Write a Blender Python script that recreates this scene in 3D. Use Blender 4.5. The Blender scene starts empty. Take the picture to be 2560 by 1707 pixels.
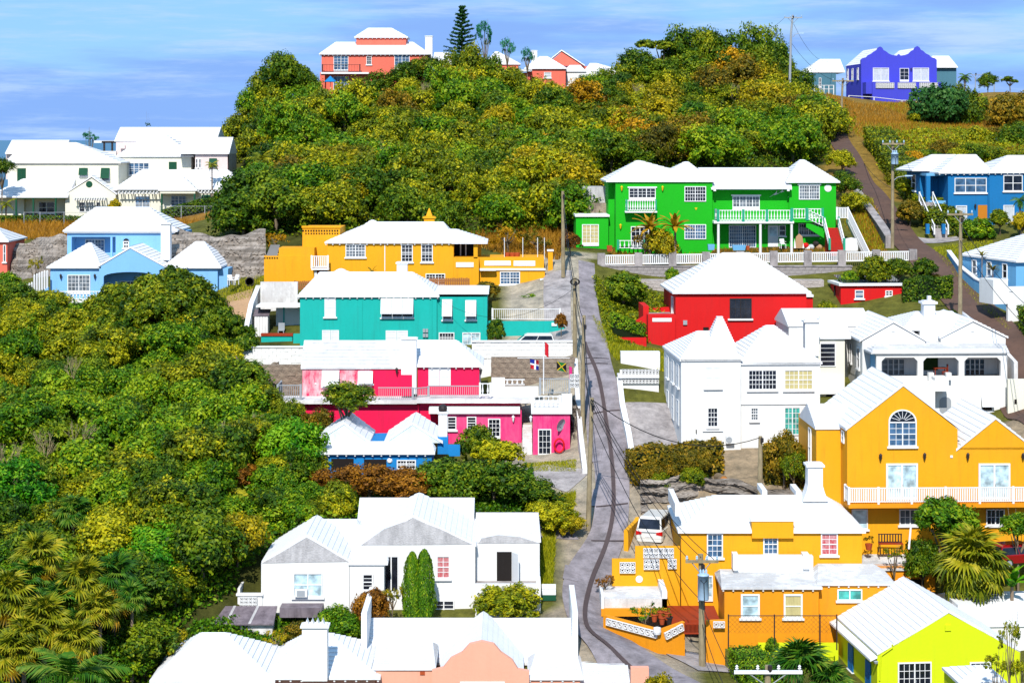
import bpy, math, random
import numpy as np
from mathutils import Vector, Matrix
R = math.radians
scene = bpy.context.scene
col = scene.collection
random.seed(7)
# ------------------------------------------------------------------ camera, sky, sun, exposure
F, CX, HY, H = 4978.0, 1280.0, 348.0, 40.0          # focal length and horizon in photograph pixels, camera height in metres
cd = bpy.data.cameras.new('camera'); cam = bpy.data.objects.new('camera', cd); col.objects.link(cam)
cam.location = (0, 0, H); cam.rotation_euler = (R(90), 0, 0)
cd.sensor_width = 36.0; cd.lens = F/2560*36; cd.shift_y = -(853.5-HY)/2560
cd.clip_start = 1; cd.clip_end = 90000
scene.camera = cam
SUN_EL, SUN_AZ = R(43), R(7)                          # the sun stands behind the camera, a little to its left
sd = bpy.data.lights.new('sun', 'SUN'); sd.energy = 4.6; sd.angle = R(.55); sd.color = (1, .955, .88)
so = bpy.data.objects.new('sun', sd); col.objects.link(so)
sdir = Vector((-math.sin(SUN_AZ)*math.cos(SUN_EL), -math.cos(SUN_AZ)*math.cos(SUN_EL), math.sin(SUN_EL)))
so.rotation_euler = sdir.to_track_quat('Z', 'Y').to_euler()
so.location = sdir*300
wd = bpy.data.worlds.new('World'); scene.world = wd; wd.use_nodes = True
def sky_nodes():
    nt = wd.node_tree; N = nt.nodes; L = nt.links; N.clear()
    out = N.new('ShaderNodeOutputWorld'); bg = N.new('ShaderNodeBackground'); bg.inputs[1].default_value = .085
    L.new(bg.outputs[0], out.inputs[0])
    sk = N.new('ShaderNodeTexSky'); sk.sky_type = 'NISHITA'; sk.sun_disc = False
    sk.sun_elevation = SUN_EL; sk.sun_rotation = R(180)+SUN_AZ
    sk.air_density = 1.0; sk.dust_density = .1; sk.ozone_density = 3.0; sk.altitude = 0
    def mix(c0, c1, fac=None, f=.5, blend='MIX'):
        m = N.new('ShaderNodeMix'); m.data_type = 'RGBA'; m.blend_type = blend; m.inputs[0].default_value = f
        if fac is not None: L.new(fac, m.inputs[0])
        for k, c in ((6, c0), (7, c1)):
            if isinstance(c, tuple): m.inputs[k].default_value = (*c, 1)
            else: L.new(c, m.inputs[k])
        return m.outputs[2]
    def math_(op, x, y, z=0):
        m = N.new('ShaderNodeMath'); m.operation = op
        for k, v in enumerate((x, y, z)):
            if isinstance(v, (int, float)): m.inputs[k].default_value = v
            else: L.new(v, m.inputs[k])
        return m.outputs[0]
    tc = N.new('ShaderNodeTexCoord'); sp = N.new('ShaderNodeSeparateXYZ'); L.new(tc.outputs['Generated'], sp.inputs[0])
    def layer(scale, loc, detail, rough, lo, hi, bias=None):
        mp = N.new('ShaderNodeMapping'); mp.inputs['Scale'].default_value = scale; mp.inputs['Location'].default_value = loc; L.new(tc.outputs['Generated'], mp.inputs[0])
        n = N.new('ShaderNodeTexNoise'); n.inputs['Scale'].default_value = 1; n.inputs['Detail'].default_value = detail; n.inputs['Roughness'].default_value = rough; L.new(mp.outputs[0], n.inputs['Vector'])
        v = n.outputs[0] if bias is None else math_('ADD', n.outputs[0], bias)
        mr = N.new('ShaderNodeMapRange'); mr.interpolation_type = 'SMOOTHSTEP'; mr.inputs[1].default_value = lo; mr.inputs[2].default_value = hi; L.new(v, mr.inputs[0])
        return mr.outputs[0]
    clear = mix(mix(sk.outputs[0], (.62, .82, 1.1), f=1, blend='MULTIPLY'), SKY_CLEAR, f=.8)
    # low bank of lavender cloud that thins with height, thin streaks of it above, pale wisps inside
    low = math_('MAXIMUM', math_('MULTIPLY_ADD', sp.outputs[2], -5.5, .235), -.10)
    bank = layer((4.5, 4.5, 34), (.35, .1, .28), 8, .55, .42, .62, low)
    c = mix(clear, SKY_BANK, bank)
    wisp = math_('MULTIPLY', layer((8, 8, 78), (1.7, 3.1, .4), 9, .66, .46, .72), .9)
    c = mix(c, SKY_WISP, wisp)
    L.new(c, bg.inputs[0])
SKY_CLEAR, SKY_BANK, SKY_WISP = (2.7, 5.6, 9.4), (2.35, 4.25, 8.7), (4.7, 6.5, 9.2)
sky_nodes()
vs = scene.view_settings; vs.view_transform = 'Standard'; vs.look = 'None'; vs.gamma = 1; vs.use_curve_mapping = False
vs.exposure = .42
scene.cycles.max_bounces = 5; scene.cycles.diffuse_bounces = 3; scene.cycles.glossy_bounces = 2; scene.cycles.transmission_bounces = 2
scene.cycles.use_denoising = True
# ------------------------------------------------------------------ materials
def lin(c): return tuple((x/255/12.92 if x/255 <= .04045 else ((x/255+.055)/1.055)**2.4) for x in c)
K = .70
MATS = {}
def paint(name, rgb, rough=.75, stain=.12, bump=.12, scale=1.0, spec=.25, k=K, dark=None, metal=0, lo=.3):
    if name in MATS: return MATS[name]
    m = bpy.data.materials.new(name); m.use_nodes = True; MATS[name] = m
    nt = m.node_tree; N = nt.nodes; L = nt.links; b = N['Principled BSDF']
    c = [max(.004, min(.86, x*k)) for x in lin(rgb)]
    dk = [x*.62 for x in c] if dark is None else [max(.003, x*k) for x in lin(dark)]
    tc = N.new('ShaderNodeTexCoord')
    mp = N.new('ShaderNodeMapping'); mp.inputs['Scale'].default_value = (1, 1, .45); L.new(tc.outputs['Object'], mp.inputs[0])
    n = N.new('ShaderNodeTexNoise'); n.inputs['Scale'].default_value = .9*scale; n.inputs['Detail'].default_value = 9; n.inputs['Roughness'].default_value = .68
    L.new(mp.outputs[0], n.inputs['Vector'])
    rp = N.new('ShaderNodeValToRGB'); rp.color_ramp.elements[0].position = lo; rp.color_ramp.elements[1].position = .62
    L.new(n.outputs[0], rp.inputs[0])
    mx = N.new('ShaderNodeMix'); mx.data_type = 'RGBA'
    inv = N.new('ShaderNodeMath'); inv.operation = 'MULTIPLY_ADD'; inv.inputs[1].default_value = -stain; inv.inputs[2].default_value = stain
    L.new(rp.outputs[0], inv.inputs[0]); L.new(inv.outputs[0], mx.inputs[0])
    mx.inputs[6].default_value = (*c, 1); mx.inputs[7].default_value = (*dk, 1)
    # rain streaks and faded patches on top
    mp3 = N.new('ShaderNodeMapping'); mp3.inputs['Scale'].default_value = (2.4*scale, 2.4*scale, .2*scale); L.new(tc.outputs['Object'], mp3.inputs[0])
    n3 = N.new('ShaderNodeTexNoise'); n3.inputs['Scale'].default_value = 1.3; n3.inputs['Detail'].default_value = 7; n3.inputs['Roughness'].default_value = .7; L.new(mp3.outputs[0], n3.inputs['Vector'])
    r3 = N.new('ShaderNodeMapRange'); r3.inputs[1].default_value = .52; r3.inputs[2].default_value = .8; r3.inputs[4].default_value = min(.7, stain*1.6); L.new(n3.outputs[0], r3.inputs[0])
    n4 = N.new('ShaderNodeTexNoise'); n4.inputs['Scale'].default_value = .35*scale; n4.inputs['Detail'].default_value = 5; L.new(tc.outputs['Object'], n4.inputs['Vector'])
    r4 = N.new('ShaderNodeMapRange'); r4.inputs[1].default_value = .45; r4.inputs[2].default_value = .75; r4.inputs[4].default_value = min(.35, stain*.9); L.new(n4.outputs[0], r4.inputs[0])
    m3 = N.new('ShaderNodeMix'); m3.data_type = 'RGBA'; L.new(r3.outputs[0], m3.inputs[0]); L.new(mx.outputs[2], m3.inputs[6]); m3.inputs[7].default_value = (*[x*.55+.012 for x in dk], 1) if dark is None else (*dk, 1)
    m4 = N.new('ShaderNodeMix'); m4.data_type = 'RGBA'; L.new(r4.outputs[0], m4.inputs[0]); L.new(m3.outputs[2], m4.inputs[6]); m4.inputs[7].default_value = (*[min(.86, x*.9+.022) for x in c], 1)
    L.new(m4.outputs[2], b.inputs['Base Color'])
    b.inputs['Roughness'].default_value = rough; b.inputs['Specular IOR Level'].default_value = spec; b.inputs['Metallic'].default_value = metal
    if bump:
        n2 = N.new('ShaderNodeTexNoise'); n2.inputs['Scale'].default_value = 5*scale; n2.inputs['Detail'].default_value = 6
        L.new(tc.outputs['Object'], n2.inputs['Vector'])
        bp = N.new('ShaderNodeBump'); bp.inputs['Strength'].default_value = bump; bp.inputs['Distance'].default_value = .08
        L.new(n2.outputs[0], bp.inputs['Height']); L.new(bp.outputs[0], b.inputs['Normal'])
    return m
def glass(name, rgb=(22, 26, 38), rough=.12):
    if name in MATS: return MATS[name]
    m = bpy.data.materials.new(name); m.use_nodes = True; MATS[name] = m
    N = m.node_tree.nodes; L = m.node_tree.links; b = N['Principled BSDF']
    tc = N.new('ShaderNodeTexCoord'); n = N.new('ShaderNodeTexNoise'); n.inputs['Scale'].default_value = 1.7; n.inputs['Detail'].default_value = 3
    L.new(tc.outputs['Object'], n.inputs['Vector'])
    rp = N.new('ShaderNodeValToRGB'); c = lin(rgb)
    rp.color_ramp.elements[0].position = .35; rp.color_ramp.elements[1].position = .7
    rp.color_ramp.elements[0].color = (*[x*.5 for x in c], 1); rp.color_ramp.elements[1].color = (*[min(1, x*1.5+.004) for x in c], 1)
    L.new(n.outputs[0], rp.inputs[0]); L.new(rp.outputs[0], b.inputs['Base Color'])
    b.inputs['Roughness'].default_value = rough; b.inputs['Specular IOR Level'].default_value = .5
    return m
WHITE = paint('white_paint', (250, 250, 250), stain=.10, bump=.05)
WHITEW = paint('white_masonry', (250, 249, 246), stain=.16, bump=.12)
ROOF = paint('limewashed_roof', (250, 250, 252), stain=.22, bump=.10, scale=1.3, rough=.85)
ROOFOLD = paint('weathered_limewash', (244, 244, 244), stain=.5, dark=(170, 170, 172), bump=.12, scale=.7, rough=.9, lo=.47)
CREAM = paint('cream_paint', (250, 246, 226), stain=.10)
YEL = paint('yellow_paint', (252, 176, 6), stain=.22)
YEL2 = paint('orange_yellow_paint', (250, 160, 8), stain=.22)
TEAL = paint('teal_paint', (0, 190, 178), stain=.25)
PINK = paint('hot_pink_paint', (250, 0, 84), stain=.22)
PINK2 = paint('faded_pink_paint', (250, 30, 120), stain=.55, dark=(238, 130, 170))
PINKP = paint('peeling_pink_paint', (246, 10, 90), stain=1.0, dark=(248, 226, 228), scale=1.5, lo=.36)
RED = paint('red_paint', (226, 18, 20), stain=.2)
GREEN = paint('green_paint', (0, 186, 4), stain=.12)
DGREEN = paint('dark_green_shutter', (0, 84, 58), stain=.1, bump=0)
LBLUE = paint('light_blue_paint', (140, 200, 252), stain=.12)
BLUE = paint('blue_paint', (0, 138, 212), stain=.16)
BLUER = paint('steel_blue_paint', (16, 122, 186), stain=.2)
PALEB = paint('pale_blue_paint', (120, 190, 236), stain=.2)
PURPLE = paint('violet_blue_paint', (72, 76, 214), stain=.14)
SLATE = paint('slate_teal_paint', (80, 130, 150), stain=.15)
CORAL = paint('coral_paint', (255, 122, 100), stain=.2)
SALMON = paint('salmon_paint', (255, 182, 154), stain=.1)
LIME = paint('lime_paint', (226, 240, 0), stain=.1)
PALEP = paint('pale_pink_paint', (246, 224, 220), stain=.1)
RUST = paint('terracotta_paint', (170, 58, 20), stain=.4)
GREYST = paint('grey_render', (208, 205, 206), stain=.8, dark=(150, 148, 150), bump=.5, scale=2.2)
STONE = paint('limestone', (190, 180, 176), stain=1.0, dark=(96, 90, 92), bump=.9, scale=1.6, rough=.95)
ROCK = paint('bedded_limestone', (188, 176, 164), stain=1.0, dark=(112, 100, 90), bump=.8, scale=1.2, rough=.95)
def bed(m):
    N = m.node_tree.nodes; L = m.node_tree.links; b = N['Principled BSDF']; src = b.inputs['Base Color'].links[0].from_socket
    tc = N.new('ShaderNodeTexCoord'); mp = N.new('ShaderNodeMapping'); mp.inputs['Scale'].default_value = (.12, .12, 2.6); L.new(tc.outputs['Object'], mp.inputs[0])
    n = N.new('ShaderNodeTexNoise'); n.inputs['Scale'].default_value = 1.6; n.inputs['Detail'].default_value = 8; n.inputs['Roughness'].default_value = .7; n.inputs['Distortion'].default_value = .6; L.new(mp.outputs[0], n.inputs['Vector'])
    r = N.new('ShaderNodeMapRange'); r.inputs[1].default_value = .42; r.inputs[2].default_value = .56; r.inputs[3].default_value = .75; r.inputs[4].default_value = 0; L.new(n.outputs[0], r.inputs[0])
    x = N.new('ShaderNodeMix'); x.data_type = 'RGBA'; L.new(r.outputs[0], x.inputs[0]); L.new(src, x.inputs[6]); x.inputs[7].default_value = (.09, .075, .06, 1); L.new(x.outputs[2], b.inputs['Base Color'])
bed(ROCK)
STONE2 = paint('brown_limestone', (176, 158, 138), stain=1.0, dark=(90, 80, 74), bump=.9, scale=1.6, rough=.95)
STONEW = paint('whitewashed_stone', (250, 248, 246), stain=.5, dark=(176, 168, 164), bump=.3, scale=1.2, rough=.9, lo=.44)
RUBBLE = paint('pale_rubble', (206, 196, 190), stain=.8, dark=(140, 132, 130), bump=.6, scale=1.4, rough=.95)
CONC = paint('weathered_concrete', (186, 178, 176), stain=1.0, dark=(118, 112, 112), bump=.4, scale=1.1, rough=.95)
ASPH = paint('grey_road', (164, 155, 160), stain=1.0, dark=(104, 98, 100), bump=.5, scale=.9, rough=.95)
ASPH2 = paint('brown_road', (108, 82, 70), stain=.7, dark=(78, 62, 56), bump=.3, scale=.7, rough=.95)
TAR = paint('tar_strip', (88, 74, 74), stain=.4, rough=.9, bump=.1)
WOOD = paint('weathered_pole_wood', (172, 156, 122), stain=.8, dark=(110, 96, 76), scale=3, rough=.9)
WOODB = paint('brown_fence_wood', (170, 108, 60), stain=.5, scale=3)
METAL = paint('grey_metal', (170, 176, 182), rough=.45, stain=.2, spec=.5)
METALB = paint('pale_blue_metal', (176, 206, 232), rough=.45, stain=.15, spec=.5)
BLACK = paint('black_rubber', (22, 22, 24), rough=.6, stain=.1, bump=0)
SHADE = paint('opening_shade', (34, 28, 26), rough=.95, stain=.2, bump=0)  # flat dark colour painted in place of the shade inside openings
TERRA = paint('terracotta_pot', (190, 84, 40), stain=.3)
SHEET = paint('grey_sheet_roofing', (138, 126, 134), stain=.9, dark=(80, 70, 78), scale=2, rough=.6)
PIPE = paint('white_pipe', (240, 240, 240), stain=.05, bump=0)
GLASS = glass('window_glass')
GLASSB = glass('blue_window_glass', (60, 90, 120))
GLASSL = glass('pale_window_glass', (170, 196, 206), .2)
GLASST = glass('teal_window_glass', (60, 150, 140), .2)
CURT = paint('white_curtain', (214, 220, 226), stain=.5, dark=(150, 160, 172), scale=4, bump=0)
CURTY = paint('yellow_curtain', (214, 200, 140), stain=.6, scale=4, bump=0)
CURTR = paint('red_curtain', (196, 60, 70), stain=.8, dark=(220, 200, 200), scale=5, bump=0)
BARK = paint('bark', (146, 128, 104), stain=.8, scale=3, rough=.95)
PBARK = paint('palm_bark', (150, 130, 110), stain=.8, scale=4, rough=.95)
SHUT = paint('white_shutter', (244, 246, 248), stain=.14, bump=.02)
BSHUT = paint('blue_shutter', (0, 120, 190), stain=.15, bump=0)
CARW = paint('white_car_paint', (236, 236, 232), rough=.22, stain=.04, bump=0, spec=.6)
CARR = paint('red_car_paint', (150, 10, 20), rough=.2, stain=.05, bump=0, spec=.6)
LAMPR = paint('red_tail_lamp', (210, 10, 20), rough=.2, stain=0, bump=0, spec=.6)
DARKM = paint('dark_metal', (52, 46, 46), rough=.5, stain=.2)
SOLAR = glass('solar_panel', (20, 30, 44))
EARTH = paint('bare_earth', (176, 110, 62), stain=.9, dark=(120, 92, 72), scale=1.4, rough=1)
LOGEND = paint('cut_log', (214, 140, 66), stain=.5)
YBRN = paint('sand_brown', (200, 160, 120), stain=.5)
# ------------------------------------------------------------------ geometry helpers
class MB:
    def __init__(s, T=None): s.v = []; s.f = []; s.T = T
    def pt(s, p): s.v.append(tuple(p) if s.T is None else tuple(s.T(*p))); return len(s.v)-1
    def face(s, pts): s.f.append([s.pt(p) for p in pts]); return s
    def box(s, a0, a1, b0, b1, c0, c1):
        i = len(s.v)
        for c in (c0, c1):
            for p in ((a0, b0), (a1, b0), (a1, b1), (a0, b1)): s.pt((p[0], p[1], c))
        for q in ((3, 2, 1, 0), (4, 5, 6, 7), (0, 1, 5, 4), (1, 2, 6, 5), (2, 3, 7, 6), (3, 0, 4, 7)): s.f.append([i+k for k in q])
        return s
    def prism(s, outline, d0, d1):              # outline in (u, z), extruded along depth
        n = len(outline); i = len(s.v)
        for d in (d0, d1):
            for (u, z) in outline: s.pt((u, d, z))
        s.f.append([i+k for k in range(n)]); s.f.append([i+n+k for k in reversed(range(n))])
        for k in range(n): s.f.append([i+k, i+n+k, i+n+(k+1) % n, i+(k+1) % n])
        return s
    def loft(s, rings, close=True, caps=True):
        n = len(rings[0]); i = len(s.v)
        for r in rings:
            for p in r: s.pt(p)
        for a in range(len(rings)-1):
            for k in range(n if close else n-1):
                s.f.append([i+a*n+k, i+a*n+(k+1) % n, i+(a+1)*n+(k+1) % n, i+(a+1)*n+k])
        if caps:
            s.f.append([i+k for k in reversed(range(n))]); s.f.append([i+(len(rings)-1)*n+k for k in range(n)])
        return s
    def tube(s, pts, r, n=6):
        rings = []
        for k, p in enumerate(pts):
            p = Vector(p); a = Vector(pts[max(0, k-1)]); b = Vector(pts[min(len(pts)-1, k+1)])
            t = (b-a).normalized(); x = t.cross(Vector((0, 0, 1)))
            if x.length < .01: x = Vector((1, 0, 0))
            x.normalize(); y = t.cross(x); rr = r[k] if isinstance(r, (list, tuple)) else r
            rings.append([tuple(p+x*math.cos(q)*rr+y*math.sin(q)*rr) for q in [2*math.pi*j/n for j in range(n)]])
        return s.loft(rings)
    def lathe(s, prof, c=(0, 0, 0), n=10):      # prof: (radius, z)
        return s.loft([[(c[0]+r*math.cos(2*math.pi*j/n), c[1]+r*math.sin(2*math.pi*j/n), c[2]+z) for j in range(n)] for r, z in prof])
    def mesh(s, name, mat, smooth=False):
        me = bpy.data.meshes.new(name); me.from_pydata(s.v, [], s.f); me.update()
        if mat: me.materials.append(mat)
        if smooth: me.polygons.foreach_set('use_smooth', [True]*len(me.polygons))
        return me
    def build(s, name, mat, parent=None, smooth=False, loc=None, **kw):
        return link(name, s.mesh(name, mat, smooth), parent, loc, **kw)
def link(name, me, parent=None, loc=None, **kw):
    o = bpy.data.objects.new(name, me); col.objects.link(o)
    if parent: o.parent = parent
    if loc is not None: o.location = loc
    for k, v in kw.items(): o[k] = v
    return o
def thing(name, label, cat, loc, rz=0, group=None):
    o = bpy.data.objects.new(name, None); col.objects.link(o); o.empty_display_size = .5
    o.location = loc; o.rotation_euler = (0, 0, rz); o['label'] = label; o['category'] = cat
    if group: o['group'] = group
    return o
def tag(o, label, cat, group=None):
    o['label'] = label; o['category'] = cat
    if group: o['group'] = group
    return o
def copy_tree(o, parent=None):
    c = o.copy(); col.objects.link(c)
    if parent is not None: c.parent = parent
    for ch in list(o.children): copy_tree(ch, c)
    return c
def W(px, py, Y): return Vector(((px-CX)/F*Y, Y, H-(py-HY)/F*Y))
# ------------------------------------------------------------------ terrain (thin plate spline through surveyed ground points)
GP = [(1640,1720,112),(1500,1600,118),(1425,1500,125),(1405,1420,130),(1440,1330,136),(1490,1200,142),(1505,1100,147),(1485,1000,153),(1465,900,160),(1445,800,168),(1430,720,176),(1412,650,184),
 (2120,390,228),(2170,470,211),(2240,560,197),(2320,640,186),(2420,760,173),(2520,890,161),(2600,1000,151),(2090,310,250),(2050,258,270),
 (420,1790,113),(900,1790,113),(1300,1770,112),(2300,1760,114),(2560,1740,116),(700,1545,124),(1000,1550,124),(1300,1548,124),(1750,1540,128),(1950,1600,126),(2150,1500,131),(1600,1600,124),
 (2200,1390,134),(2450,1400,134),(1720,1132,146),(1950,1125,146),(1640,1100,148),(1700,1230,139),(1900,1240,139),(2300,1070,154),(2560,1060,153),(1850,880,169),(1600,880,166),(2000,880,168),(2140,770,177),
 (1550,640,190),(1800,632,191),(2050,632,190),(1560,770,178),(1900,790,176),(800,1100,150),(1150,1120,148),(1380,1146,147),(930,1200,142),(1250,1180,143),(700,880,168),(900,882,168),(1300,868,168),
 (1340,1152,148.0),(1420,1152,148.0),(1250,1118,149.8),(1150,1124,149.8),(1340,1160,147),(1230,868,169.4),(1320,866,169.4),(1400,862,169.4),(1230,778,172.5),(1320,778,172.5),(1400,782,172.5),(1500,1780,113),(1560,1760,112.5),(1430,1760,114),(1540,1730,115),(700,715,181),(950,715,181),(1300,742,180),(150,780,184),(350,790,183),(590,720,184),(30,540,249),(300,540,249),(600,535,249),(30,570,236),(150,570,236),(480,552,236),(620,552,228),(0,760,186),
 (900,240,284),(1380,225,290),(1550,205,290),(2250,268,300),(2060,235,292),(2450,232,300),(2600,235,300),(2420,560,199),(2600,560,199),(2300,600,194),(2500,760,174),(2250,470,215),(2350,400,228),(2500,390,228),(2300,310,262),(2500,310,262),
 (0,950,164),(250,1000,158),(500,1010,156),(50,1250,137),(400,1230,138),(80,1500,122),(380,1500,122),(50,1790,109),(620,1160,143),(560,1380,128),
 (650,580,200),(1000,580,199),(1300,590,197),(700,480,225),(1000,470,225),(1300,460,225),(1600,440,216),(1900,440,216),(660,380,252),(1000,360,252),(1300,350,252),(1700,350,248),(1950,350,245),
 (700,262,280),(1150,235,284),(1300,260,278),(1700,225,284),(1880,225,280),(570,500,246),(590,440,268),(640,330,290)]
gp = [tuple(W(*p)) for p in GP]
gp += [(-60,112,5),(-100,130,9),(-100,170,20),(-110,250,29),(-100,330,24),(-45,330,30),(0,340,44),(55,345,43),(100,330,43),(110,260,37),(110,180,25),(100,130,11),(70,105,7),(0,85,3.5),(-60,80,1.5),(60,80,2.5),
       (-100,420,-3),(0,430,4),(100,420,4),(-100,500,-6),(0,500,-6),(100,500,-6),(-140,200,14),(140,250,30),(0,50,1),(-100,50,-1),(100,50,1),(0,20,-4),(-100,20,-4),(100,20,-4)]
gp = np.array(gp)
def _U(r2): return np.where(r2 > 1e-9, r2*np.log(np.maximum(r2, 1e-9)), 0)
_n = len(gp); _d2 = ((gp[:, None, :2]-gp[None, :, :2])**2).sum(-1)/1e4
_K = np.zeros((_n+3, _n+3)); _K[:_n, :_n] = _U(_d2)+np.eye(_n)*2e-3
_P = np.c_[np.ones(_n), gp[:, :2]/100]; _K[:_n, _n:] = _P; _K[_n:, :_n] = _P.T
_w = np.linalg.solve(_K, np.r_[gp[:, 2], 0, 0, 0])
def ground_np(X, Y):
    X = np.asarray(X, float); Y = np.asarray(Y, float); sh = X.shape; q = np.c_[X.ravel(), Y.ravel()]
    out = np.zeros(len(q))
    for i in range(0, len(q), 8000):
        b = q[i:i+8000]; d2 = ((b[:, None]-gp[None, :, :2])**2).sum(-1)/1e4
        out[i:i+8000] = _U(d2)@_w[:_n]+np.c_[np.ones(len(b)), b/100]@_w[_n:]
    return out.reshape(sh)
def hit(px, py, y0=90, y1=320):
    Y = np.arange(y0, y1, .5); X = (px-CX)/F*Y; z = H-(py-HY)/F*Y; g = ground_np(X, Y); k = int(np.argmax(g >= z))
    return Vector((X[k], Y[k], g[k]))
def ground(x, y): return float(ground_np(np.array([x]), np.array([y]))[0])
xs = np.arange(-160, 161, 1.25); ys = np.r_[np.arange(10, 320, 1.25), np.arange(320, 520, 5)]
GX, GY = np.meshgrid(xs, ys); GZ = ground_np(GX, GY)
def ground_mesh():
    ny, nx = GX.shape
    v = np.stack([GX, GY, GZ], -1).reshape(-1, 3)
    i = np.arange(ny*nx).reshape(ny, nx)
    f = np.stack([i[:-1, :-1], i[:-1, 1:], i[1:, 1:], i[1:, :-1]], -1).reshape(-1, 4)
    me = bpy.data.meshes.new('ground'); me.from_pydata(v.tolist(), [], f.tolist()); me.update()
    me.polygons.foreach_set('use_smooth', [True]*len(me.polygons))
    # soil and cover colour by place: dry straw on the right-hand hill, turf elsewhere, wood floor under the trees
    px = GX/GY*F+CX; py = HY-(GZ-H)/GY*F
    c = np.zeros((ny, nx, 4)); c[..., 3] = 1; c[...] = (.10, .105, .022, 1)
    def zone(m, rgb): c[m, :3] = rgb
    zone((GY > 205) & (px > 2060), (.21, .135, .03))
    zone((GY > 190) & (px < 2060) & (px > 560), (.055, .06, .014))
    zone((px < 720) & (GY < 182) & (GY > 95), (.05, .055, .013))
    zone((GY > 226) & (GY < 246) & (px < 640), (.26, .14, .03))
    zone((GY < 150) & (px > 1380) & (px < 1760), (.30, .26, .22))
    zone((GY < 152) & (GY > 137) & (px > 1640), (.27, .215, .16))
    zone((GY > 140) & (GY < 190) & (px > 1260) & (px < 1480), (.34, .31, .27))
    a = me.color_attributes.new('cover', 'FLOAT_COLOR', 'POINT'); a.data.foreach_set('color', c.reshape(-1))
    m = bpy.data.materials.new('ground_cover'); m.use_nodes = True; N = m.node_tree.nodes; L = m.node_tree.links; b = N['Principled BSDF']
    at = N.new('ShaderNodeAttribute'); at.attribute_name = 'cover'
    tc = N.new('ShaderNodeTexCoord'); n = N.new('ShaderNodeTexNoise'); n.inputs['Scale'].default_value = .9; n.inputs['Detail'].default_value = 12; n.inputs['Roughness'].default_value = .75
    L.new(tc.outputs['Object'], n.inputs['Vector'])
    rp = N.new('ShaderNodeValToRGB'); rp.color_ramp.elements[0].position = .3; rp.color_ramp.elements[1].position = .72
    rp.color_ramp.elements[0].color = (.4, .42, .4, 1); rp.color_ramp.elements[1].color = (1.5, 1.4, 1.2, 1)
    L.new(n.outputs[0], rp.inputs[0])
    mx = N.new('ShaderNodeMix'); mx.data_type = 'RGBA'; mx.blend_type = 'MULTIPLY'; mx.inputs[0].default_value = 1
    L.new(at.outputs['Color'], mx.inputs[6]); L.new(rp.outputs[0], mx.inputs[7]); L.new(mx.outputs[2], b.inputs['Base Color'])
    b.inputs['Roughness'].default_value = 1; b.inputs['Specular IOR Level'].default_value = .1
    bp = N.new('ShaderNodeBump'); bp.inputs['Strength'].default_value = .8; bp.inputs['Distance'].default_value = .3
    L.new(n.outputs[0], bp.inputs['Height']); L.new(bp.outputs[0], b.inputs['Normal'])
    me.materials.append(m)
    link('ground', me, kind='structure')
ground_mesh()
def sea_mesh():
    m = bpy.data.materials.new('sea_water'); m.use_nodes = True; b = m.node_tree.nodes['Principled BSDF']
    b.inputs['Base Color'].default_value = (.012, .09, .16, 1); b.inputs['Roughness'].default_value = .35
    n = m.node_tree.nodes.new('ShaderNodeTexNoise'); n.inputs['Scale'].default_value = .15; n.inputs['Detail'].default_value = 6
    bp = m.node_tree.nodes.new('ShaderNodeBump'); bp.inputs['Strength'].default_value = .25
    tc = m.node_tree.nodes.new('ShaderNodeTexCoord'); m.node_tree.links.new(tc.outputs['Object'], n.inputs['Vector'])
    m.node_tree.links.new(n.outputs[0], bp.inputs['Height']); m.node_tree.links.new(bp.outputs[0], b.inputs['Normal'])
    MB().face([(-60000, -60000, -.5), (60000, -60000, -.5), (60000, 60000, -.5), (-60000, 60000, -.5)]).build('sea', m, kind='structure')
sea_mesh()
def strip(name, path, width, mat, lift=.08, kind='structure', parent=None):
    # path: list of (px, py, Y) or (X, Y) points on the ground; a sheet that follows the ground
    P = []
    for p in path:
        if len(p) == 3: w = W(*p); P.append((w.x, w.y))
        else: P.append(p)
    P = np.array(P, float); seg = np.r_[0, np.cumsum(np.hypot(*np.diff(P, axis=0).T))]
    t = np.arange(0, seg[-1]+.4, .8); t[-1] = seg[-1]
    # smooth centre line
    X = np.interp(t, seg, P[:, 0]); Y = np.interp(t, seg, P[:, 1])
    for _ in range(6):
        X[1:-1] = (X[:-2]+2*X[1:-1]+X[2:])/4; Y[1:-1] = (Y[:-2]+2*Y[1:-1]+Y[2:])/4
    dx = np.gradient(X); dy = np.gradient(Y); l = np.hypot(dx, dy); nx, ny = -dy/l, dx/l
    wd_ = np.interp(t, seg, width) if hasattr(width, '__len__') else np.full(len(t), width)
    m = 7; mb = MB(); rows = []
    for j in range(m):
        q = (j/(m-1)-.5)*wd_; gx = X+nx*q; gy = Y+ny*q
        rows.append(np.stack([gx, gy, ground_np(gx, gy)+lift], -1))
    A = np.stack(rows, 1); n = len(t)
    mb.v = A.reshape(-1, 3).tolist()
    mb.f = [[i*m+j, i*m+j+1, (i+1)*m+j+1, (i+1)*m+j] for i in range(n-1) for j in range(m-1)]
    o = mb.build(name, mat, parent, True)
    if kind: o['kind'] = kind
    return o
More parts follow.
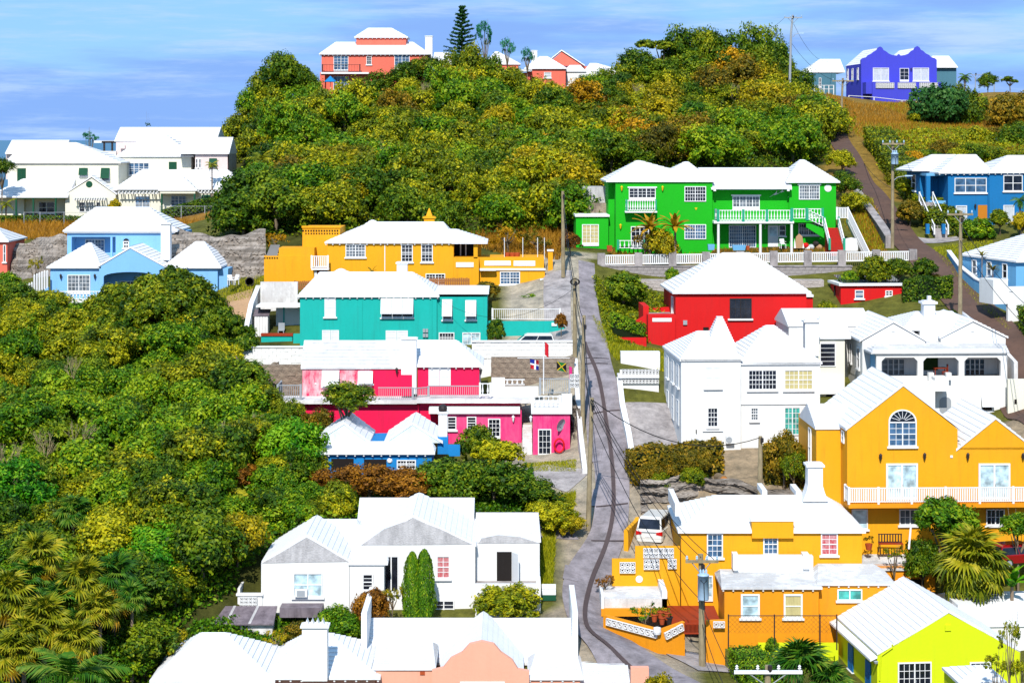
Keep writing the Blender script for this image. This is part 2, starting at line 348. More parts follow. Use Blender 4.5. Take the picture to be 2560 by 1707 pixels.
# ------------------------------------------------------------------ buildings
RP = random.Random(4); GLASSD = glass('curtained_window_glass', (96, 104, 112), .18)
BALUS = {}
def baluster_mesh(style, h, mat):
    k = (style, round(h, 2), mat.name)
    if k not in BALUS:
        if style == 'turned':
            r = .075
            mb = MB().lathe([(r*.9, 0), (r*.9, .06), (r*.5, .1), (r*1.15, h*.3), (r*.95, h*.42), (r*.42, h*.72), (r*.5, h-.1), (r*.9, h-.06), (r*.9, h)], n=7)
        elif style == 'bar': mb = MB().box(-.018, .018, -.018, .018, 0, h)
        else: mb = MB().box(-.045, .045, -.03, .03, 0, h)
        BALUS[k] = mb.mesh('baluster', mat)
    return BALUS[k]
BREEZE = {}
def breeze_mesh(w, h, mat):
    k = (round(w, 3), round(h, 3), mat.name)
    if k not in BREEZE:
        mb = MB(); e = .028
        mb.box(-w/2, w/2, -.08, .08, -h/2, -h/2+e); mb.box(-w/2, w/2, -.08, .08, h/2-e, h/2)
        mb.box(-w/2, -w/2+e, -.08, .08, -h/2+e, h/2-e); mb.box(w/2-e, w/2, -.08, .08, -h/2+e, h/2-e)
        n = 10; ri, ro = .20, .33
        for y0, y1 in ((-.07, .07),):
            R0 = [[(math.cos(a)*r*w, y, math.sin(a)*r*h) for a in [2*math.pi*j/n for j in range(n)]] for r, y in ((ro, y0), (ri, y0), (ri, y1), (ro, y1), (ro, y0))]
            mb.loft(R0, caps=False)
        for sx in (-1, 1):
            for sz in (-1, 1):
                a = (sx*w*.22, 0, sz*h*.22); b = (sx*(w/2-e*.5), 0, sz*(h/2-e*.5))
                mb.tube([a, b], .02, 4)
        BREEZE[k] = mb.mesh('breeze_block', mat)
    return BREEZE[k]
class Bld:
    def __init__(s, name, label, cat, Y, cx, base, rot=0, group=None):
        s.O = W(cx, base, Y); s.rz = R(rot); s.Y = Y
        s.c, s.s_ = math.cos(s.rz), math.sin(s.rz)
        s.root = thing(name, label, cat, s.O, s.rz, group)
        rel = Vector((0, 0, H))-s.O
        s.cam = Vector((s.c*rel.x+s.s_*rel.y, -s.s_*rel.x+s.c*rel.y, rel.z))
    def P(s, px, py, d=0):
        a = (px-CX)/F; b = -(py-HY)/F
        dx, dy, dz = s.c*a+s.s_*1, -s.s_*a+s.c*1, b
        t = (d-s.cam.y)/dy
        return Vector((s.cam.x+t*dx, d, s.cam.z+t*dz))
    def u(s, px, d=0): return s.P(px, HY, d).x
    def z(s, py, d=0, px=None): return s.P(px if px else (s.O.x/s.O.y*F+CX), py, d).z
    def world(s, u, d, z): return s.O+Vector((s.c*u-s.s_*d, s.s_*u+s.c*d, z))
    def body(s, x0, x1, yt, yb, depth, mat, d=0, drop=1.5, name='wall', gable=None, back=True, parent=None):
        a = s.P(x0, yt, d); b = s.P(x1, yt, d); zb = s.z(yb, d, (x0+x1)/2)-drop
        out = [(a.x, zb), (b.x, zb), (b.x, b.z), ]
        zt = (a.z+b.z)/2; out = [(a.x, zb), (b.x, zb), (b.x, zt)]
        if gable: g = s.P(gable[0], gable[1], d); out.append((g.x, g.z))
        out.append((a.x, zt))
        return MB().prism(out, d, d+depth).build(name, mat, parent or s.root)
    def poly(s, pts, depth, mat, d=0, name='wall', parent=None, zb=None):
        out = [(s.P(x, y, d).x, s.P(x, y, d).z) for x, y in pts]
        return MB().prism(out, d, d+depth).build(name, mat, parent or s.root)
    def bx(s, x0, x1, yt, yb, d0, d1, mat, name, parent=None, **kw):
        a = s.P(x0, yt, d0); b = s.P(x1, yb, d0)
        return MB().box(a.x, b.x, d0, d1, b.z, a.z).build(name, mat, parent or s.root, **kw)
    def roof(s, x0, x1, ye, xl, xr, yr, depth, d=0, mat=None, over=.32, kind='hip', rafters=None, name='roof', oz=None, course=.36, rl=None, thick=.13, rdm=.5):
        # kind: hip (ridge along the front), front (gable towards the camera, ridge along depth), side (gable ends at the sides)
        mat = mat or ROOF
        a = s.P(x0, ye, d); b = s.P(x1, ye, d); ze = (a.z+b.z)/2
        u0, u1, d0, d1 = a.x-over, b.x+over, d-over, d+depth+over
        if kind == 'front':
            return s.gable_m(u0, u1, d0, d1, ze+.1, s.P(xl, yr, d).x, s.P(xl, yr, d).z+.06, mat, name, course, thick)
        else:
            dm = d+depth*rdm; uL = s.P(xl, yr, dm).x; uR = s.P(xr, yr, dm).x; dF = dB = dm; zr = s.P((xl+xr)/2, yr, dm).z
            if kind == 'side': uL, uR = u0, u1
            if rl is not None: dF, dB = d+rl[0], d+rl[1]
            if rdm > .85: zr = max(zr, ze+.22)
        return s.roof_m(u0, u1, d0, d1, ze, uL, uR, dF, dB, zr, mat, name, course, thick, rafters)
    def roof_m(s, u0, u1, d0, d1, ze, uL, uR, dF, dB, zr, mat, name='roof', course=.36, thick=.13, rafters=None, parent=None):
        sl = math.hypot(max(abs(dF-d0), abs(uL-u0)*.999, .1), zr-ze); n = max(2, int(round(sl/course))); h = .045
        mb = MB(); rings = []
        def ring(t, z): return [(u0+(uL-u0)*t, d0+(dF-d0)*t, z), (u1+(uR-u1)*t, d0+(dF-d0)*t, z), (u1+(uR-u1)*t, d1+(dB-d1)*t, z), (u0+(uL-u0)*t, d1+(dB-d1)*t, z)]
        rings.append(ring(0, ze-thick)); rings.append(ring(0, ze+.02))
        for k in range(1, n+1):
            t = k/n; z = ze+(zr-ze)*t
            rings.append(ring(t, z-h*.2))
            if k < n: rings.append(ring(t-.004, z+h))
        mb.loft(rings)
        o = mb.build(name, mat, parent or s.root)
        if rafters:
            r = MB(); ua = u0+.12
            while ua < u1-.1:
                r.box(ua-.05, ua+.05, d0+.06, d0+.34, ze-thick-.13, ze-thick-.003); ua += .62
            r.build('rafter_tails', rafters, o, kind='stuff')
        return o
    def gable_m(s, u0, u1, d0, d1, ze, um, zr, mat, name='roof', course=.36, thick=.12, parent=None):
        # two stepped slopes, ridge along depth; the gable end stays open so the wall shows under a thin verge
        h = .045; out = []
        def up(ua, ub, ):
            n = max(3, int(math.hypot(ub-ua, zr-ze)/course)); q = []
            for k in range(n):
                t0, t1 = k/n, (k+1)/n
                q.append((ua+(ub-ua)*t0, ze+(zr-ze)*t0+h)); q.append((ua+(ub-ua)*(t1-.002), ze+(zr-ze)*t1-h*.2+.0))
            return q
        L_ = up(u0, um); R_ = up(u1, um)
        out = L_+[(um, zr+h)]+R_[::-1]+[(u1, ze-thick), (um, zr-thick*1.25), (u0, ze-thick)]
        mb = MB(); n = len(out)
        # side strips plus end caps made of quads so that the thin verge triangulates cleanly
        for d in (d0, d1):
            for (u, z) in out: mb.pt((u, d, z))
        for k in range(n): mb.f.append([k, n+k, n+(k+1) % n, (k+1) % n])
        m = len(L_)
        def under(u):
            return (ze-thick)+(zr-thick*1.25-(ze-thick))*((u-u0)/(um-u0) if u <= um else (u1-u)/(u1-um))
        for d in (d0, d1):
            top = L_+[(um, zr+h)]+R_[::-1]
            for k in range(len(top)-1):
                (ua, za), (ub, zb) = top[k], top[k+1]
                if abs(ub-ua) > 1e-5: mb.face([(ua, d, under(ua)), (ub, d, under(ub)), (ub, d, zb), (ua, d, za)])
        return mb.build(name, mat, parent or s.root)
    # window or door; o = outward offset is negative depth.  T maps (along, out, z) to local
    def _T(s, side, d, u):
        if side == 'F': return lambda a, o, z: (a, d-o, z)
        if side == 'L': return lambda a, o, z: (u-o, a, z)
        return lambda a, o, z: (u+o, a, z)
    def opening(s, T, a0, a1, z0, z1, cols=2, grid=(2, 3), frame=None, pane=None, sill=True, fw=.075, name='window', split=True, arch=False, parent=None, head=False, panel=0):
        frame = frame or WHITE; pane = pane or RP.choice((GLASS, GLASS, GLASS, GLASSB, GLASSD))
        mb = MB(T); q = .09
        mb.box(a0, a1, 0, q, z1-fw, z1); mb.box(a0, a1, 0, q, z0, z0+fw)
        mb.box(a0, a0+fw, 0, q, z0+fw, z1-fw); mb.box(a1-fw, a1, 0, q, z0+fw, z1-fw)
        cw = (a1-a0-2*fw)/cols; zz0 = z0+fw+panel
        if panel: mb.box(a0+fw, a1-fw, 0, .06, z0+fw, zz0)
        for k in range(cols):
            x0 = a0+fw+k*cw; x1 = x0+cw
            if k: mb.box(x0-fw*.5, x0+fw*.5, 0, q*.9, zz0, z1-fw)
            if split: mb.box(x0, x1, 0, q*.7, (zz0+z1-fw)/2-.03, (zz0+z1-fw)/2+.03)
            for i in range(1, grid[0]): x = x0+cw*i/grid[0]; mb.box(x-.016, x+.016, 0, .045, zz0, z1-fw)
            for i in range(1, grid[1]):
                z = zz0+(z1-fw-zz0)*i/grid[1]; mb.box(x0, x1, 0, .04, z-.016, z+.016)
        w = mb.build(name, frame, parent or s.root)
        MB(T).box(a0+fw*.6, a1-fw*.6, .004, .022, zz0-.02, z1-fw*.6).build('pane', pane, w)
        if sill: MB(T).box(a0-.1, a1+.1, 0, .16, z0-.13, z0-.002).build('sill', frame, w)
        if head: MB(T).box(a0-.12, a1+.12, 0, .14, z1+.002, z1+.12).build('head_moulding', frame, w)
        return w
    def win(s, x0, y0, x1, y1, d=0, **k):
        a = s.P(x0, y0, d); b = s.P(x1, y1, d)
        return s.opening(s._T('F', d, 0), a.x, b.x, b.z, a.z, **k)
    def door(s, x0, y0, x1, y1, d=0, **k):
        k.setdefault('name', 'door'); k.setdefault('sill', False); k.setdefault('split', False); k.setdefault('grid', (2, 4)); k.setdefault('panel', .25)
        w = s.win(x0, y0, x1, y1, d, **k)
        a = s.P(x0, y0, d); b = s.P(x1, y1, d); m = (a.x+b.x)/2 if k.get('cols', 2) == 2 else b.x-.12
        MB().box(m+.03, m+.07, d-.16, d-.09, b.z+1.0, b.z+1.12).build('handle', METAL, w)
        return w
    def side(s, side, u, d0, d1, z0, z1, **k): return s.opening(s._T(side, 0, u), d0, d1, z0, z1, **k)
    def shutter(s, x0, y0, x1, y1, d=0, leaves=1, mat=None, tilt=0, sill=True, name='shutter', T=None, rect=None):
        mat = mat or SHUT
        if rect: a0, a1, z0, z1 = rect
        else:
            a = s.P(x0, y0, d); b = s.P(x1, y1, d); a0, a1, z0, z1 = a.x, b.x, b.z, a.z
        T = T or s._T('F', d, 0); cw = (a1-a0)/leaves; out = None
        for k in range(leaves):
            x0_, x1_ = a0+k*cw+.012, a0+(k+1)*cw-.012; mb = MB(T); hh = z1-z0
            def sl(z): return (z1-z)*math.tan(tilt)
            n = max(6, int(hh/.11))
            def slab(xa, xb, o0, o1, za, zb):
                i = len(mb.v)
                for z in (za, zb):
                    for p in ((xa, o0+sl(z)), (xb, o0+sl(z)), (xb, o1+sl(z)), (xa, o1+sl(z))): mb.pt((p[0], p[1], z))
                for q in ((3, 2, 1, 0), (4, 5, 6, 7), (0, 1, 5, 4), (1, 2, 6, 5), (2, 3, 7, 6), (3, 0, 4, 7)): mb.f.append([i+t for t in q])
            zb = z0 if not tilt else z0+.0
            slab(x0_, x1_, .02, .05, zb, z1)
            slab(x0_, x0_+.07, .05, .075, zb, z1); slab(x1_-.07, x1_, .05, .075, zb, z1)
            for zc in (zb+.05, (zb+z1)/2, z1-.05): slab(x0_+.07, x1_-.07, .05, .075, zc-.045, zc+.045)
            for i in range(n):
                zc = zb+.1+(z1-zb-.2)*(i+.5)/n
                if abs(zc-(zb+z1)/2) > .08: slab(x0_+.07, x1_-.07, .05, .064, zc-.022, zc+.022)
            out = mb.build(name, mat, s.root)
        if sill: MB(T).box(a0-.1, a1+.1, 0, .17, z0-.13, z0-.003).build('sill', WHITE, out)
        return out
    def awning(s, x0, y0, x1, y1, d=0, leaves=1, drop=.35, **k):     # top-hung louvred shutter propped open over a dark window
        a = s.P(x0, y0, d); b = s.P(x1, y1, d); zw = b.z-drop
        s.opening(s._T('F', d, 0), a.x+.04, b.x-.04, zw, a.z-.05, cols=leaves, grid=(1, 2))
        for i in range(leaves):
            cw = (b.x-a.x)/leaves
            s.shutter(0, 0, 0, 0, T=s._T('F', d-.1, 0), rect=(a.x+i*cw, a.x+(i+1)*cw, b.z, a.z), tilt=R(22), sill=False, **k)
    def railing(s, pts, h, gap=.16, mat=None, style='picket', posts=True, cap=.05, name='railing', parent=None, postw=.07, low=.1, pmat=None, bmat=None):
        # pts in local metres (u, d, z of the floor)
        mat = mat or WHITE; mb = MB(); pts = [Vector(p) for p in pts]
        for a, b in zip(pts, pts[1:]):
            v = b-a; n = Vector((-v.y, v.x, 0)).normalized()*cap
            for zo, th in ((h-.05, .06), (low, .05)):
                if zo < .02: continue
                A, B = a+Vector((0, 0, zo)), b+Vector((0, 0, zo)); up = Vector((0, 0, th))
                mb.loft([[A-n, A+n, A+n+up, A-n+up], [B-n, B+n, B+n+up, B-n+up]])
        o = mb.build(name, mat, parent or s.root)
        if posts:
            for p in pts: MB().box(p.x-postw, p.x+postw, p.y-postw, p.y+postw, p.z-.05, p.z+h+.06).build('railing_post', pmat or mat, o)
        me = baluster_mesh(style, h-.06-low, bmat or mat)
        for a, b in zip(pts, pts[1:]):
            L = (b-a).length; n = int(L/gap)
            ang = math.atan2(b.y-a.y, b.x-a.x)
            for i in range(n):
                t = (i+.5)/n; p = a.lerp(b, t)
                q = link('baluster', me, o, p+Vector((0, 0, low+.01))); q.rotation_euler = (0, 0, ang)
        return o
    def rail_px(s, x0, x1, ytop, ybot, d=0, **k):
        a = s.P(x0, ybot, d); b = s.P(x1, ybot, d); h = s.P(x0, ytop, d).z-a.z
        return s.railing([(a.x, d, a.z), (b.x, d, b.z)], h, **k)
    def breeze(s, x0, y0, x1, y1, nx, ny, d=0, mat=None, parent=None, back=True):
        mat = mat or WHITE; a = s.P(x0, y0, d); b = s.P(x1, y1, d); w = (b.x-a.x)/nx; h = (a.z-b.z)/ny
        p = MB().box(a.x, b.x, d-.035, d-.004, b.z, a.z).build('breeze_shade_back', SHADE, parent or s.root)  # dark sheet behind the blocks, paints the shade in their holes
        me = breeze_mesh(w, h, mat)
        for i in range(nx):
            for j in range(ny): link('breeze_block', me, p, (a.x+(i+.5)*w, d-.1, b.z+(j+.5)*h))
        return p
    def chimney(s, x0, x1, yt, yb, d, depth=.9, cap=.12, mat=None, taper=0, name='chimney'):
        mat = mat or WHITE; a = s.P(x0, yt, d); b = s.P(x1, yb, d); mb = MB()
        if taper:
            rg = []
            for t, e in ((0, taper), (.25, taper*.35), (.45, 0), (1, 0)): z = b.z+(a.z-cap*1.6-b.z)*t; rg.append([(a.x-e, d-e*.4, z), (b.x+e, d-e*.4, z), (b.x+e, d+depth, z), (a.x-e, d+depth, z)])
            mb.loft(rg)
        else: mb.box(a.x, b.x, d, d+depth, b.z, a.z-cap*1.6)
        o = mb.build(name, mat, s.root)
        MB().box(a.x-cap, b.x+cap, d-cap, d+depth+cap, a.z-cap*1.6, a.z-cap*.5).build('chimney_cap', mat, o)
        MB().box(a.x+.02, b.x-.02, d+.02, d+depth-.02, a.z-cap*.5, a.z).build('chimney_top', mat, o)
        return o
    def lantern(s, px, py, d=0, mat=None):
        p = s.P(px, py, d); mb = MB().box(p.x-.03, p.x+.03, d-.14, d, p.z+.05, p.z+.1)
        mb.lathe([(.02, -.3), (.07, -.18), (.11, .06), (.14, .08), (.02, .22)], (p.x, d-.2, p.z), 6)
        return mb.build('wall_lantern', mat or DARKM, s.root)
    def slab(s, x0, x1, yt, d0, d1, th, mat, name, parent=None):
        a = s.P(x0, yt, d0); b = s.P(x1, yt, d0)
        return MB().box(a.x, b.x, d0, d1, a.z-th, a.z).build(name, mat, parent or s.root)
def stair(bl, u0, u1, da, za, db, zb, n, mat, tread=None, name='stairs'):
    # flight between (da, za) at the foot and (db, zb) at the head, widths u0..u1; each step a part
    for i in range(n):
        d0 = da+(db-da)*i/n; d1 = da+(db-da)*(i+1)/n; z1 = za+(zb-za)*(i+1)/n
        lo, hi = min(d0, d1), max(d0, d1)
        MB().box(u0, u1, lo, hi+.02, za-.6, z1).build('step', mat, bl.root)
def stone_courses(name, label, cat, A, B, z0, z1, bw, bh, mat, thick=.5, jitter=.02, cap=None, rough=False, maxn=290, seed=1, z0b=None, z1b=None):
    # straight wall of separate blocks from A to B (world x, y), block faces uneven, mortar body behind
    rnd = random.Random(seed); A = Vector((*A, 0)); B = Vector((*B, 0)); v = B-A; L = v.length; rz = math.atan2(v.y, v.x)
    t = thing(name, label, cat, (A.x, A.y, z0), rz)
    MB().prism([(0, -2), (L, -2), (L, z1-z0-.01), (0, z1-z0-.01)], .045, thick).build('wall_core', mat, t)
    var = []
    for k in range(6):
        w = bw*rnd.uniform(.92, .985); h = bh*rnd.uniform(.92, .97); q = [rnd.uniform(-.03, .03) if rough else 0 for _ in range(8)]
        mb = MB(); mb.box(-w/2, w/2, 0, .2, -h/2, h/2)
        if rough: mb.v = [(x+q[i]*1.2, y+abs(q[(i*3) % 8]), z+q[(i*5) % 8]) for i, (x, y, z) in enumerate(mb.v)]
        var.append(mb.mesh('stone_block', mat))
    n = 0; rows = max(1, int(round((z1-z0)/bh))); bh2 = (z1-z0)/rows; cols_ = max(1, int(L/bw)); stuff = MB()
    for r in range(rows-1, -1, -1):
        for c in range(cols_+1):
            u = (c+(.5 if r % 2 == 0 else 0))*bw
            if u < bw*.4 or u > L-bw*.4: continue
            if n < maxn:
                link('stone_block', rnd.choice(var), t, (u, rnd.uniform(0, jitter*2)-.02, (r+.5)*bh2)); n += 1
            else: stuff.box(u-bw*.46, u+bw*.46, rnd.uniform(-.03, .02), .2, (r+.03)*bh2, (r+.95)*bh2)
    if stuff.v: stuff.build('lower_stone_blocks', mat, t, kind='stuff')
    if cap: MB().box(-.05, L+.05, -.08, thick+.05, z1-z0, z1-z0+.1).build('coping', cap, t)
    return t
def slope_wall(name, label, path, tops, base_drop, thick, mat, cap=None, cat='wall', capmat=None):
    # low wall along world points path [(x,y)], top heights tops [z]
    p0 = Vector((*path[0], tops[0])); t = thing(name, label, cat, (p0.x, p0.y, ground(p0.x, p0.y)))
    mb = MB(); cb = MB(); rings = []; cr = []
    P = [Vector((x, y, z)) for (x, y), z in zip(path, tops)]
    for i, p in enumerate(P):
        a = P[max(0, i-1)]; b = P[min(len(P)-1, i+1)]; v = (b-a); n = Vector((-v.y, v.x, 0)).normalized()*thick/2
        q = p-t.location; gz = ground(p.x, p.y)-t.location.z-base_drop
        rings.append([(q.x-n.x, q.y-n.y, gz), (q.x+n.x, q.y+n.y, gz), (q.x+n.x, q.y+n.y, q.z), (q.x-n.x, q.y-n.y, q.z)])
        m = n*1.35; cr.append([(q.x-m.x, q.y-m.y, q.z+.004), (q.x+m.x, q.y+m.y, q.z+.004), (q.x+m.x, q.y+m.y, q.z+.1), (q.x-m.x, q.y-m.y, q.z+.1)])
    mb.loft(rings).build('wall_body', mat, t)
    if cap: cb.loft(cr).build('coping', capmat or WHITE, t)
    return t
# ------------------------------------------------------------------ vegetation
def leaf_mat(name, dark, mid, light, k=1.3, trans=.28, obj=.22):
    if name in MATS: return MATS[name]
    m = bpy.data.materials.new(name); m.use_nodes = True; MATS[name] = m
    nt = m.node_tree; N = nt.nodes; L = nt.links; N.clear()
    out = N.new('ShaderNodeOutputMaterial'); mix = N.new('ShaderNodeMixShader'); mix.inputs[0].default_value = trans
    df = N.new('ShaderNodeBsdfPrincipled'); tr = N.new('ShaderNodeBsdfTranslucent')
    df.inputs['Roughness'].default_value = .55; df.inputs['Specular IOR Level'].default_value = .18
    at = N.new('ShaderNodeAttribute'); at.attribute_name = 'tint'
    oi = N.new('ShaderNodeObjectInfo')
    a = N.new('ShaderNodeMath'); a.operation = 'MULTIPLY_ADD'; a.inputs[1].default_value = obj; L.new(oi.outputs['Random'], a.inputs[0])
    b = N.new('ShaderNodeMath'); b.operation = 'MULTIPLY'; b.inputs[1].default_value = 1-obj*.5; L.new(at.outputs['Fac'], b.inputs[0])
    sub = N.new('ShaderNodeMath'); sub.operation = 'SUBTRACT'; sub.inputs[1].default_value = obj*.25; L.new(b.outputs[0], sub.inputs[0]); L.new(sub.outputs[0], a.inputs[2])
    rp = N.new('ShaderNodeValToRGB'); e = rp.color_ramp.elements; e[0].position = .12; e[1].position = .9
    f = lambda c: (*[max(.002, x*k) for x in lin(c)], 1)
    e[0].color = f(dark); e[1].color = f(light); q = e.new(.5); q.color = f(mid)
    L.new(a.outputs[0], rp.inputs[0]); L.new(rp.outputs[0], df.inputs['Base Color']); L.new(rp.outputs[0], tr.inputs[0])
    L.new(df.outputs[0], mix.inputs[1]); L.new(tr.outputs[0], mix.inputs[2]); L.new(mix.outputs[0], out.inputs[0])
    return m
L_OLIVE = leaf_mat('olive_leaves', (40, 60, 2), (96, 108, 4), (168, 158, 16))
L_GREEN = leaf_mat('green_leaves', (26, 60, 2), (66, 106, 4), (136, 150, 16))
L_DARK = leaf_mat('dark_green_leaves', (20, 46, 3), (54, 84, 5), (116, 128, 16))
L_YELL = leaf_mat('yellow_green_leaves', (70, 80, 2), (134, 128, 6), (198, 170, 16), k=1.0)
L_GOLD = leaf_mat('golden_leaves', (96, 74, 2), (172, 128, 8), (222, 168, 24), k=1.0)
L_RUST = leaf_mat('rust_leaves', (62, 42, 8), (124, 78, 16), (170, 116, 26), k=1.0)
L_BRIGHT = leaf_mat('bright_green_leaves', (20, 76, 4), (58, 126, 8), (128, 168, 22), k=1.0)
L_BROWN = leaf_mat('brown_green_leaves', (46, 50, 5), (92, 84, 12), (150, 116, 22))
L_HEDGE = leaf_mat('hedge_leaves', (28, 52, 3), (72, 94, 6), (138, 138, 16))
L_PALM = leaf_mat('palm_leaves', (70, 90, 8), (140, 146, 18), (200, 182, 40), obj=.4, k=.78)
L_PALMG = leaf_mat('green_palm_leaves', (22, 72, 14), (70, 122, 22), (140, 156, 46), obj=.4, k=.78)
L_PALMO = leaf_mat('dry_palm_leaves', (100, 84, 10), (166, 132, 18), (220, 160, 34), obj=.3, k=.8)
L_PINE = leaf_mat('conifer_leaves', (16, 50, 22), (34, 78, 30), (70, 104, 40))
L_TEALG = leaf_mat('blue_green_leaves', (10, 70, 50), (30, 110, 74), (70, 140, 90))
L_STRAW = leaf_mat('straw_blades', (116, 84, 14), (170, 118, 26), (206, 152, 50), obj=0, k=.85)
L_GRASS = leaf_mat('grass_blades', (70, 84, 4), (124, 128, 12), (170, 158, 24), obj=0)
TWIG = paint('pale_twigs', (176, 158, 116), stain=.5, bump=0)
def leaves_mesh(name, p, nrm, size, tint, mat, aspect=.55, rng=None):
    n = len(p); rng = rng or np.random.default_rng(1)
    nrm = nrm/np.maximum(np.linalg.norm(nrm, axis=1, keepdims=True), 1e-6)
    r = rng.normal(size=(n, 3)); t1 = np.cross(nrm, r); t1 /= np.maximum(np.linalg.norm(t1, axis=1, keepdims=True), 1e-6); t2 = np.cross(nrm, t1)
    s = size[:, None] if np.ndim(size) else size
    v = np.stack([p-t1*s, p+t2*s*aspect-nrm*s*.12, p+t1*s, p-t2*s*aspect-nrm*s*.12], 1).reshape(-1, 3)
    me = bpy.data.meshes.new(name)
    me.vertices.add(4*n); me.vertices.foreach_set('co', v.astype(np.float32).ravel())
    me.loops.add(4*n); me.loops.foreach_set('vertex_index', np.arange(4*n, dtype=np.int32))
    me.polygons.add(n); me.polygons.foreach_set('loop_start', np.arange(0, 4*n, 4, dtype=np.int32))
    a = me.attributes.new('tint', 'FLOAT', 'FACE'); a.data.foreach_set('value', np.clip(tint, 0, 1).astype(np.float32))
    me.materials.append(mat); me.update(calc_edges=True)
    return me
def crown_pts(seed, lobes, nc, nl, leaf, flat=1.0, lr=(.42, .6), cl=(.16, .26), spread=.52, jit=.75, dome=0):
    # a crown is a handful of lobes, each covered with leaf clusters; gaps stay between the clusters
    g = np.random.default_rng(seed); P = []; Nn = []; T = []
    for k in range(lobes):
        if k == 0: c0 = np.array([0, 0, .18]); r0 = lr[1]*1.05
        else:
            a = k*2.4+g.uniform(-.4, .4); c0 = np.array([math.cos(a)*spread*g.uniform(.8, 1.1), math.sin(a)*spread*g.uniform(.8, 1.1), g.uniform(-.38, .34)]); r0 = g.uniform(*lr)
        if dome and k: rho = spread*math.sqrt(g.random())*1.15; a = g.random()*6.283; c0 = np.array([math.cos(a)*rho, math.sin(a)*rho, dome*(1-(rho/.8)**2)-.25*g.random()])
        lt = g.normal(0, .1)
        d = g.normal(size=(nc, 3)); d /= np.linalg.norm(d, axis=1, keepdims=True); d[:, 2] = np.where(d[:, 2] < -.5, -d[:, 2], d[:, 2])
        c = c0+d*r0*g.uniform(.78, 1.04, (nc, 1))
        for i in range(nc):
            q = g.normal(size=(nl, 3)); q /= np.linalg.norm(q, axis=1, keepdims=True); r = r0*g.uniform(*cl)*1.7
            rr = r*g.uniform(.35, 1.05, (nl, 1))
            P.append(c[i]+q*rr); Nn.append(q*.55+d[i]*.55+g.normal(size=(nl, 3))*jit*.6+np.array([0, -.0, .15])); T.append(g.normal(.5, .17, nl)+g.normal(0, .15)+lt)
    P = np.concatenate(P); P[:, 2] *= flat; Nn = np.concatenate(Nn); T = np.concatenate(T)
    return P, Nn, leaf*g.uniform(.65, 1.35, len(P)), T, g
def column_pts(seed):
    g = np.random.default_rng(seed); n = 9000; z = g.random(n)*2-1; a = g.random(n)*6.283; t = (z+1)/2
    r = np.minimum(1, (1-t)**.42*1.3)*(.84+.1*np.sin(a*5+z*3)+.1*np.sin(a*3-z*7))*g.uniform(.8, 1.04, n)*np.minimum(1, .75+t*2)
    P = np.stack([r*np.cos(a), r*np.sin(a), z], 1); Nn = np.stack([np.cos(a), np.sin(a), .5+0*a], 1)+g.normal(size=(n, 3))*.45
    return P, Nn, .055*g.uniform(.6, 1.3, n), g.normal(.45, .18, n)+.1*np.sin(a*5+z*3), g
CROWNS = {}
def crown_mesh(kind, variant, mat):
    k = (kind, variant, mat.name)
    if k not in CROWNS:
        if (kind, variant) not in CROWNS:
            sd = 100*variant+hash_(kind)
            args = {'far': (7, 26, 30, .056, .95), 'near': (7, 34, 44, .056, .95), 'open': (6, 30, 30, .055, .55, (.3, .42), (.16, .26), .68), 'bush': (5, 40, 40, .062, .85, (.5, .62), (.12, .2), .36),
                    'loose': (9, 7, 26, .052, 1.1, (.2, .34), (.2, .34), .72), 'column': (), 'big': (30, 40, 34, .034, .95, (.22, .32), (.14, .24), .66, .75, .62)}[kind]
            CROWNS[(kind, variant)] = crown_pts(sd, *args) if kind != 'column' else column_pts(sd)
        P, Nn, S, T, g = CROWNS[(kind, variant)]
        CROWNS[k] = leaves_mesh('crown', P, Nn, S, T, mat, rng=np.random.default_rng(variant))
    return CROWNS[k]
def hash_(s): return sum(ord(c)*(i+3) for i, c in enumerate(s)) % 97
TRUNKS = {}
def trunk_mesh(v, mat):
    if (v, mat.name) not in TRUNKS:
        g = random.Random(50+v); mb = MB()
        mb.tube([(0, 0, -.08), (.02, .01, .3), (g.uniform(-.06, .06), g.uniform(-.06, .06), .62), (g.uniform(-.1, .1), g.uniform(-.1, .1), 1.0)], [.10, .075, .055, .03], 7)
        for i in range(7):
            a = 2*math.pi*i/7+g.random(); z = g.uniform(.42, .68); r = g.uniform(.4, .75); c, s_ = math.cos(a), math.sin(a)
            mb.tube([(0, 0, z), (c*r*.4, s_*r*.4, z+.14), (c*r*.8, s_*r*.8, z+.22+g.uniform(0, .18)), (c*r, s_*r, z+.36+g.uniform(0, .2))], [.042, .032, .022, .01], 5)
        TRUNKS[(v, mat.name)] = mb.mesh('trunk', mat, True)
    return TRUNKS[(v, mat.name)]
RT = random.Random(11)
def tree(name, label, cat, X, Y, r, kind, mat, zc=None, group=None, flat=1.0, hc=None, v=None, wide=1.0, bark=None):
    zg = ground(X, Y)-.1
    h = (zc-zg) if zc is not None else (hc if hc else r*.95)
    if h < .4: zg = zc-.6 if zc is not None else zg; h = max(h, .5)
    t = thing(name, label, cat, (X, Y, zg), RT.uniform(0, 6.28), group)
    v = RT.randrange(6) if v is None else v
    c = link('crown', crown_mesh(kind, v, mat), t, (0, 0, h)); c.scale = (r*wide, r*wide, r*flat)
    q = link('trunk', trunk_mesh(v % 4, bark or BARK), t, (0, 0, 0)); q.scale = (r*.8*min(1, wide), r*.8*min(1, wide), (h*1.02+r*.12)*(.86 if kind == 'open' else 1))
    return t
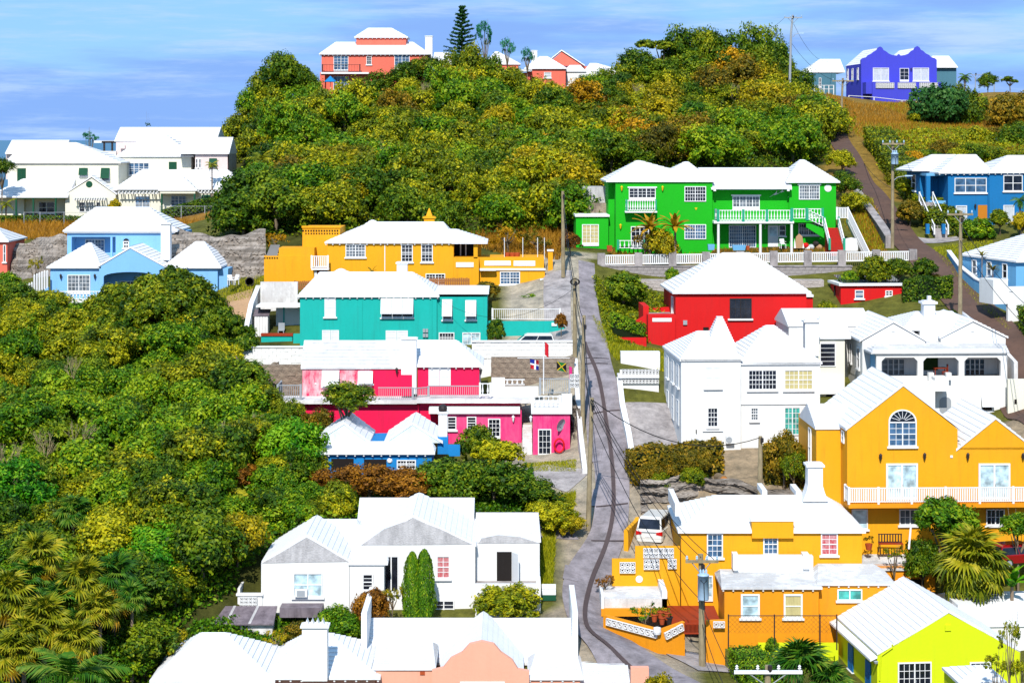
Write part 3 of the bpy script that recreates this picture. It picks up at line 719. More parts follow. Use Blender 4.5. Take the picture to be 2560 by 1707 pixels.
def treepx(name, label, cat, px, py, Y, rpx, kind, mat, fill=False, **k):
    p = W(px, py, Y); r = rpx*Y/F
    if fill:                                          # a shrub: leaves down to the ground
        fl = k.get('flat', 1.0); top = p.z+r*fl; zg = ground(p.x, p.y); bot = max(zg-.1, top-3.2*r)
        if bot < p.z-r*fl: k['flat'] = (top-bot)/2/r; p.z = (top+bot)/2
    return tree(name, label, cat, p.x, p.y, rpx*Y/F, kind, mat, zc=p.z, **k)
def inpoly(x, y, poly):
    c = False; n = len(poly)
    for i in range(n):
        x1, y1 = poly[i]; x2, y2 = poly[(i+1) % n]
        if (y1 > y) != (y2 > y) and x < (x2-x1)*(y-y1)/(y2-y1)+x1: c = not c
    return c
def scatter(poly, yr, step, seed, jitter=.45):
    g = random.Random(seed); out = []; y = yr[0]; row = 0
    while y < yr[1]:
        x = -75+(step/2 if row % 2 else 0)
        while x < 75:
            X = x+g.uniform(-1, 1)*step*jitter; Y = y+g.uniform(-1, 1)*step*jitter
            z = ground(X, Y); px = X/Y*F+CX; py = HY-(z-H)/Y*F
            if inpoly(px, py, poly): out.append((X, Y, z, px, py))
            x += step
        y += step*.9; row += 1
    return out
BARE = {}
def bare_mesh(v):
    if v not in BARE:
        g = random.Random(90+v); mb = MB()
        def br(p, d, l, r, n):
            q = p+d*l; m = p+d*l*.5+Vector((g.uniform(-.1, .1), g.uniform(-.1, .1), 0))*l
            mb.tube([p, m, q], [r, r*.8, r*.6], 4)
            if n:
                for _ in range(3): br(q if g.random() > .4 else m, (d+Vector((g.uniform(-.6, .6), g.uniform(-.6, .6), g.uniform(0, .5)))).normalized(), l*g.uniform(.55, .8), r*.6, n-1)
        for i in range(5): br(Vector((g.uniform(-.1, .1), g.uniform(-.1, .1), 0)), Vector((g.uniform(-.6, .6), g.uniform(-.6, .6), 1)).normalized(), .5, .022, 3)
        BARE[v] = mb.mesh('branches', TWIG)
    return BARE[v]
def bare(label, px, py, Y, hpx, group=None):
    p = W(px, py, Y); t = thing('bare_shrub', label, 'shrub', p, RT.uniform(0, 6), group)
    o = link('branches', bare_mesh(RT.randrange(4)), t); s = hpx*Y/F/1.35; o.scale = (s, s, s)
    MB().tube([(0, 0, -2.5), (0, 0, 0), (0, 0, .15*s)], .03*s, 5).build('stem', TWIG, t)
# palms
FROND = {}
def fan_leaf(mat, v):
    k = ('fan', mat.name, v)
    if k not in FROND:
        g = random.Random(v); mb = MB(); n = 22; tint = []
        mb.tube([(0, 0, 0), (.28, 0, .16), (.55, 0, .2)], .014, 4); tint += [.4]*(len(mb.f))
        for i in range(n):
            a = R(-128+256*i/(n-1)); w = R(6.4); l = .62*(1-.12*abs(a)/2.2)*g.uniform(.9, 1.05); c = (.5, 0, .2)
            def q(r, an, dz): return (c[0]+r*math.cos(an), c[1]+r*math.sin(an), c[2]+dz)
            dr = g.uniform(.10, .26)
            b0 = q(.03, a, 0); m0, mm, m1 = q(l*.55, a-w, .0), q(l*.55, a, .045), q(l*.55, a+w, .0); t0, t1 = q(l*.82, a-w*.35, -dr*.45), q(l*.82, a+w*.35, -dr*.45); e = q(l, a, -dr)
            j = len(mb.f); mb.face([b0, m0, mm]); mb.face([b0, mm, m1]); mb.face([m0, t0, t1, mm]); mb.face([mm, t1, m1]); mb.face([t0, e, t1]); tint += [g.gauss(.5, .2)]*(len(mb.f)-j)
        me = mb.mesh('frond', mat); at = me.attributes.new('tint', 'FLOAT', 'FACE'); at.data.foreach_set('value', [min(1, max(0, t)) for t in tint]); FROND[k] = me
    return FROND[k]
def feather_leaf(mat, v):
    k = ('feather', mat.name, v)
    if k not in FROND:
        g = random.Random(v+5); mb = MB(); tint = []; n = 26
        def sp(t): return Vector((t*.95, 0, .42*t-.62*t*t*(1+.12*v)))
        mb.tube([sp(i/8) for i in range(9)], [.016*(1-i/10) for i in range(9)], 4); tint += [.7]*len(mb.f)
        for i in range(n):
            t = .12+.88*i/n; p = sp(t); l = .34*math.sin(math.pi*min(1, .16+t*.84))**.6*g.uniform(.85, 1.1)
            for s in (-1, 1):
                dv = Vector((.55, s*.85, -.22-g.uniform(0, .3))).normalized(); up = Vector((.012, 0, .012)); w = Vector((.016, -s*.008, 0))
                m = p+dv*l*.55+Vector((0, 0, .02)); e = p+dv*l+Vector((0, 0, -.09*l/.3))
                mb.face([p-w, p+w, m+w*.9, m-w*.9]); mb.face([m-w*.9, m+w*.9, e]); tint += [g.gauss(.5, .18)]*2
        me = mb.mesh('frond', mat); at = me.attributes.new('tint', 'FLOAT', 'FACE'); at.data.foreach_set('value', [min(1, max(0, t)) for t in tint]); FROND[k] = me
    return FROND[k]
def blade_leaf(mat, v):                       # banana / bird-of-paradise / agave leaf
    k = ('blade', mat.name, v)
    if k not in FROND:
        mb = MB(); prev = None
        for i in range(8):
            t = i/7; w = .11*math.sin(math.pi*min(1, .08+t*.92))**.7 if i < 7 else .004; x = t*.9; z = .6*t-.45*t*t*(1+.2*v)
            cur = [(x, -w, z-.03), (x, 0, z), (x, w, z-.03)]
            if prev: mb.face([prev[0], prev[1], cur[1], cur[0]]); mb.face([prev[1], prev[2], cur[2], cur[1]])
            prev = cur
        me = mb.mesh('leaf', mat); at = me.attributes.new('tint', 'FLOAT', 'FACE'); at.data.foreach_set('value', [.45+.3*(i % 3)/2 for i in range(len(me.polygons))]); FROND[k] = me
    return FROND[k]
def palm(name, label, cat, px, py, Y, rpx, style, mat, n=18, seed=0, trunk_px=None, group=None, elev=(75, -25), dry=None, base=None):
    # (px, py) is the crown centre
    p = W(px, py, Y); g = random.Random(seed); s = rpx*Y/F
    zg = ground(p.x, p.y) if base is None else W(px, base, Y).z
    zg = min(zg, p.z-.2)
    t = thing(name, label, cat, (p.x, p.y, zg), 0, group); h = p.z-zg
    f = {'fan': fan_leaf, 'feather': feather_leaf, 'blade': blade_leaf}[style]
    mb = MB(); r = s*.07 if style != 'blade' else s*.05; k = 8
    mb.lathe([(r*(1.25-.3*i/k)*(1.12 if i % 2 else 1), h*i/k*1.0-(.2 if i == 0 else 0)) for i in range(k+1)], (0, 0, 0), 8)
    mb.build('trunk', PBARK, t)
    for i in range(n):
        a = i*2.39996+g.uniform(-.2, .2); e = R(elev[0]+(elev[1]-elev[0])*((i+.5)/n)**.8+g.uniform(-8, 8))
        mm = dry if (dry and i > n*.84) else mat
        o = link('frond' if style != 'blade' else 'leaf', f(mm, g.randrange(3)), t, (0, 0, h))
        o.rotation_euler = (g.uniform(-.3, .3), -e+(.35 if style != 'fan' else 0), a); q = s*g.uniform(.85, 1.1); o.scale = (q, q, q)
    return t
def hedge_mesh(L, D, Hh, mat, leaf=.13, dens=60, seed=0, rnd=.12, nm='foliage'):
    g = np.random.default_rng(seed); P = []; Nn = []
    faces = [((1, 0, 0), (0, 1, 0), (0, 0, 1), L, D, Hh), ]
    def add(n, o, e1, e2, l1, l2):
        m = max(30, int(l1*l2*dens)); a = g.random((m, 2))
        q = np.array(o)+a[:, :1]*np.array(e1)*l1+a[:, 1:]*np.array(e2)*l2+np.array(n)*g.normal(0, rnd*.6, (m, 1))
        P.append(q); Nn.append(np.array(n)+g.normal(size=(m, 3))*.5+np.array([0, 0, .25]))
    add((0, -1, 0), (0, 0, 0), (1, 0, 0), (0, 0, 1), L, Hh); add((0, 1, 0), (0, D, 0), (1, 0, 0), (0, 0, 1), L, Hh)
    add((0, 0, 1), (0, 0, Hh), (1, 0, 0), (0, 1, 0), L, D); add((-1, 0, 0), (0, 0, 0), (0, 1, 0), (0, 0, 1), D, Hh); add((1, 0, 0), (L, 0, 0), (0, 1, 0), (0, 0, 1), D, Hh)
    P = np.concatenate(P); Nn = np.concatenate(Nn)
    # uneven top line
    P[:, 2] *= 1+.09*np.sin(P[:, 0]*1.7+seed)*np.sin(P[:, 0]*.6+2*seed)
    P[:, 1] += .1*np.sin(P[:, 0]*2.3+P[:, 2]*2)
    T = g.normal(.5, .2, len(P))+.12*np.sin(P[:, 0]*2.1)
    return leaves_mesh(nm, P, Nn, leaf*g.uniform(.7, 1.25, len(P)), T, mat, rng=g)
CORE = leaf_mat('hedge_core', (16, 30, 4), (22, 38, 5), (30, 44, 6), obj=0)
def hedge(label, A, B, D, Hh, mat, leaf=.12, dens=90, seed=0, group=None, name='hedge', zoff=0, drop=.6):
    # A, B world (x, y); the hedge follows the ground between its ends
    A = Vector(A); B = Vector(B); v = B-A; L = v.length; za = ground(*A)+zoff; zb = ground(*B)+zoff
    t = thing(name, label, 'hedge', (A.x, A.y, za), math.atan2(v.y, v.x), group)
    me = hedge_mesh(L, D, Hh, mat, leaf, dens, seed)
    co = np.zeros(len(me.vertices)*3, np.float32); me.vertices.foreach_get('co', co); co = co.reshape(-1, 3); co[:, 2] += co[:, 0]/L*(zb-za); me.vertices.foreach_set('co', co.ravel()); me.update()
    link('foliage', me, t); q = .12; dz = zb-za
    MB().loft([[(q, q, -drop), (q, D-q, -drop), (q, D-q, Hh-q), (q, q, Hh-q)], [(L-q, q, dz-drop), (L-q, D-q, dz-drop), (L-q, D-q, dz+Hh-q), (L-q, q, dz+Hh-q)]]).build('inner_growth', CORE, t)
    return t
def blades(name, pts, h, w, mat, seed=0, lean=.35):
    # a field of grass blades: pts (n,3) world
    g = np.random.default_rng(seed); n = len(pts); a = g.random(n)*6.283; hh = h*g.uniform(.5, 1.2, n)
    side = np.stack([np.cos(a), np.sin(a), 0*a], 1)*w; tip = np.stack([g.normal(0, lean, n), g.normal(0, lean, n), np.ones(n)], 1)*hh[:, None]
    v = np.stack([pts-side, pts+side, pts+tip], 1).reshape(-1, 3); me = bpy.data.meshes.new(name)
    me.vertices.add(3*n); me.vertices.foreach_set('co', v.astype(np.float32).ravel()); me.loops.add(3*n); me.loops.foreach_set('vertex_index', np.arange(3*n, dtype=np.int32))
    me.polygons.add(n); me.polygons.foreach_set('loop_start', np.arange(0, 3*n, 3, dtype=np.int32))
    at = me.attributes.new('tint', 'FLOAT', 'FACE'); at.data.foreach_set('value', np.clip(g.normal(.5, .2, n), 0, 1).astype(np.float32))
    me.materials.append(mat); me.update(calc_edges=True)
    return link(name, me, kind='stuff')
def field(poly, Yr, n, seed):
    # n random ground points whose place lies inside the surveyed outline
    g = np.random.default_rng(seed); out = []; tot = 0; xs_ = [p[0] for p in poly]
    while tot < n:
        Y = g.uniform(Yr[0], Yr[1], 6000); px = g.uniform(min(xs_), max(xs_), 6000); X = (px-CX)/F*Y; Z = ground_np(X, Y); py = HY-(Z-H)/Y*F
        m = np.array([inpoly(a, b, poly) for a, b in zip(px, py)])
        if not m.any(): break
        out.append(np.stack([X, Y, Z], 1)[m]); tot += m.sum()
    return np.concatenate(out)[:n] if out else np.zeros((0, 3))
# ================================================================== roads, paths, lawns
strip('road', [(1700,1740,111),(1640,1690,114),(1545,1600,118.5),(1482,1535,122.3),(1452,1480,127),(1478,1400,131),(1528,1310,136),(1532,1220,141),(1530,1150,144.5),(1518,1090,147.5),(1508,1000,153),(1494,900,159.5),(1488,820,166),(1474,760,172),(1469,700,178),(1466,640,185)], [4.6,4.4,3.6,3.0,2.7,2.8,2.4,2.4,2.6,2.9,2.8,2.2,1.9,1.7,1.5,1.5], ASPH, .1)
tarp = [(1690,1707,112.6),(1600,1652,115.6),(1500,1590,119),(1462,1548,121.6),(1461,1500,125),(1480,1430,129.5),(1520,1350,134.5),(1536,1290,137.8),(1532,1180,143),(1524,1090,147.5),(1508,1000,153),(1494,930,157.5),(1473,880,161),(1462,840,164.5)]
for k,(x0,x1,y,Y) in enumerate(((1452,1520,903,159.2),(1455,1523,886,160.4),(1474,1560,1025,151.6),(1490,1570,1265,138.4),(1478,1560,1345,134.4))): strip('road_joint',[(x0,y,Y),(x1,y+1,Y)],.11,TAR,.16)
for x,y,Y,w_ in ((1500,1130,145.5,.9),(1510,1250,139.5,1.1),(1490,960,155.8,.8),(1440,1420,129.5,1.0),(1560,1612,117.6,1.2)): strip('road_patch',[(x-14,y+18,Y-1.0),(x-8,y-18,Y+1.0)],w_,ASPH,.125)
strip('tar_patch', tarp, .28, TAR, .18)
strip('road.001', [(2075,300,255),(2105,360,236),(2160,450,214),(2220,535,199.5),(2300,620,187.5),(2410,740,175),(2510,870,163),(2600,990,152),(2680,1080,145)], [2.2,2.4,2.6,2.9,3.3,4.0,4.4,4.6,4.6], ASPH2, .1)
strip('driveway', [(2262,585,193.5),(2330,600,192.5),(2400,596,194)], [2.6,1.8,1.2], CONC, .06)
strip('driveway.001', [(1395,660,182.5),(1392,730,175),(1396,800,168.5),(1400,850,164.5)], [2.6,2.4,2.2,2.0], CONC, .06)
strip('driveway.002', [(1330,1170,145.5),(1400,1200,142.5),(1450,1195,142)], [2.4,3.4,3.6], CONC, .05)
strip('driveway.003', [(1300,1345,135),(1380,1335,135.5),(1430,1330,136)], [1.4,2.0,2.8], ASPH, .05)
strip('driveway.004', [(600,660,182),(592,720,178),(580,800,170)], [2.4,2.2,2.0], YBRN, .06)
strip('paved_yard', [(1640,1120,146.5),(1636,1040,151),(1620,1000,153)], [5.2,4.6,3.6], CONC, .055)
strip('paved_yard.001', [(1690,1592,121.2),(1740,1610,120.2),(1790,1640,117)], [2.8,3.2,2.2], CONC, .06)
# ================================================================== front row
s = Bld('salmon_house', 'salmon pink house with white stepped roofs and a curved Dutch gable', 'house', 113, 900, 1760)
s.body(390,675,1697,1800,6.5,SALMON); s.roof(390,675,1697,505,563,1579,6.5,rafters=PIPE)
s.body(682,938,1689,1800,6.5,SALMON,d=.25); s.roof(682,938,1689,767,823,1580,6.5,d=.25,rafters=PIPE)
ch = s.chimney(755,818,1562,1702,-.55,.8,cap=.1)
a = s.P(760,1566,-.45); b = s.P(812,1547,-.45)
for k in range(4): x = a.x+(b.x-a.x)*k/4; MB().prism([(x,a.z+.003),(x+.3,a.z+.003),(x+.15,a.z+.42)],-.45,.1).build('chimney_crown', WHITE, ch)
s.body(908,1436,1655,1800,7,SALMON,d=4.2); s.roof(908,1436,1655,905,1436,1543,7,d=4.2,kind='side',over=.15)
s.bx(903,917,1532,1680,4.05,11.3,WHITE,'parapet'); s.bx(1431,1445,1530,1660,4.05,11.3,WHITE,'parapet')
s.poly([(1080,1800),(1080,1676),(1108,1669),(1127,1645),(1155,1631),(1174,1610),(1204,1603),(1235,1610),(1253,1631),(1281,1650),(1295,1673),(1323,1678),(1323,1800)],.45,SALMON,d=-.3,name='gable_wall')
s.roof(1098,1310,1692,1204,1204,1607,7.5,d=.15,kind='front',over=.0)
s.body(940,1082,1672,1800,5,SALMON,d=.5); s.roof(936,1085,1668,940,1082,1640,5,d=.5,over=.1,rdm=.97)
s.body(1324,1450,1692,1800,5,SALMON,d=.2); s.roof(1326,1452,1692,1340,1440,1648,5,d=.2,over=.15,rdm=.95,rafters=PIPE)
s.body(1448,1570,1700,1800,4,SALMON,d=.8); s.roof(1448,1570,1699,1450,1566,1650,5,d=.8,over=.1,rdm=.95)
s.body(1577,1622,1668,1800,.4,SALMON,d=-1.6,name='garden_wall')
s.bx(1150,1262,1703,1740,-.34,-.3,WHITE,'window')
s.bx(1050,1062,1678,1686,.44,.5,TERRA,'vent')

s = Bld('white_cottage', 'white house with three grey rendered gables and a big slab roof', 'house', 124, 980, 1540)
s.body(653,873,1407,1519,6,WHITEW,gable=(767,1341)); s.poly([(655,1407),(767,1344),(871,1403)],.03,GREYST,d=-.033,name='gable_render')
s.roof(655,880,1408,767,767,1338,6.5,kind='front',over=.03,course=.34)
s.body(874,960,1407,1519,5.5,WHITEW,d=.02); s.roof(876,965,1406,890,960,1310,6,d=.02,over=.12,rdm=.93)
s.roof(700,905,1360,776,890,1297,7,d=4,over=.1); s.body(700,905,1360,1420,7,WHITEW,d=4.1)
s.body(896,1188,1363,1545,8,WHITEW,d=1.2,gable=(1033,1295)); s.poly([(903,1362),(960,1322),(1033,1296),(1100,1322),(1180,1360)],.03,GREYST,d=1.165,name='gable_render')
s.roof(894,1190,1365,1033,1033,1289,8,d=1.3,kind='front',over=.03,course=.34)
s.body(893,1182,1330,1450,6,WHITEW,d=7.5); s.roof(893,1182,1328,891,1183,1243,6,d=7.5,kind='side',over=.06)
s.body(1190,1349,1357,1463,6,WHITEW,d=2.2); s.roof(1188,1350,1350,1190,1346,1281,6.5,d=2.3,over=.06,rdm=.95)
s.poly([(1196,1358),(1204,1345),(1245,1337),(1300,1342),(1349,1357)],.03,GREYST,d=2.165,name='gable_render')
s.bx(1188,1352,1459,1560,.1,.3,WHITEW,'terrace_wall'); s.slab(1188,1352,1468,.3,2.2,.2,CONC,'terrace_floor')
s.bx(1341,1352,1459,1560,.3,6,WHITEW,'terrace_wall')
s.bx(1242,1279,1379,1466,2.15,2.2,SHADE,'doorway_shade')  # dark plate, the shade of the open door put into its colour
a = s.P(1279,1379,2.1); b = s.P(1279,1461,2.1); lf = MB().loft([[(a.x+.02,2.12,b.z),(a.x+.06,2.12,b.z),(a.x+.45,1.35,b.z),(a.x+.41,1.35,b.z)],[(a.x+.02,2.12,a.z),(a.x+.06,2.12,a.z),(a.x+.45,1.35,a.z),(a.x+.41,1.35,a.z)]]).build('door', SHUT, s.root)
s.win(733,1431,807,1491,cols=2,grid=(1,1),pane=GLASSL)
s.bx(737,768,1473,1492,-.35,-.1,SHUT,'air_conditioner'); s.bx(742,762,1476,1490,-.37,-.352,METAL,'grille')
s.win(906,1433,933,1475,cols=1,grid=(1,4)); s.win(959,1388,997,1480,d=1.2,cols=2,grid=(1,1),split=False)
s.win(1091,1388,1125,1445,d=1.2,cols=1,grid=(2,4),pane=CURTR); s.win(1083,1499,1136,1543,d=1.2,cols=2,grid=(1,4))
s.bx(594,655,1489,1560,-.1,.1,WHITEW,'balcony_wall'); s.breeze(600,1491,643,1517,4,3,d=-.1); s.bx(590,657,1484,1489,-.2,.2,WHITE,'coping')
s.bx(594,600,1470,1520,.1,4,WHITEW,'balcony_wall')
o = thing('shed_roof','long grey sheet roof of a lean-to below the white cottage','lean-to',W(590,1590,121.5))
q = Bld.__new__(Bld); q.root = o; q.O = o.location.copy(); q.rz = 0; q.c = 1; q.s_ = 0; q.Y = 121.5; q.cam = Vector((0,0,H))-q.O
a = q.P(500,1562); b = q.P(684,1520,1.6); e = q.P(684,1562)
MB().loft([[(a.x,0,a.z),(e.x,0,a.z),(e.x,0,a.z+.08),(a.x,0,a.z+.08)],[(a.x,1.9,b.z),(e.x,1.9,b.z),(e.x,1.9,b.z+.08),(a.x,1.9,b.z+.08)]]).build('roof_sheet', SHEET, o)
for x in (561, 620): k = q.P(x,1562); MB().loft([[(k.x,-.02,a.z+.085),(k.x+.16,-.02,a.z+.085),(k.x+.16,-.02,a.z+.1),(k.x,-.02,a.z+.1)],[(k.x+.3,1.9,b.z+.085),(k.x+.46,1.9,b.z+.085),(k.x+.46,1.9,b.z+.1),(k.x+.3,1.9,b.z+.1)]]).build('sheet_joint', GREYST, o)
MB().box(a.x+.2,e.x-.1,.3,1.8,-1,a.z).build('wall', STONEW, o)
s.bx(699,804,1519,1543,-1.3,0,SHEET,'awning'); 
treat = thing('white_slab','white boat hull lying among the trees left of the white cottage','boat',W(535,1512,128))
MB().loft([[(-1,0,.0),(1.2,.2,-.25),(1.2,.9,-.25),(-1,.7,0)],[(-1.1,-.2,.5),(1.3,.0,.15),(1.4,1.2,.15),(-1.1,1,.5)]]).build('hull', WHITEW, treat)

s = Bld('yellow_house', 'amber yellow house with broad white hip roof, parapet bump and tall chimney', 'house', 128, 1930, 1480)
s.body(1703,2155,1324,1480,8.5,YEL); s.roof(1703,2155,1326,1793,2057,1236,8.5,over=.22,course=.5,mat=WHITE)
s.bx(1700,1878,1319,1330,-.1,-.002,WHITE,'cornice'); s.bx(1985,2157,1319,1330,-.1,-.002,WHITE,'cornice')
s.bx(1880,1984,1303,1345,-.3,.5,YEL,'parapet'); s.bx(1877,1987,1300,1303,-.36,.56,WHITE,'coping')
s.win(1767,1333,1807,1393,cols=1,grid=(3,4)); s.win(1908,1334,1945,1385,cols=1,grid=(3,4)); s.win(2052,1332,2094,1387,cols=1,grid=(2,4),pane=CURTR)
s.chimney(2020,2057,1160,1252,3.2,1.2,taper=.35)
s.bx(1688,1701,1260,1290,.2,6,WHITE,'parapet'); s.bx(1906,1918,1226,1240,4.6,7.5,WHITE,'roof_rib'); s.bx(1990,2004,1228,1240,4.6,7.5,WHITE,'roof_rib')
# lower annex
s.body(1811,2047,1466,1590,3.6,YEL2,d=-4); s.roof(1811,2047,1466,1800,2035,1424,4,d=-4,over=.2,rdm=.97,mat=ROOFOLD,rafters=PIPE)
s.bx(1835,2033,1390,1430,-.9,-.3,WHITEW,'parapet'); s.bx(1833,1846,1386,1425,-1.1,-.1,WHITE,'parapet'); s.bx(2008,2024,1386,1422,-1.1,-.1,WHITE,'parapet')
s.body(2048,2232,1458,1590,3,YEL2,d=-3.4); s.roof(2048,2232,1457,2046,2180,1408,3.4,d=-3.4,over=.15,rdm=.97,mat=ROOFOLD,rafters=PIPE)
s.win(1852,1484,1899,1544,d=-4,cols=1,grid=(1,1),fw=.11,pane=GLASSL); s.win(1959,1484,2006,1544,d=-4,cols=1,grid=(1,1),fw=.11,pane=CURTY); s.win(2093,1472,2155,1500,d=-3.4,cols=2,grid=(1,1),split=False,pane=GLASST)
s.door(1745,1438,1782,1502,d=-.02,cols=1,grid=(1,3),pane=GLASSL)
# left terrace and yard of the yellow house
s.body(1530,1700,1398,1495,.4,YEL,d=.1,name='terrace_wall'); s.body(1588,1700,1366,1400,.35,YEL,d=.25,name='terrace_wall')
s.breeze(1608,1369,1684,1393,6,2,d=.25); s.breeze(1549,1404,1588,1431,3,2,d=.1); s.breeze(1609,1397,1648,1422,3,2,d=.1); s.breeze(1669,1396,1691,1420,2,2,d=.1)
p = s.P(1598,1447,.1); MB(lambda a,b,c: (p.x+a, .09-c, p.z+b)).lathe([(.01,.06),(.2,.06),(.23,.03),(.23,-.02)],n=20).build('wall_plaque', WHITE, s.root)
s.slab(1505,1668,1496,-3.4,.1,.8,STONEW,'planter_bed'); s.bx(1503,1510,1488,1530,-3.6,.1,WHITE,'kerb'); s.bx(1655,1668,1478,1525,-3.4,.1,WHITE,'kerb')
s.bx(1512,1558,1475,1500,-.6,.0,YEL,'planter_wall')
s.bx(1503,1668,1522,1540,-3.75,-3.42,YEL2,'planter_wall')
s.slab(1668,1800,1549,-3.9,-.1,.3,RUST,'patio_floor')
w0 = W(1512,1536,122.5); w1 = W(1648,1582,119.6); w2 = W(1709,1552,120.4)
t = slope_wall('garden_wall','low orange garden wall with white pierced block frieze beside the road bend',[(w0.x,w0.y),(w1.x,w1.y),(w2.x,w2.y)],[w0.z,w1.z+.25,w2.z],1,.3,YEL2)
def frieze(t, A, B, n, up0, up1, h=.42):
    A = Vector(A)-t.location; B = Vector(B)-t.location; v = B-A; L = math.hypot(v.x, v.y); ang = math.atan2(v.y, v.x); me = breeze_mesh(L/n*.98, h, WHITE); nrm = Vector((v.y, -v.x, 0)).normalized()
    for i in range(n):
        q = A.lerp(B, (i+.5)/n)+nrm*.24; q.z += up0+(up1-up0)*i/n; o = link('breeze_block', me, t, q); o.rotation_euler = (0, -math.atan2(v.z, L), ang)
frieze(t, w0.lerp(w1,.08)+Vector((0,0,.02)), w1+Vector((0,0,.25)), 9, -.3, -.3); frieze(t, w1.lerp(w2,.15), w2.lerp(w1,.1), 3, -.25, -.2)
p = W(1643,1578,119.3); o = MB().lathe([(.02,.3),(.22,.24),(.24,0),(.2,-.15)],n=12).build('round_lamp', WHITE, None, loc=p); tag(o,'white globe on the corner of the low orange garden wall','lamp')
for i,(x,y) in enumerate(((1636,1545),(1655,1552),(1668,1540),(1673,1552),(1652,1538))):
    p = W(x,y,121.4); o = thing('flower_pot',['terracotta flower pot nearest the bend on the garden wall','terracotta pot in the middle of the garden pots','terracotta pot behind the others by the patio','dark pot with green plant by the red gate','small terracotta pot at the back of the garden pots'][i],'flower pot',p,0,'pots by the orange garden wall')
    MB().lathe([(.13,-.2),(.2,.2),(.24,.2),(.24,.28),(.19,.28),(.17,.1),(.01,.1)],n=10).build('pot', TERRA if i != 3 else DARKM, o); c = link('plant', crown_mesh('loose',i,L_GREEN), o, (0,0,.4)); c.scale = (.22,)*3
gt = thing('red_gate','rust red metal bar gate between the orange garden walls','gate',W(1731,1586,119.8))
a = W(1710,1556,119.8)-gt.location; b = W(1752,1586,119.8)-gt.location
MB().box(a.x,b.x,-.03,.03,b.z+.05,b.z+.13).build('lower_rail',RUST,gt); MB().box(a.x,b.x,-.03,.03,a.z-.08,a.z).build('upper_rail',RUST,gt)
me = MB().box(-.02,.02,-.02,.02,b.z+.13,a.z-.08).mesh('bar',RUST)
for i in range(13): link('bar', me, gt, (a.x+(b.x-a.x)*(i+.5)/13,0,0))
t = slope_wall('garden_wall','short orange garden wall with pierced white blocks right of the red gate',[tuple(W(1765,1590,119.5).xy),tuple(W(1812,1590,119.5).xy)],[W(1765,1550,119.5).z,W(1812,1548,119.5).z],1,.3,YEL2); frieze(t, W(1782,1558,119.3), W(1811,1558,119.3), 2, 0, 0, .36)
# chain-link fence
def chainlink(label, pts, h, post=DARKM, cell=.28, group=None, nlines=None):
    p0 = Vector(pts[0]); t = thing('chain_link_fence', label, 'fence', p0, 0, group); net = MB(); k = 0
    for a, b in zip(pts, pts[1:]):
        a = Vector(a)-p0; b = Vector(b)-p0; L = (b-a).length; n = int(L/cell)
        for i in range(-int(h/cell), n+1):
            for s_ in (1, -1):
                u0, u1 = i*cell, i*cell+h; z0, z1 = 0, h
                if u0 < 0: z0 = -u0; u0 = 0
                if u1 > L: z1 = h-(u1-L); u1 = L
                if u1-u0 < .1: continue
                if s_ < 0: z0, z1 = h-z0, h-z1
                A = a.lerp(b, u0/L)+Vector((0,0,z0)); B = a.lerp(b, u1/L)+Vector((0,0,z1)); net.tube([A,B],.006,3)
        net.tube([a+Vector((0,0,h)), b+Vector((0,0,h))], .025, 4)
    net.build('wire_mesh', post, t, kind='stuff')
    for a in pts: a = Vector(a)-p0; MB().box(a.x-.035,a.x+.035,a.y-.035,a.y+.035,a.z-1,a.z+h+.08).build('fence_post', post, t)
    return t
chainlink('rusty chain link fence along the foot of the orange annex', [W(x,1582,119.3) for x in (1821,1936,2050,2092)], 1.05)
# orange stepped wall behind the van
t = slope_wall('boundary_wall','amber boundary wall stepping uphill beside the parked white van',[tuple(W(1565,1360,133.5).xy),tuple(W(1590,1310,136.5).xy),tuple(W(1612,1270,139).xy),tuple(W(1620,1225,142).xy)],[W(1565,1325,133.5).z,W(1600,1300,136.5).z,W(1612,1262,139).z,W(1618,1216,142).z],1.2,.3,YEL)
s = Bld('yellow_shed', 'small amber outbuilding with white lean roof beside the fan palm', 'outbuilding', 131, 2240, 1500)
s.body(2157,2338,1418,1510,4,YEL2); s.roof(2157,2342,1420,2160,2300,1380,4.5,over=.15,rdm=.9,mat=ROOFOLD); s.bx(2276,2310,1447,1490,-.04,.0,SHADE,'doorway_shade')

s = Bld('lime_house', 'lime yellow gabled house with white stepped roof and blue side shutters', 'house', 116, 2372, 1760, 5.8)
s.body(2193,2551,1632,1800,9,LIME,gable=(2372,1533)); s.roof(2193,2551,1634,2372,2372,1527,9,kind='front',over=.0,course=.36)
e = s.root.children[-1]
ul = s.u(2193); zt = s.z(1634)
MB().loft([[(ul-.42,-.02,zt-.32),(ul-.002,-.02,zt-.13),(ul-.002,-.02,zt-.02),(ul-.42,-.02,zt-.2)],[(ul-.42,9.1,zt-.32),(ul-.002,9.1,zt-.13),(ul-.002,9.1,zt-.02),(ul-.42,9.1,zt-.2)]]).build('eave', ROOF, s.root)
s.door(2244,1655,2328,1745,cols=2,grid=(3,4)); s.win(2424,1654,2477,1710,cols=1,grid=(4,5),split=False)
for d0 in (1.2, 5.0):
    s.shutter(0,0,0,0,T=s._T('L',0,ul),rect=(d0,d0+1.1,zt-2.3,zt-.75),mat=BSHUT,sill=True)
s.bx(2363,2378,1562,1576,-.08,0,LIME,'gable_vent'); 
p = s.P(2231,1610,-.06); MB().tube([p,s.P(2231,1618,-.06),s.P(2203,1638,-.06),s.P(2199,1700,-.06)],.05,6).build('downpipe', LIME, s.root)
g = MB(); p = s.P(2190,1655,-.2); g.lathe([(.02,-.1),(.1,-.06),(.14,.06),(.05,.1)],p,8).build('floodlight', METAL, s.root)
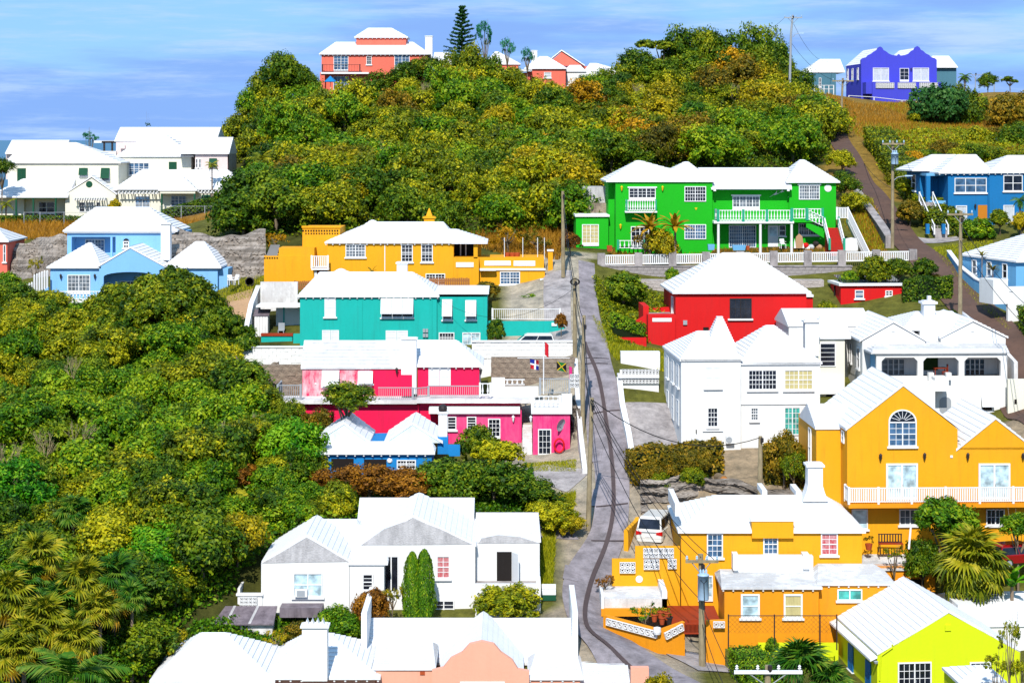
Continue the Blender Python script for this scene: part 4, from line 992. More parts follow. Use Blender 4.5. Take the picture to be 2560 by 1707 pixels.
w = Bld('lime_garden_wall', 'bright yellow garden wall behind the dark fan palm', 'wall', 123, 1990, 1660); w.body(1896,2096,1608,1660,.3,LIME)
s = Bld('white_roofed_house', 'plain white roofed house with white gable right of the lime house', 'house', 121, 2500, 1640, 3)
s.body(2440,2620,1560,1700,8,WHITEW,d=2); s.roof(2425,2640,1560,2438,2640,1478,8,d=2,kind='side',over=.1,mat=WHITE); s.bx(2395,2440,1512,1600,3,6,WHITEW,'wall')
s = Bld('porch_roof', 'small white stepped porch roof at the foot of the lime house', 'porch', 108, 2450, 1760, 4)
s.body(2400,2510,1706,1790,3,LIME); s.roof(2400,2512,1704,2452,2468,1662,3,over=.1)

# ================================================================== right middle
s = Bld('gabled_yellow_house', 'tall amber house with two front gables, fanlight window and white balcony', 'house', 134.5, 2300, 1392, 1.8)
s.body(2118,2394,1073,1400,10,YEL,gable=(2258,966)); s.roof(2116,2400,1075,2258,2258,961,10,kind='front',over=.06,course=.42)
s.body(2394,2600,1118,1400,9,YEL,d=.004,gable=None)
s.poly([(2392,1124),(2489,1049),(2586,1124)],9,YEL,d=.004,name='wall'); s.roof(2392,2588,1126,2489,2489,1044,9,d=.0,kind='front',over=.05,course=.42)
s.body(2041,2117,1068,1262,7,YEL,d=2.2); s.roof(2041,2150,1068,2036,2150,1008,6,d=2.2,kind='side',over=.1)
u0 = s.u(2041,2.2); s.side('L',u0,4.0,4.9,s.z(1180,2.2),s.z(1080,2.2),cols=1,grid=(1,2)); 
s.side('L',s.u(2118),.9,1.7,s.z(1113),s.z(1082),cols=1,grid=(1,2),sill=False)
# fanlight window
f = s.win(2221,1054,2291,1115,cols=2,grid=(2,4)); a = s.P(2221,1054); b = s.P(2291,1054); cx_, r_ = (a.x+b.x)/2, (b.x-a.x)/2
arc = lambda r, n=16: [(cx_+r*math.cos(math.pi*k/n), a.z+.01+r*.86*math.sin(math.pi*k/n)) for k in range(n+1)]
mb = MB(); o_, i_ = arc(r_), arc(r_-.1); o2 = arc(r_*.42); 
for k in range(16): mb.loft([[(o_[k][0],-.09,o_[k][1]),(o_[k][0],0,o_[k][1]),(i_[k][0],0,i_[k][1]),(i_[k][0],-.09,i_[k][1])],[(o_[k+1][0],-.09,o_[k+1][1]),(o_[k+1][0],0,o_[k+1][1]),(i_[k+1][0],0,i_[k+1][1]),(i_[k+1][0],-.09,i_[k+1][1])]])
for k in range(1,8): q = math.pi*k/8; mb.tube([(cx_+.2*math.cos(q),-.04,a.z+.03+.2*.86*math.sin(q)),(cx_+(r_-.08)*math.cos(q),-.04,a.z+(r_-.08)*.86*math.sin(q))],.02,4)
fl = mb.build('fanlight', WHITE, s.root); MB().prism(arc(r_-.05),-.028,-.006).build('pane', GLASS, fl)
s.door(2215,1158,2294,1250,cols=2,grid=(1,1),pane=GLASSL,panel=.12,fw=.12); s.door(2446,1158,2525,1250,cols=2,grid=(1,1),pane=GLASSL,panel=.12,fw=.12)
for x,y in ((2200,1140),(2310,1138),(2418,1138),(2556,1138)): s.lantern(x,y)
s.bx(2376,2382,1138,1144,-.06,0,WHITE,'junction_box')
zf = s.z(1258,-1.4); a = s.u(2122,-1.4); b = s.u(2600,-1.4)
MB().box(a,b,-1.4,-.003,zf-.3,zf).build('balcony_floor', YEL2, s.root)
pts = [(s.u(x,-1.35),-1.35,zf) for x in (2122,2196,2279,2364,2449,2533,2600)]; s.railing([(pts[0][0],-.1,zf)]+pts,1.05,gap=.15,style='picket')
s.win(2248,1272,2302,1312,cols=2,grid=(2,2),split=False); s.win(2465,1272,2511,1312,cols=2,grid=(2,2),split=False); s.win(2129,1272,2169,1322,cols=1,grid=(1,1),pane=GLASSL,split=False)
b_ = thing('garden_bench','ornate brown metal bench against the amber wall under the balcony','bench',W(2225,1372,133.2))
MB().box(-.8,.8,-.5,0,.4,.46).build('seat',RUST,b_); 
mb = MB().box(-.8,.8,-.04,0,.46,.52); mb.box(-.8,.8,-.04,0,.98,1.04); mb.build('backrest',DARKM,b_)
for i in range(9): MB().box(-.78+i*.185,-.70+i*.185,-.035,-.005,.52,.98).build('back_slat',DARKM,b_)
for x in (-.78,.74):
    for y in (-.5,-.06): MB().box(x,x+.05,y,y+.05,-.2,.4).build('leg',DARKM,b_)
bp = W(2272,1372,130); tag(MB().tube([(0,0,0),(.2,.3,1.5)],.07,6).build('white_post', WHITE, None, loc=bp),'leaning white post in front of the garden bench','post')
pl = thing('potted_plant','potted plant at the left end of the amber wall by the bench','plant',W(2172,1366,133)); MB().lathe([(.18,-.2),(.26,.2),(.2,.2)],n=10).build('pot',TERRA,pl); c = link('foliage',crown_mesh('loose',2,L_BROWN),pl,(0,0,.5)); c.scale=(.4,.4,.4)

s = Bld('white_house', 'tall white two storey house with pyramid chimney and shaded left wall', 'house', 146, 1780, 1129, 3.2)
s.body(1703,1852,898,1140,9.5,WHITEW); s.body(1853,2050,905,1140,8,WHITEW,d=.25)
s.roof(1703,1852,898,1745,1800,826,9.5,over=.12,course=.4); s.roof(1853,2050,906,1915,1935,812,8,d=.25,over=.15,course=.4)
s.bx(1702,1853,893,902,-.12,-.003,WHITE,'cornice'); s.bx(1854,2052,901,911,.1,.247,WHITE,'cornice')
mb = MB(); a = s.P(1768,848,3); b = s.P(1840,848,3); p = s.P(1800,792,3.6); n = 12
for k in range(n):
    t0, t1 = k/n, (k+1)/n; c_ = (a.x+b.x)/2; h_ = (b.x-a.x)/2*(1-t0*.86); z0, z1 = a.z-.6+(p.z-a.z+.6)*t0, a.z-.6+(p.z-a.z+.6)*t1
    mb.loft([[(c_-h_,4-h_,z0),(c_+h_,4-h_,z0),(c_+h_,4+h_,z0),(c_-h_,4+h_,z0)],[(c_-h_,4-h_,z1),(c_+h_,4-h_,z1),(c_+h_,4+h_,z1),(c_-h_,4+h_,z1)]])
mb.build('pyramid_roof', ROOF, s.root)
s.shutter(1762,916,1803,969,leaves=2); s.win(1768,1018,1795,1067,cols=1,grid=(3,4)); s.bx(1757,1808,1075,1078,-.12,0,WHITE,'sill')
s.win(1870,924,1942,974,d=.25,cols=2,grid=(4,4)); s.win(1960,924,2032,974,d=.25,cols=2,grid=(3,4),pane=CURTY); s.win(1876,1018,1896,1051,d=.25,cols=1,grid=(3,4))
s.bx(1853,2050,1007,1010,.15,.247,WHITE,'string_course'); s.win(1960,1017,2001,1087,d=.25,cols=2,grid=(2,5),pane=GLASST,split=False,sill=False); 
ul = s.u(1703)
for k, d0 in enumerate((.9,3.6,6.6)):
    s.shutter(0,0,0,0,T=s._T('L',0,ul),rect=(d0,d0+1.15,s.z(972),s.z(915)),leaves=1); s.shutter(0,0,0,0,T=s._T('L',0,ul),rect=(d0,d0+1.15,s.z(1068),s.z(1005)),leaves=1,sill=False)
for (x0,x1,y0,y1) in ((1730,1759,1095,1113),(1816,1836,1090,1108)):
    o = s.bx(x0,x1,y0,y1,-.45,-.1,SHUT,'air_conditioner'); p = s.P((x0+x1)/2-3,(y0+y1)/2,-.46); MB(lambda a,b,c: (p.x+a,-.452-c,p.z+b)).lathe([(.22,0),(.22,.03),(.16,.03),(.02,.02)],n=14).build('fan_grille',METAL,o)
s.bx(1740,1742,1074,1084,-.1,0,SHADE,'vent')
s = Bld('arcaded_house', 'white house with three arched verandah openings and twin pediments', 'house', 155, 2350, 1060, 2.4)
# verandah front with three chamfered openings
def arch_front(s, x0, x1, y0, y1, ops, d, depth, mat):
    a = s.P(x0,y0,d); b = s.P(x1,y1,d); zt, zb = a.z, b.z; xs_ = [a.x]; 
    for i,(p0,p1,q0,q1) in enumerate(ops):
        l = s.P(p0,q0,d); r = s.P(p1,q1,d)
        MB().box(xs_[-1],l.x,d,d+depth,zb,zt).build('wall',mat,s.root); xs_.append(r.x)
        MB().box(l.x,r.x,d,d+depth,l.z,zt).build('wall',mat,s.root); MB().box(l.x,r.x,d,d+depth,zb,r.z).build('wall',mat,s.root)
        c = .28
        for sx, x in ((1,l.x),(-1,r.x)): MB().prism([(x,l.z),(x,l.z-c),(x+sx*c,l.z)] if sx > 0 else [(x,l.z),(x-c,l.z),(x,l.z-c)],d+.002,d+depth-.002).build('corner_bracket',mat,s.root)
    MB().box(xs_[-1],b.x,d,d+depth,zb,zt).build('wall',mat,s.root)
arch_front(s,2191,2518,876,1075,[(2204,2294,894,940),(2308,2397,894,940),(2411,2502,894,940)],0,.35,WHITEW)
s.body(2191,2518,880,1075,6,WHITEW,d=2.4); s.slab(2191,2518,945,.35,2.4,.3,CONC,'verandah_floor'); 
s.roof(2182,2516,880,2196,2508,850,3.6,over=.18,rdm=.95,mat=ROOFOLD,course=.8); s.bx(2181,2520,874,882,-.22,-.003,WHITE,'cornice')
s.bx(2190,2196,885,945,.35,2.4,PALEB,'wall'); s.bx(2512,2518,885,945,.35,2.4,WHITEW,'wall')
s.win(2204,896,2262,938,d=2.4,cols=4,grid=(1,3),split=False,sill=False); s.win(2411,896,2462,938,d=2.4,cols=4,grid=(1,3),split=False,sill=False); s.bx(2310,2345,893,925,2.3,2.4,L_HEDGE,'wall_creeper') 
s.body(2156,2312,853,900,5,WHITEW,d=2.5,gable=(2233,808)); s.roof(2152,2312,853,2233,2233,803,9,d=2.5,kind='front',over=.12)
s.body(2353,2514,845,900,5,WHITEW,d=2.5,gable=(2432,805)); s.roof(2352,2516,845,2432,2432,800,9,d=2.5,kind='front',over=.12)
s.body(2300,2370,825,900,5,WHITEW,d=3.0); s.roof(2262,2425,822,2290,2380,777,8,d=3.2,over=.2)
s.chimney(2310,2338,752,800,5.5,1.0,cap=.16); a = s.P(2320,740,5.8); b = s.P(2328,752,5.8); MB().box(a.x,b.x,5.8,6.2,b.z,a.z).build('chimney_pot',WHITE,s.root)
for x in (2233,2432): s.bx(x-4,x+4,822,829,2.44,2.5,WHITEW,'gable_vent')
s.body(2156,2190,862,1075,9,WHITEW,d=2.6); ul = s.u(2156,2.6); s.side('L',ul,3.4,4.4,s.z(925,2.6),s.z(872,2.6),cols=1,grid=(1,2)); s.side('L',ul,6.4,7.2,s.z(920,2.6),s.z(868,2.6),cols=1,grid=(1,2))
s.body(2044,2112,845,990,6,CREAM,d=4.5); s.roof(2040,2120,843,2052,2110,790,7,d=4.5,over=.2); s.win(2049,857,2089,916,d=4.5,cols=1,grid=(1,5),split=False,sill=False)
s.chimney(2013,2048,800,890,2.6,.9)
s.body(1972,2170,815,900,6,WHITEW,d=8); s.roof(1972,2175,812,1973,2170,770,6,d=8,kind='side',over=.1)
a = s.P(1968,775,8); s.bx(2046,2110,945,985,4.1,4.5,WHITEW,'balcony_wall'); s.bx(2066,2106,951,1000,4.46,4.5,SHADE,'doorway_shade')
s.bx(2337,2372,944,978,-1.6,-.003,WHITEW,'stair_landing'); s.bx(2322,2335,932,950,-.5,-.004,WHITEW,'gate_pier'); s.bx(2366,2379,932,950,-.5,-.004,WHITEW,'gate_pier')
a = s.P(2290,990,-1.5); b = s.P(2337,950,-1.5); MB().prism([(a.x,a.z-2.5),(b.x,a.z-2.5),(b.x,b.z),(a.x,a.z)],-1.6,-.004).build('stair_flank',WHITEW,s.root)
s.poly([(2349,1060)]+[(2349+29*(1-math.cos(math.pi*k/10))/2,1003-11*math.sin(math.pi*k/10)) for k in range(11)]+[(2378,1060)],.02,METAL,d=-.03,name='arched_door')
s.awning(2451,985,2483,1015,leaves=1,drop=.4); s.bx(2395,2414,986,1060,-.05,0,WHITE,'shutter')
tb = thing('patio_table','brown patio table under the middle verandah arch','table',s.world(s.u(2350,1.2),1.2,s.z(945,.35))); MB().box(-.5,.5,-.35,.35,.68,.73).build('tabletop',RUST,tb)
for x in (-.45,.4):
    for y in (-.3,.26): MB().box(x,x+.05,y,y+.05,0,.68).build('leg',RUST,tb)
ct = thing('patio_chair','brown wooden chair beside the verandah table','chair',s.world(s.u(2362,1.0),1.0,s.z(945,.35))); MB().box(-.22,.22,-.22,.22,.4,.45).build('seat',RUST,ct); MB().box(.18,.22,-.22,.22,.45,1.0).build('backrest',RUST,ct)
for x in (-.2,.16):
    for y in (-.2,.16): MB().box(x,x+.04,y,y+.04,0,.4).build('leg',RUST,ct)
w = Bld('cream_wall','cream yard wall right of the arcaded house','wall',154,2540,1060); w.body(2520,2640,948,1062,.4,CREAM); w.bx(2536,2542,998,1010,-.02,0,SHADE,'letter_slot')
# ================================================================== middle left: pink, blue cottage, teal, amber, light blue
s = Bld('pink_house', 'hot pink house with peeling left wall, white terrace and tall chimney', 'house', 151, 1000, 1100)
s.body(756,1012,918,1100,5,PINKP,d=3,name='peeling_wall'); s.body(930,1013,917,995,4.9,PINK,d=2.985)
s.roof(756,1012,918,775,1013,850,5,d=3,kind='side',over=.12,course=.4,mat=ROOFOLD)
e0 = s.u(1013,3)
zr = s.z(853,5.5); ze = s.z(916,3)
MB().loft([[(e0+.14,3,ze-.1),(e0+.17,3,ze-.1),(e0+.17,5.5,zr-.1),(e0+.14,5.5,zr-.1)],[(e0+.14,3,s.z(992,3)),(e0+.17,3,s.z(992,3)),(e0+.17,5.5,s.z(992,3)),(e0+.14,5.5,s.z(992,3))]]).build('gable_side',PINK,s.root)
s.chimney(1003,1041,845,985,2.0,1.1,cap=.08,taper=.0); s.bx(1003,1030,937,990,1.95,1.998,PINK,'chimney_breast')
s.body(1044,1198,912,1020,5,PINK,d=2.6); s.roof(1044,1200,913,1042,1140,849,5.2,d=2.6,over=.25,course=.4,rafters=PIPE)
s.awning(805,925,849,963,d=3,drop=.05); s.awning(895,927,933,957,d=3,drop=.05); s.shutter(1071,917,1127,963,d=2.6,leaves=2,sill=False)
s.side('R',s.u(1198,2.6),3.4,4.6,s.z(965,2.6),s.z(915,2.6),cols=1,grid=(2,4),sill=False); s.lantern(1202,927,2.4)
s.lantern(992,925,2.9); s.bx(787,791,957,961,2.95,3.0,WHITE,'electric_box')
# terrace slabs and lower storey
s.slab(690,1042,1000,.6,3.2,.3,STONEW,'terrace_floor'); s.slab(1042,1336,998,.0,3.0,.3,STONEW,'terrace_floor')
s.body(700,1050,1012,1140,4,PINK,d=1.2); s.body(1050,1300,1008,1120,4,PINK,d=.7); s.slab(1072,1300,1021,-.9,.69,.4,WHITEW,'lower_roof')
s.body(1100,1304,1030,1120,3,PINK2,d=-.6)
s.win(1118,1041,1141,1074,d=-.6,cols=1,grid=(1,4)); s.win(1167,1041,1191,1072,d=-.6,cols=1,grid=(1,4)); s.door(1220,1046,1251,1100,d=-.6,cols=1,grid=(3,4)); s.lantern(1283,1044,-.6,SHUT)
s.body(1332,1425,1025,1160,4,PINK2,d=-2.4); s.slab(1328,1430,1018,-2.6,1.6,.5,WHITEW,'terrace_floor'); s.door(1345,1072,1378,1144,d=-2.4,cols=1,grid=(3,4)); s.lantern(1327,1045,-2.2,SHUT)
stair(s,s.u(1306,-1),s.u(1330,-1),-2.3,s.z(1122,-2.3),.6,s.z(1060,.6),9,STONEW)
s.rail_px(1331,1400,990,1018,-2.4,gap=.3,style='turned',postw=.1); s.bx(1404,1430,985,1018,-2.5,-2.2,WHITE,'pier')
s.rail_px(945,1032,968,1003,.75,style='bar',gap=.15,posts=False,mat=METAL)
a = s.P(1032,1003,.75); b = s.P(1072,990,2.4); s.railing([(a.x,.75,a.z),(b.x,1.6,a.z)],1.0,style='bar',mat=METAL,gap=.15); 
s.rail_px(1072,1200,964,992,.6,style='bar',gap=.15,posts=False,mat=METAL)
s.rail_px(1200,1226,958,990,.4,style='turned',gap=.3); s.bx(1229,1262,944,992,1.9,2.1,WHITEW,'terrace_wall'); s.rail_px(1262,1312,948,965,2.0,style='turned',gap=.32,posts=False); s.bx(1262.5,1346,966,992,1.9,2.1,WHITEW,'terrace_wall')
a = s.P(694,1000,.7); s.railing([(a.x,3.1,a.z),(a.x,.7,a.z),(s.u(752,.7),.7,a.z)],1.15,style='bar',mat=METAL,gap=.16)
a = s.P(1350,985,-.5); s.railing([(s.u(1350,1.5),1.5,s.z(985,1.5)),(s.u(1424,1.5),1.5,s.z(985,1.5))],1.2,style='bar',mat=METAL,gap=.16)
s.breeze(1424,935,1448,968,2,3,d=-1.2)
# peeling white retaining wall, right of pink house, stepping along the road
slope_wall('roadside_wall','whitewashed wall running down beside the road from the teal yard past the pink house',[tuple(W(x,y,Y).xy) for x,y,Y in ((1438,905,160),(1444,1000,153),(1452,1100,147.5),(1462,1180,143))],[W(1438,895,160).z,W(1446,985,153).z,W(1455,1085,147.5).z,W(1464,1172,143).z],1.5,.35,STONEW,cap=False)
dish = thing('satellite_dish','grey satellite dish on the faded pink tower wall','satellite dish',s.world(s.u(1400,-2.7),-2.7,s.z(1060,-2.5)))
MB(lambda a,b,c: (a,-c,b)).lathe([(.02,-.06),(.3,-.02),(.48,.08),(.5,.1),(.3,.02),(.02,-.02)],n=14).build('reflector',METAL,dish).rotation_euler=(.3,0,.9)
MB().tube([(0,0,-.1),(.1,.2,-.3)],.03,5).build('bracket',METAL,dish)
p = W(1398,1113,148.2); t = thing('hose_reel','red garden hose coiled on the pink tower wall','hose',p)
MB(lambda a,b,c: (a,-b,c)).tube([(.36*math.cos(q),.05+.03*math.sin(3*q),.5*math.sin(q)) for q in [2*math.pi*k/16 for k in range(17)]],.07,6).build('hose',RED,t)
# flags and flagpole
fp = s.world(s.u(1359,1.0),1.0,s.z(985,1.0)); pole = thing('flagpole','white flagpole with a cross bar on the pink house terrace','flagpole',fp)
MB().tube([(0,0,0),(0,0,4.1)],.045,6).build('mast',PIPE,pole); MB().tube([(-2.0,0,2.75),(2.0,0,2.75)],.03,5).build('yard_arm',PIPE,pole)
def flag(name, label, loc, w, h, cells, rot=.5):
    t = thing(name, label, 'flag', loc, rot); g = 10
    for (x0,x1,y0,y1,m) in cells:
        mb = MB(); n = 5; rr = []
        for i in range(n+1):
            x = x0+(x1-x0)*i/n; q = .1*math.sin(x*7+y0*2)*w
            rr.append([(x*w,q-.008,(y0-1)*h-x*.25*h),(x*w,q+.008,(y0-1)*h-x*.25*h),(x*w,q+.008,(y1-1)*h-x*.25*h),(x*w,q-.008,(y1-1)*h-x*.25*h)])
        mb.loft(rr).build('flag_panel', m, t)
FB = paint('flag_blue',(20,40,150),bump=0); FR = paint('flag_red',(210,20,40),bump=0); FG = paint('flag_green',(0,120,50),bump=0); FY = paint('flag_yellow',(240,200,0),bump=0); FP = paint('flag_pink',(255,60,150),bump=0)
flag('flag','flag quartered blue and red by a white cross, hanging left of the flagpole',fp+Vector((-1.0,0,2.7)),.75,.75,[(0,.42,.58,1,FB),(.58,1,.58,1,FR),(0,.42,0,.42,FR),(.58,1,0,.42,FB),(.42,.58,0,1,WHITE),(0,.42,.42,.58,WHITE),(.58,1,.42,.58,WHITE)])
FK = BLACK
t = thing('flag','green and black flag with yellow saltire right of the flagpole','flag',fp+Vector((1.0,0,2.5)),.4)
for nm, pts, m in (('flag_panel',[(0,.0),(.42,.33),(0,.66)],FK),('flag_panel',[(1,.0),(.58,.33),(1,.66)],FK),('flag_panel',[(.08,0),(.5,.28),(.92,0)],FG),('flag_panel',[(.08,.66),(.5,.38),(.92,.66)],FG),('saltire',[(0,0),(.1,0),(1,.66),(.9,.66)],FY),('saltire',[(.9,0),(1,0),(.1,.66),(0,.66)],FY)):
    MB().prism([(x*.8,z-.66-x*.2) for x,z in pts],-.02 if nm=='saltire' else -.008,.006).build(nm,m,t)
flag('flag','bright pink cloth flag at the right end of the terrace',fp+Vector((1.95,-.2,2.2)),.55,1.0,[(0,1,0,1,FP)],1.1)
flag('flag','narrow red flag hanging on the pole against the white wall',fp+Vector((.1,0,4.0)),.3,1.0,[(0,1,0,1,FR)],.3)
s = Bld('blue_cottage', 'small blue cottage with twin white gables and lean porch roof', 'cottage', 142, 930, 1180)
s.body(790,1080,1108,1200,5,BLUE,d=.8,gable=None)
for g0,g1,ax,ay,bx_,by in ((790,920,860,1060,878,1019),(965,1102,1031,1061,1046,1013)):
    s.poly([(g0-2,1107),(ax,ay),(g1+2,1107)],.4,paint('flaked_white_gable',(236,248,250),stain=.7,dark=(190,222,222),scale=2),d=.8,name='gable_wall')
    s.roof(g0-4,g1+4,1108,ax,ax,ay-3,5.6,d=.78,kind='front',over=.03,course=.42)
s.roof(799,1084,1131,806,1078,1102,2.2,d=-1.4,over=.1,rdm=.97,rafters=PIPE)
s.body(806,1079,1132,1205,2,BLUE,d=-1.2); s.win(992,1149,1040,1172,d=-1.2,cols=2,grid=(3,3),sill=False); s.bx(828,884,1146,1175,-1.24,-1.2,SHADE,'doorway_shade'); s.bx(910,966,1148,1175,-1.24,-1.2,SHADE,'doorway_shade')  # two dark plates paint the shade of the recesses
s.chimney(1096,1118,1030,1095,1.2,.8,cap=.08); s.bx(1094,1120,1092,1135,1.1,2.1,BLUE,'chimney_base'); s.bx(1120,1150,1112,1140,.5,.8,BLUE,'garden_wall')
o = MB().lathe([(.15,0),(.28,.1),(.32,.3),(.28,.5),(.1,.6)],n=10); tag(o.build('chimney_cowl',DARKM,None,loc=s.world(s.u(1107,1.6),1.6,s.z(1031,1.6))),'dark round cowl on the blue cottage chimney','chimney cowl')
p = s.P(974,1152,-1.3); MB(lambda a,b,c: (p.x+a,-1.22-c,p.z+b)).lathe([(.02,.1),(.12,.1),(.2,0)],n=10).build('wall_lamp',WHITE,s.root)

s = Bld('teal_house', 'turquoise house with white hip roof and white louvred shutters', 'house', 169, 920, 867)
s.body(750,1092,740,870,8.5,TEAL); s.roof(750,1092,739,800,1030,679,8.5,over=.22,rafters=PIPE,course=.42)
mb = MB(); s.chimney(992,1018,655,690,4.2,.9,cap=.1)
p0 = s.P(852,671,4.3); s.roof_m(p0.x-1.0,p0.x+1.0,3.4,5.4,p0.z-.55,p0.x-.1,p0.x+.1,4.4,4.4,p0.z,ROOF,'roof_cap')
s.body(1092,1218,742,870,6,TEAL,d=.25); s.slab(1090,1222,727,.0,6.4,.3,WHITEW,'roof_slab'); s.bx(1097,1220,722,728,5.8,6.2,WHITE,'parapet')
s.shutter(811,744,840,792); s.awning(952,745,1034,783,leaves=3); s.awning(1105,748,1131,789,d=.25); s.awning(1163,750,1191,789,d=.25)
s.shutter(805,825,848,858,leaves=2,sill=False); s.shutter(964,826,1020,858,leaves=2,sill=False); s.win(1097,831,1136,860,d=.25,cols=1,grid=(5,3)); s.door(1156,831,1201,870,d=.25,cols=2,grid=(2,3),pane=GLASSL)
for i in range(2):
    for j in range(2): s.bx(1057+i*7,1063+i*7,822+j*12,831+j*12,-.18,-.003,METAL,'electric_meter')
s.bx(905,906,742,860,-.05,-.003,TEAL,'downpipe'); s.bx(1078,1080,742,862,-.08,-.003,TEAL,'downpipe')
s.body(1218,1408,803,870,.4,TEAL,d=1.2,name='yard_wall'); s.rail_px(1231,1400,772,801,1.3,style='bar',gap=.17,mat=PIPE); s.bx(1379,1392,807,815,1.1,1.2,WHITE,'letter_box')
s.body(1408,1414,818,870,3,TEAL,d=1.2,name='yard_wall')
# left yard
s.body(651,744,705,760,.4,STONEW,d=7,name='yard_wall'); s.body(690,750,770,850,.3,WHITE,d=4,name='yard_wall'); s.slab(640,750,764,2,5,.15,WHITEW,'yard_roof')
s.body(708,711,766,845,.1,TEAL,d=3.9,name='pilaster'); s.body(653,731,838,870,.4,TEAL,d=1.0,name='planter'); s.bx(652,732,834,840,.9,1.5,RUST,'planter_soil')
s.body(733,752,835,870,.5,TEAL,d=.6,name='yard_wall')
sh = thing('garden_shed','narrow weathered white shed with lean roof in the teal yard','shed',s.world(s.u(653,2.2),2.2,s.z(846,2.2)))
a = s.u(671,2.2)-s.u(637,2.2); h = s.z(790,2.2)-s.z(846,2.2); MB().box(-a/2,a/2,0,1.2,0,h).build('wall',STONEW,sh); MB().loft([[(-a/2-.1,-.1,h),(a/2+.1,-.1,h),(a/2+.1,-.1,h+.06),(-a/2-.1,-.1,h+.06)],[(-a/2-.1,1.3,h+.42),(a/2+.1,1.3,h+.42),(a/2+.1,1.3,h+.48),(-a/2-.1,1.3,h+.48)]]).build('roof',SHEET,sh)
for i in range(5): MB().box(-a/2+.03+i*a/5,-a/2+a/5*(i+1)-.03,-.04,0,.05,h-.05).build('plank',WHITEW,sh)
ch = thing('garden_chair','grey metal garden chair in the teal house yard','chair',s.world(s.u(703,2.4),2.4,s.z(838,2.4)))
MB().box(-.27,.27,-.27,.27,.4,.45).build('seat',METAL,ch); MB().box(-.27,.27,.22,.27,.45,1.05).build('backrest',METAL,ch)
for x in (-.26,.2):
    for y in (-.26,.2): MB().box(x,x+.06,y,y+.06,-.3,.4).build('leg',METAL,ch)
slope_wall('yard_boundary','white and blue boundary wall stepping along the left of the teal yard',[tuple(W(612,868,167).xy),tuple(W(628,780,172).xy),tuple(W(646,690,178).xy)],[W(612,838,167).z,W(630,760,172).z,W(648,716,178).z],1,.3,WHITEW,cap=True)
# whitewashed block walls in front of the teal house
A = W(607,908,164.5); B = W(772,908,164.5); stone_courses('whitewashed_wall','whitewashed block wall below the teal yard, left of the pink house','wall',(A.x,A.y),(B.x,B.y),A.z-.6,W(607,869,164.5).z,.62,.33,WHITEW,cap=WHITEW,seed=3)
A = W(1180,890,162); B = W(1436,890,162); stone_courses('whitewashed_wall','whitewashed block wall below the teal yard, right of the pink house','wall',(A.x,A.y),(B.x,B.y),A.z-.2,W(1180,855,162).z,.62,.33,WHITEW,cap=WHITEW,seed=4)
A = W(1228,980,158); B = W(1436,980,158); stone_courses('rubble_bank','brown rubble stone bank behind the pink terrace under the white wall','wall',(A.x,A.y),(B.x,B.y),A.z-.5,W(1228,893,158).z,.7,.42,STONE2,rough=True,seed=5)
A = W(640,1010,157); B = W(760,1010,157); stone_courses('rubble_bank','grey and orange rubble bank left of the pink house','wall',(A.x,A.y),(B.x,B.y),A.z-.8,W(640,912,157).z,.7,.42,STONE2,rough=True,seed=6)

s = Bld('amber_house', 'long amber house with white hip roof, flared porch and walled terrace', 'house', 181, 980, 705)
s.body(819,1134,607,710,8,YEL); s.roof(819,1134,605,931,1108,554,8,over=.25,rafters=PIPE,course=.42)
p0 = s.P(931,551,4.0); s.roof_m(p0.x-.9,p0.x+.9,3.2,5.2,p0.z-.5,p0.x-.1,p0.x+.1,4.2,4.2,p0.z+.05,ROOF,'roof_cap')
c_ = s.chimney(1060,1086,541,565,4.6,.9,cap=.12,mat=YEL); p = s.P(1073,541,5); MB().loft([[(p.x-.3,4.75,p.z),(p.x+.3,4.75,p.z),(p.x+.3,5.35,p.z),(p.x-.3,5.35,p.z)],[(p.x-.22,4.83,p.z+.25),(p.x+.22,4.83,p.z+.25),(p.x+.22,5.27,p.z+.25),(p.x-.22,5.27,p.z+.25)],[(p.x-.04,5.0,p.z+.75),(p.x+.04,5.0,p.z+.75),(p.x+.04,5.1,p.z+.75),(p.x-.04,5.1,p.z+.75)]]).build('chimney_spire',YEL,c_)
# porch at the right end
s.body(1134,1197,643,725,4,YEL,d=.05); s.bx(1136,1185,606,646,2.6,2.7,SHADE,'porch_back'); s.bx(1184,1194,606,646,.05,.35,YEL,'porch_post'); s.bx(1195,1203,602,640,2.5,2.8,YEL,'porch_post'); s.bx(1150,1153,606,646,2.4,2.5,WHITE,'door_frame'); s.bx(1163,1166,606,646,2.4,2.5,WHITE,'door_frame')  # porch back coloured dark to paint the shade under its roof
s.roof(1136,1212,606,1120,1140,572,6,d=-.05,over=.25,course=.4); s.bx(1140,1184,656,668,-.02,.048,WHITE,'wall_panel')
s.body(1197,1360,643,680,4,YEL,d=.9,name='terrace_wall'); s.bx(1211,1277,652,664,.84,.898,WHITE,'wall_panel'); s.bx(1284,1338,652,665,.84,.898,WHITE,'wall_panel'); s.bx(1195,1364,671,676,.7,.897,WHITE,'string_course')
s.body(1240,1362,676,745,4,YEL,d=.85); s.win(1250,679,1300,711,d=.85,cols=2,grid=(3,4)); s.bx(1350,1359,697,714,.5,.84,SHUT,'air_conditioner'); s.bx(1200,1240,672,677,.2,1,WHITE,'door_hood'); s.body(1197,1240,680,725,.3,YEL,d=2.4)
for x in (1261,1307,1361,1344): p = s.P(x,646,1.2); MB().tube([(p.x,1.2,p.z-.1),(p.x,1.2,p.z+1.9)],.035,5).build('pergola_post',PIPE,s.root)
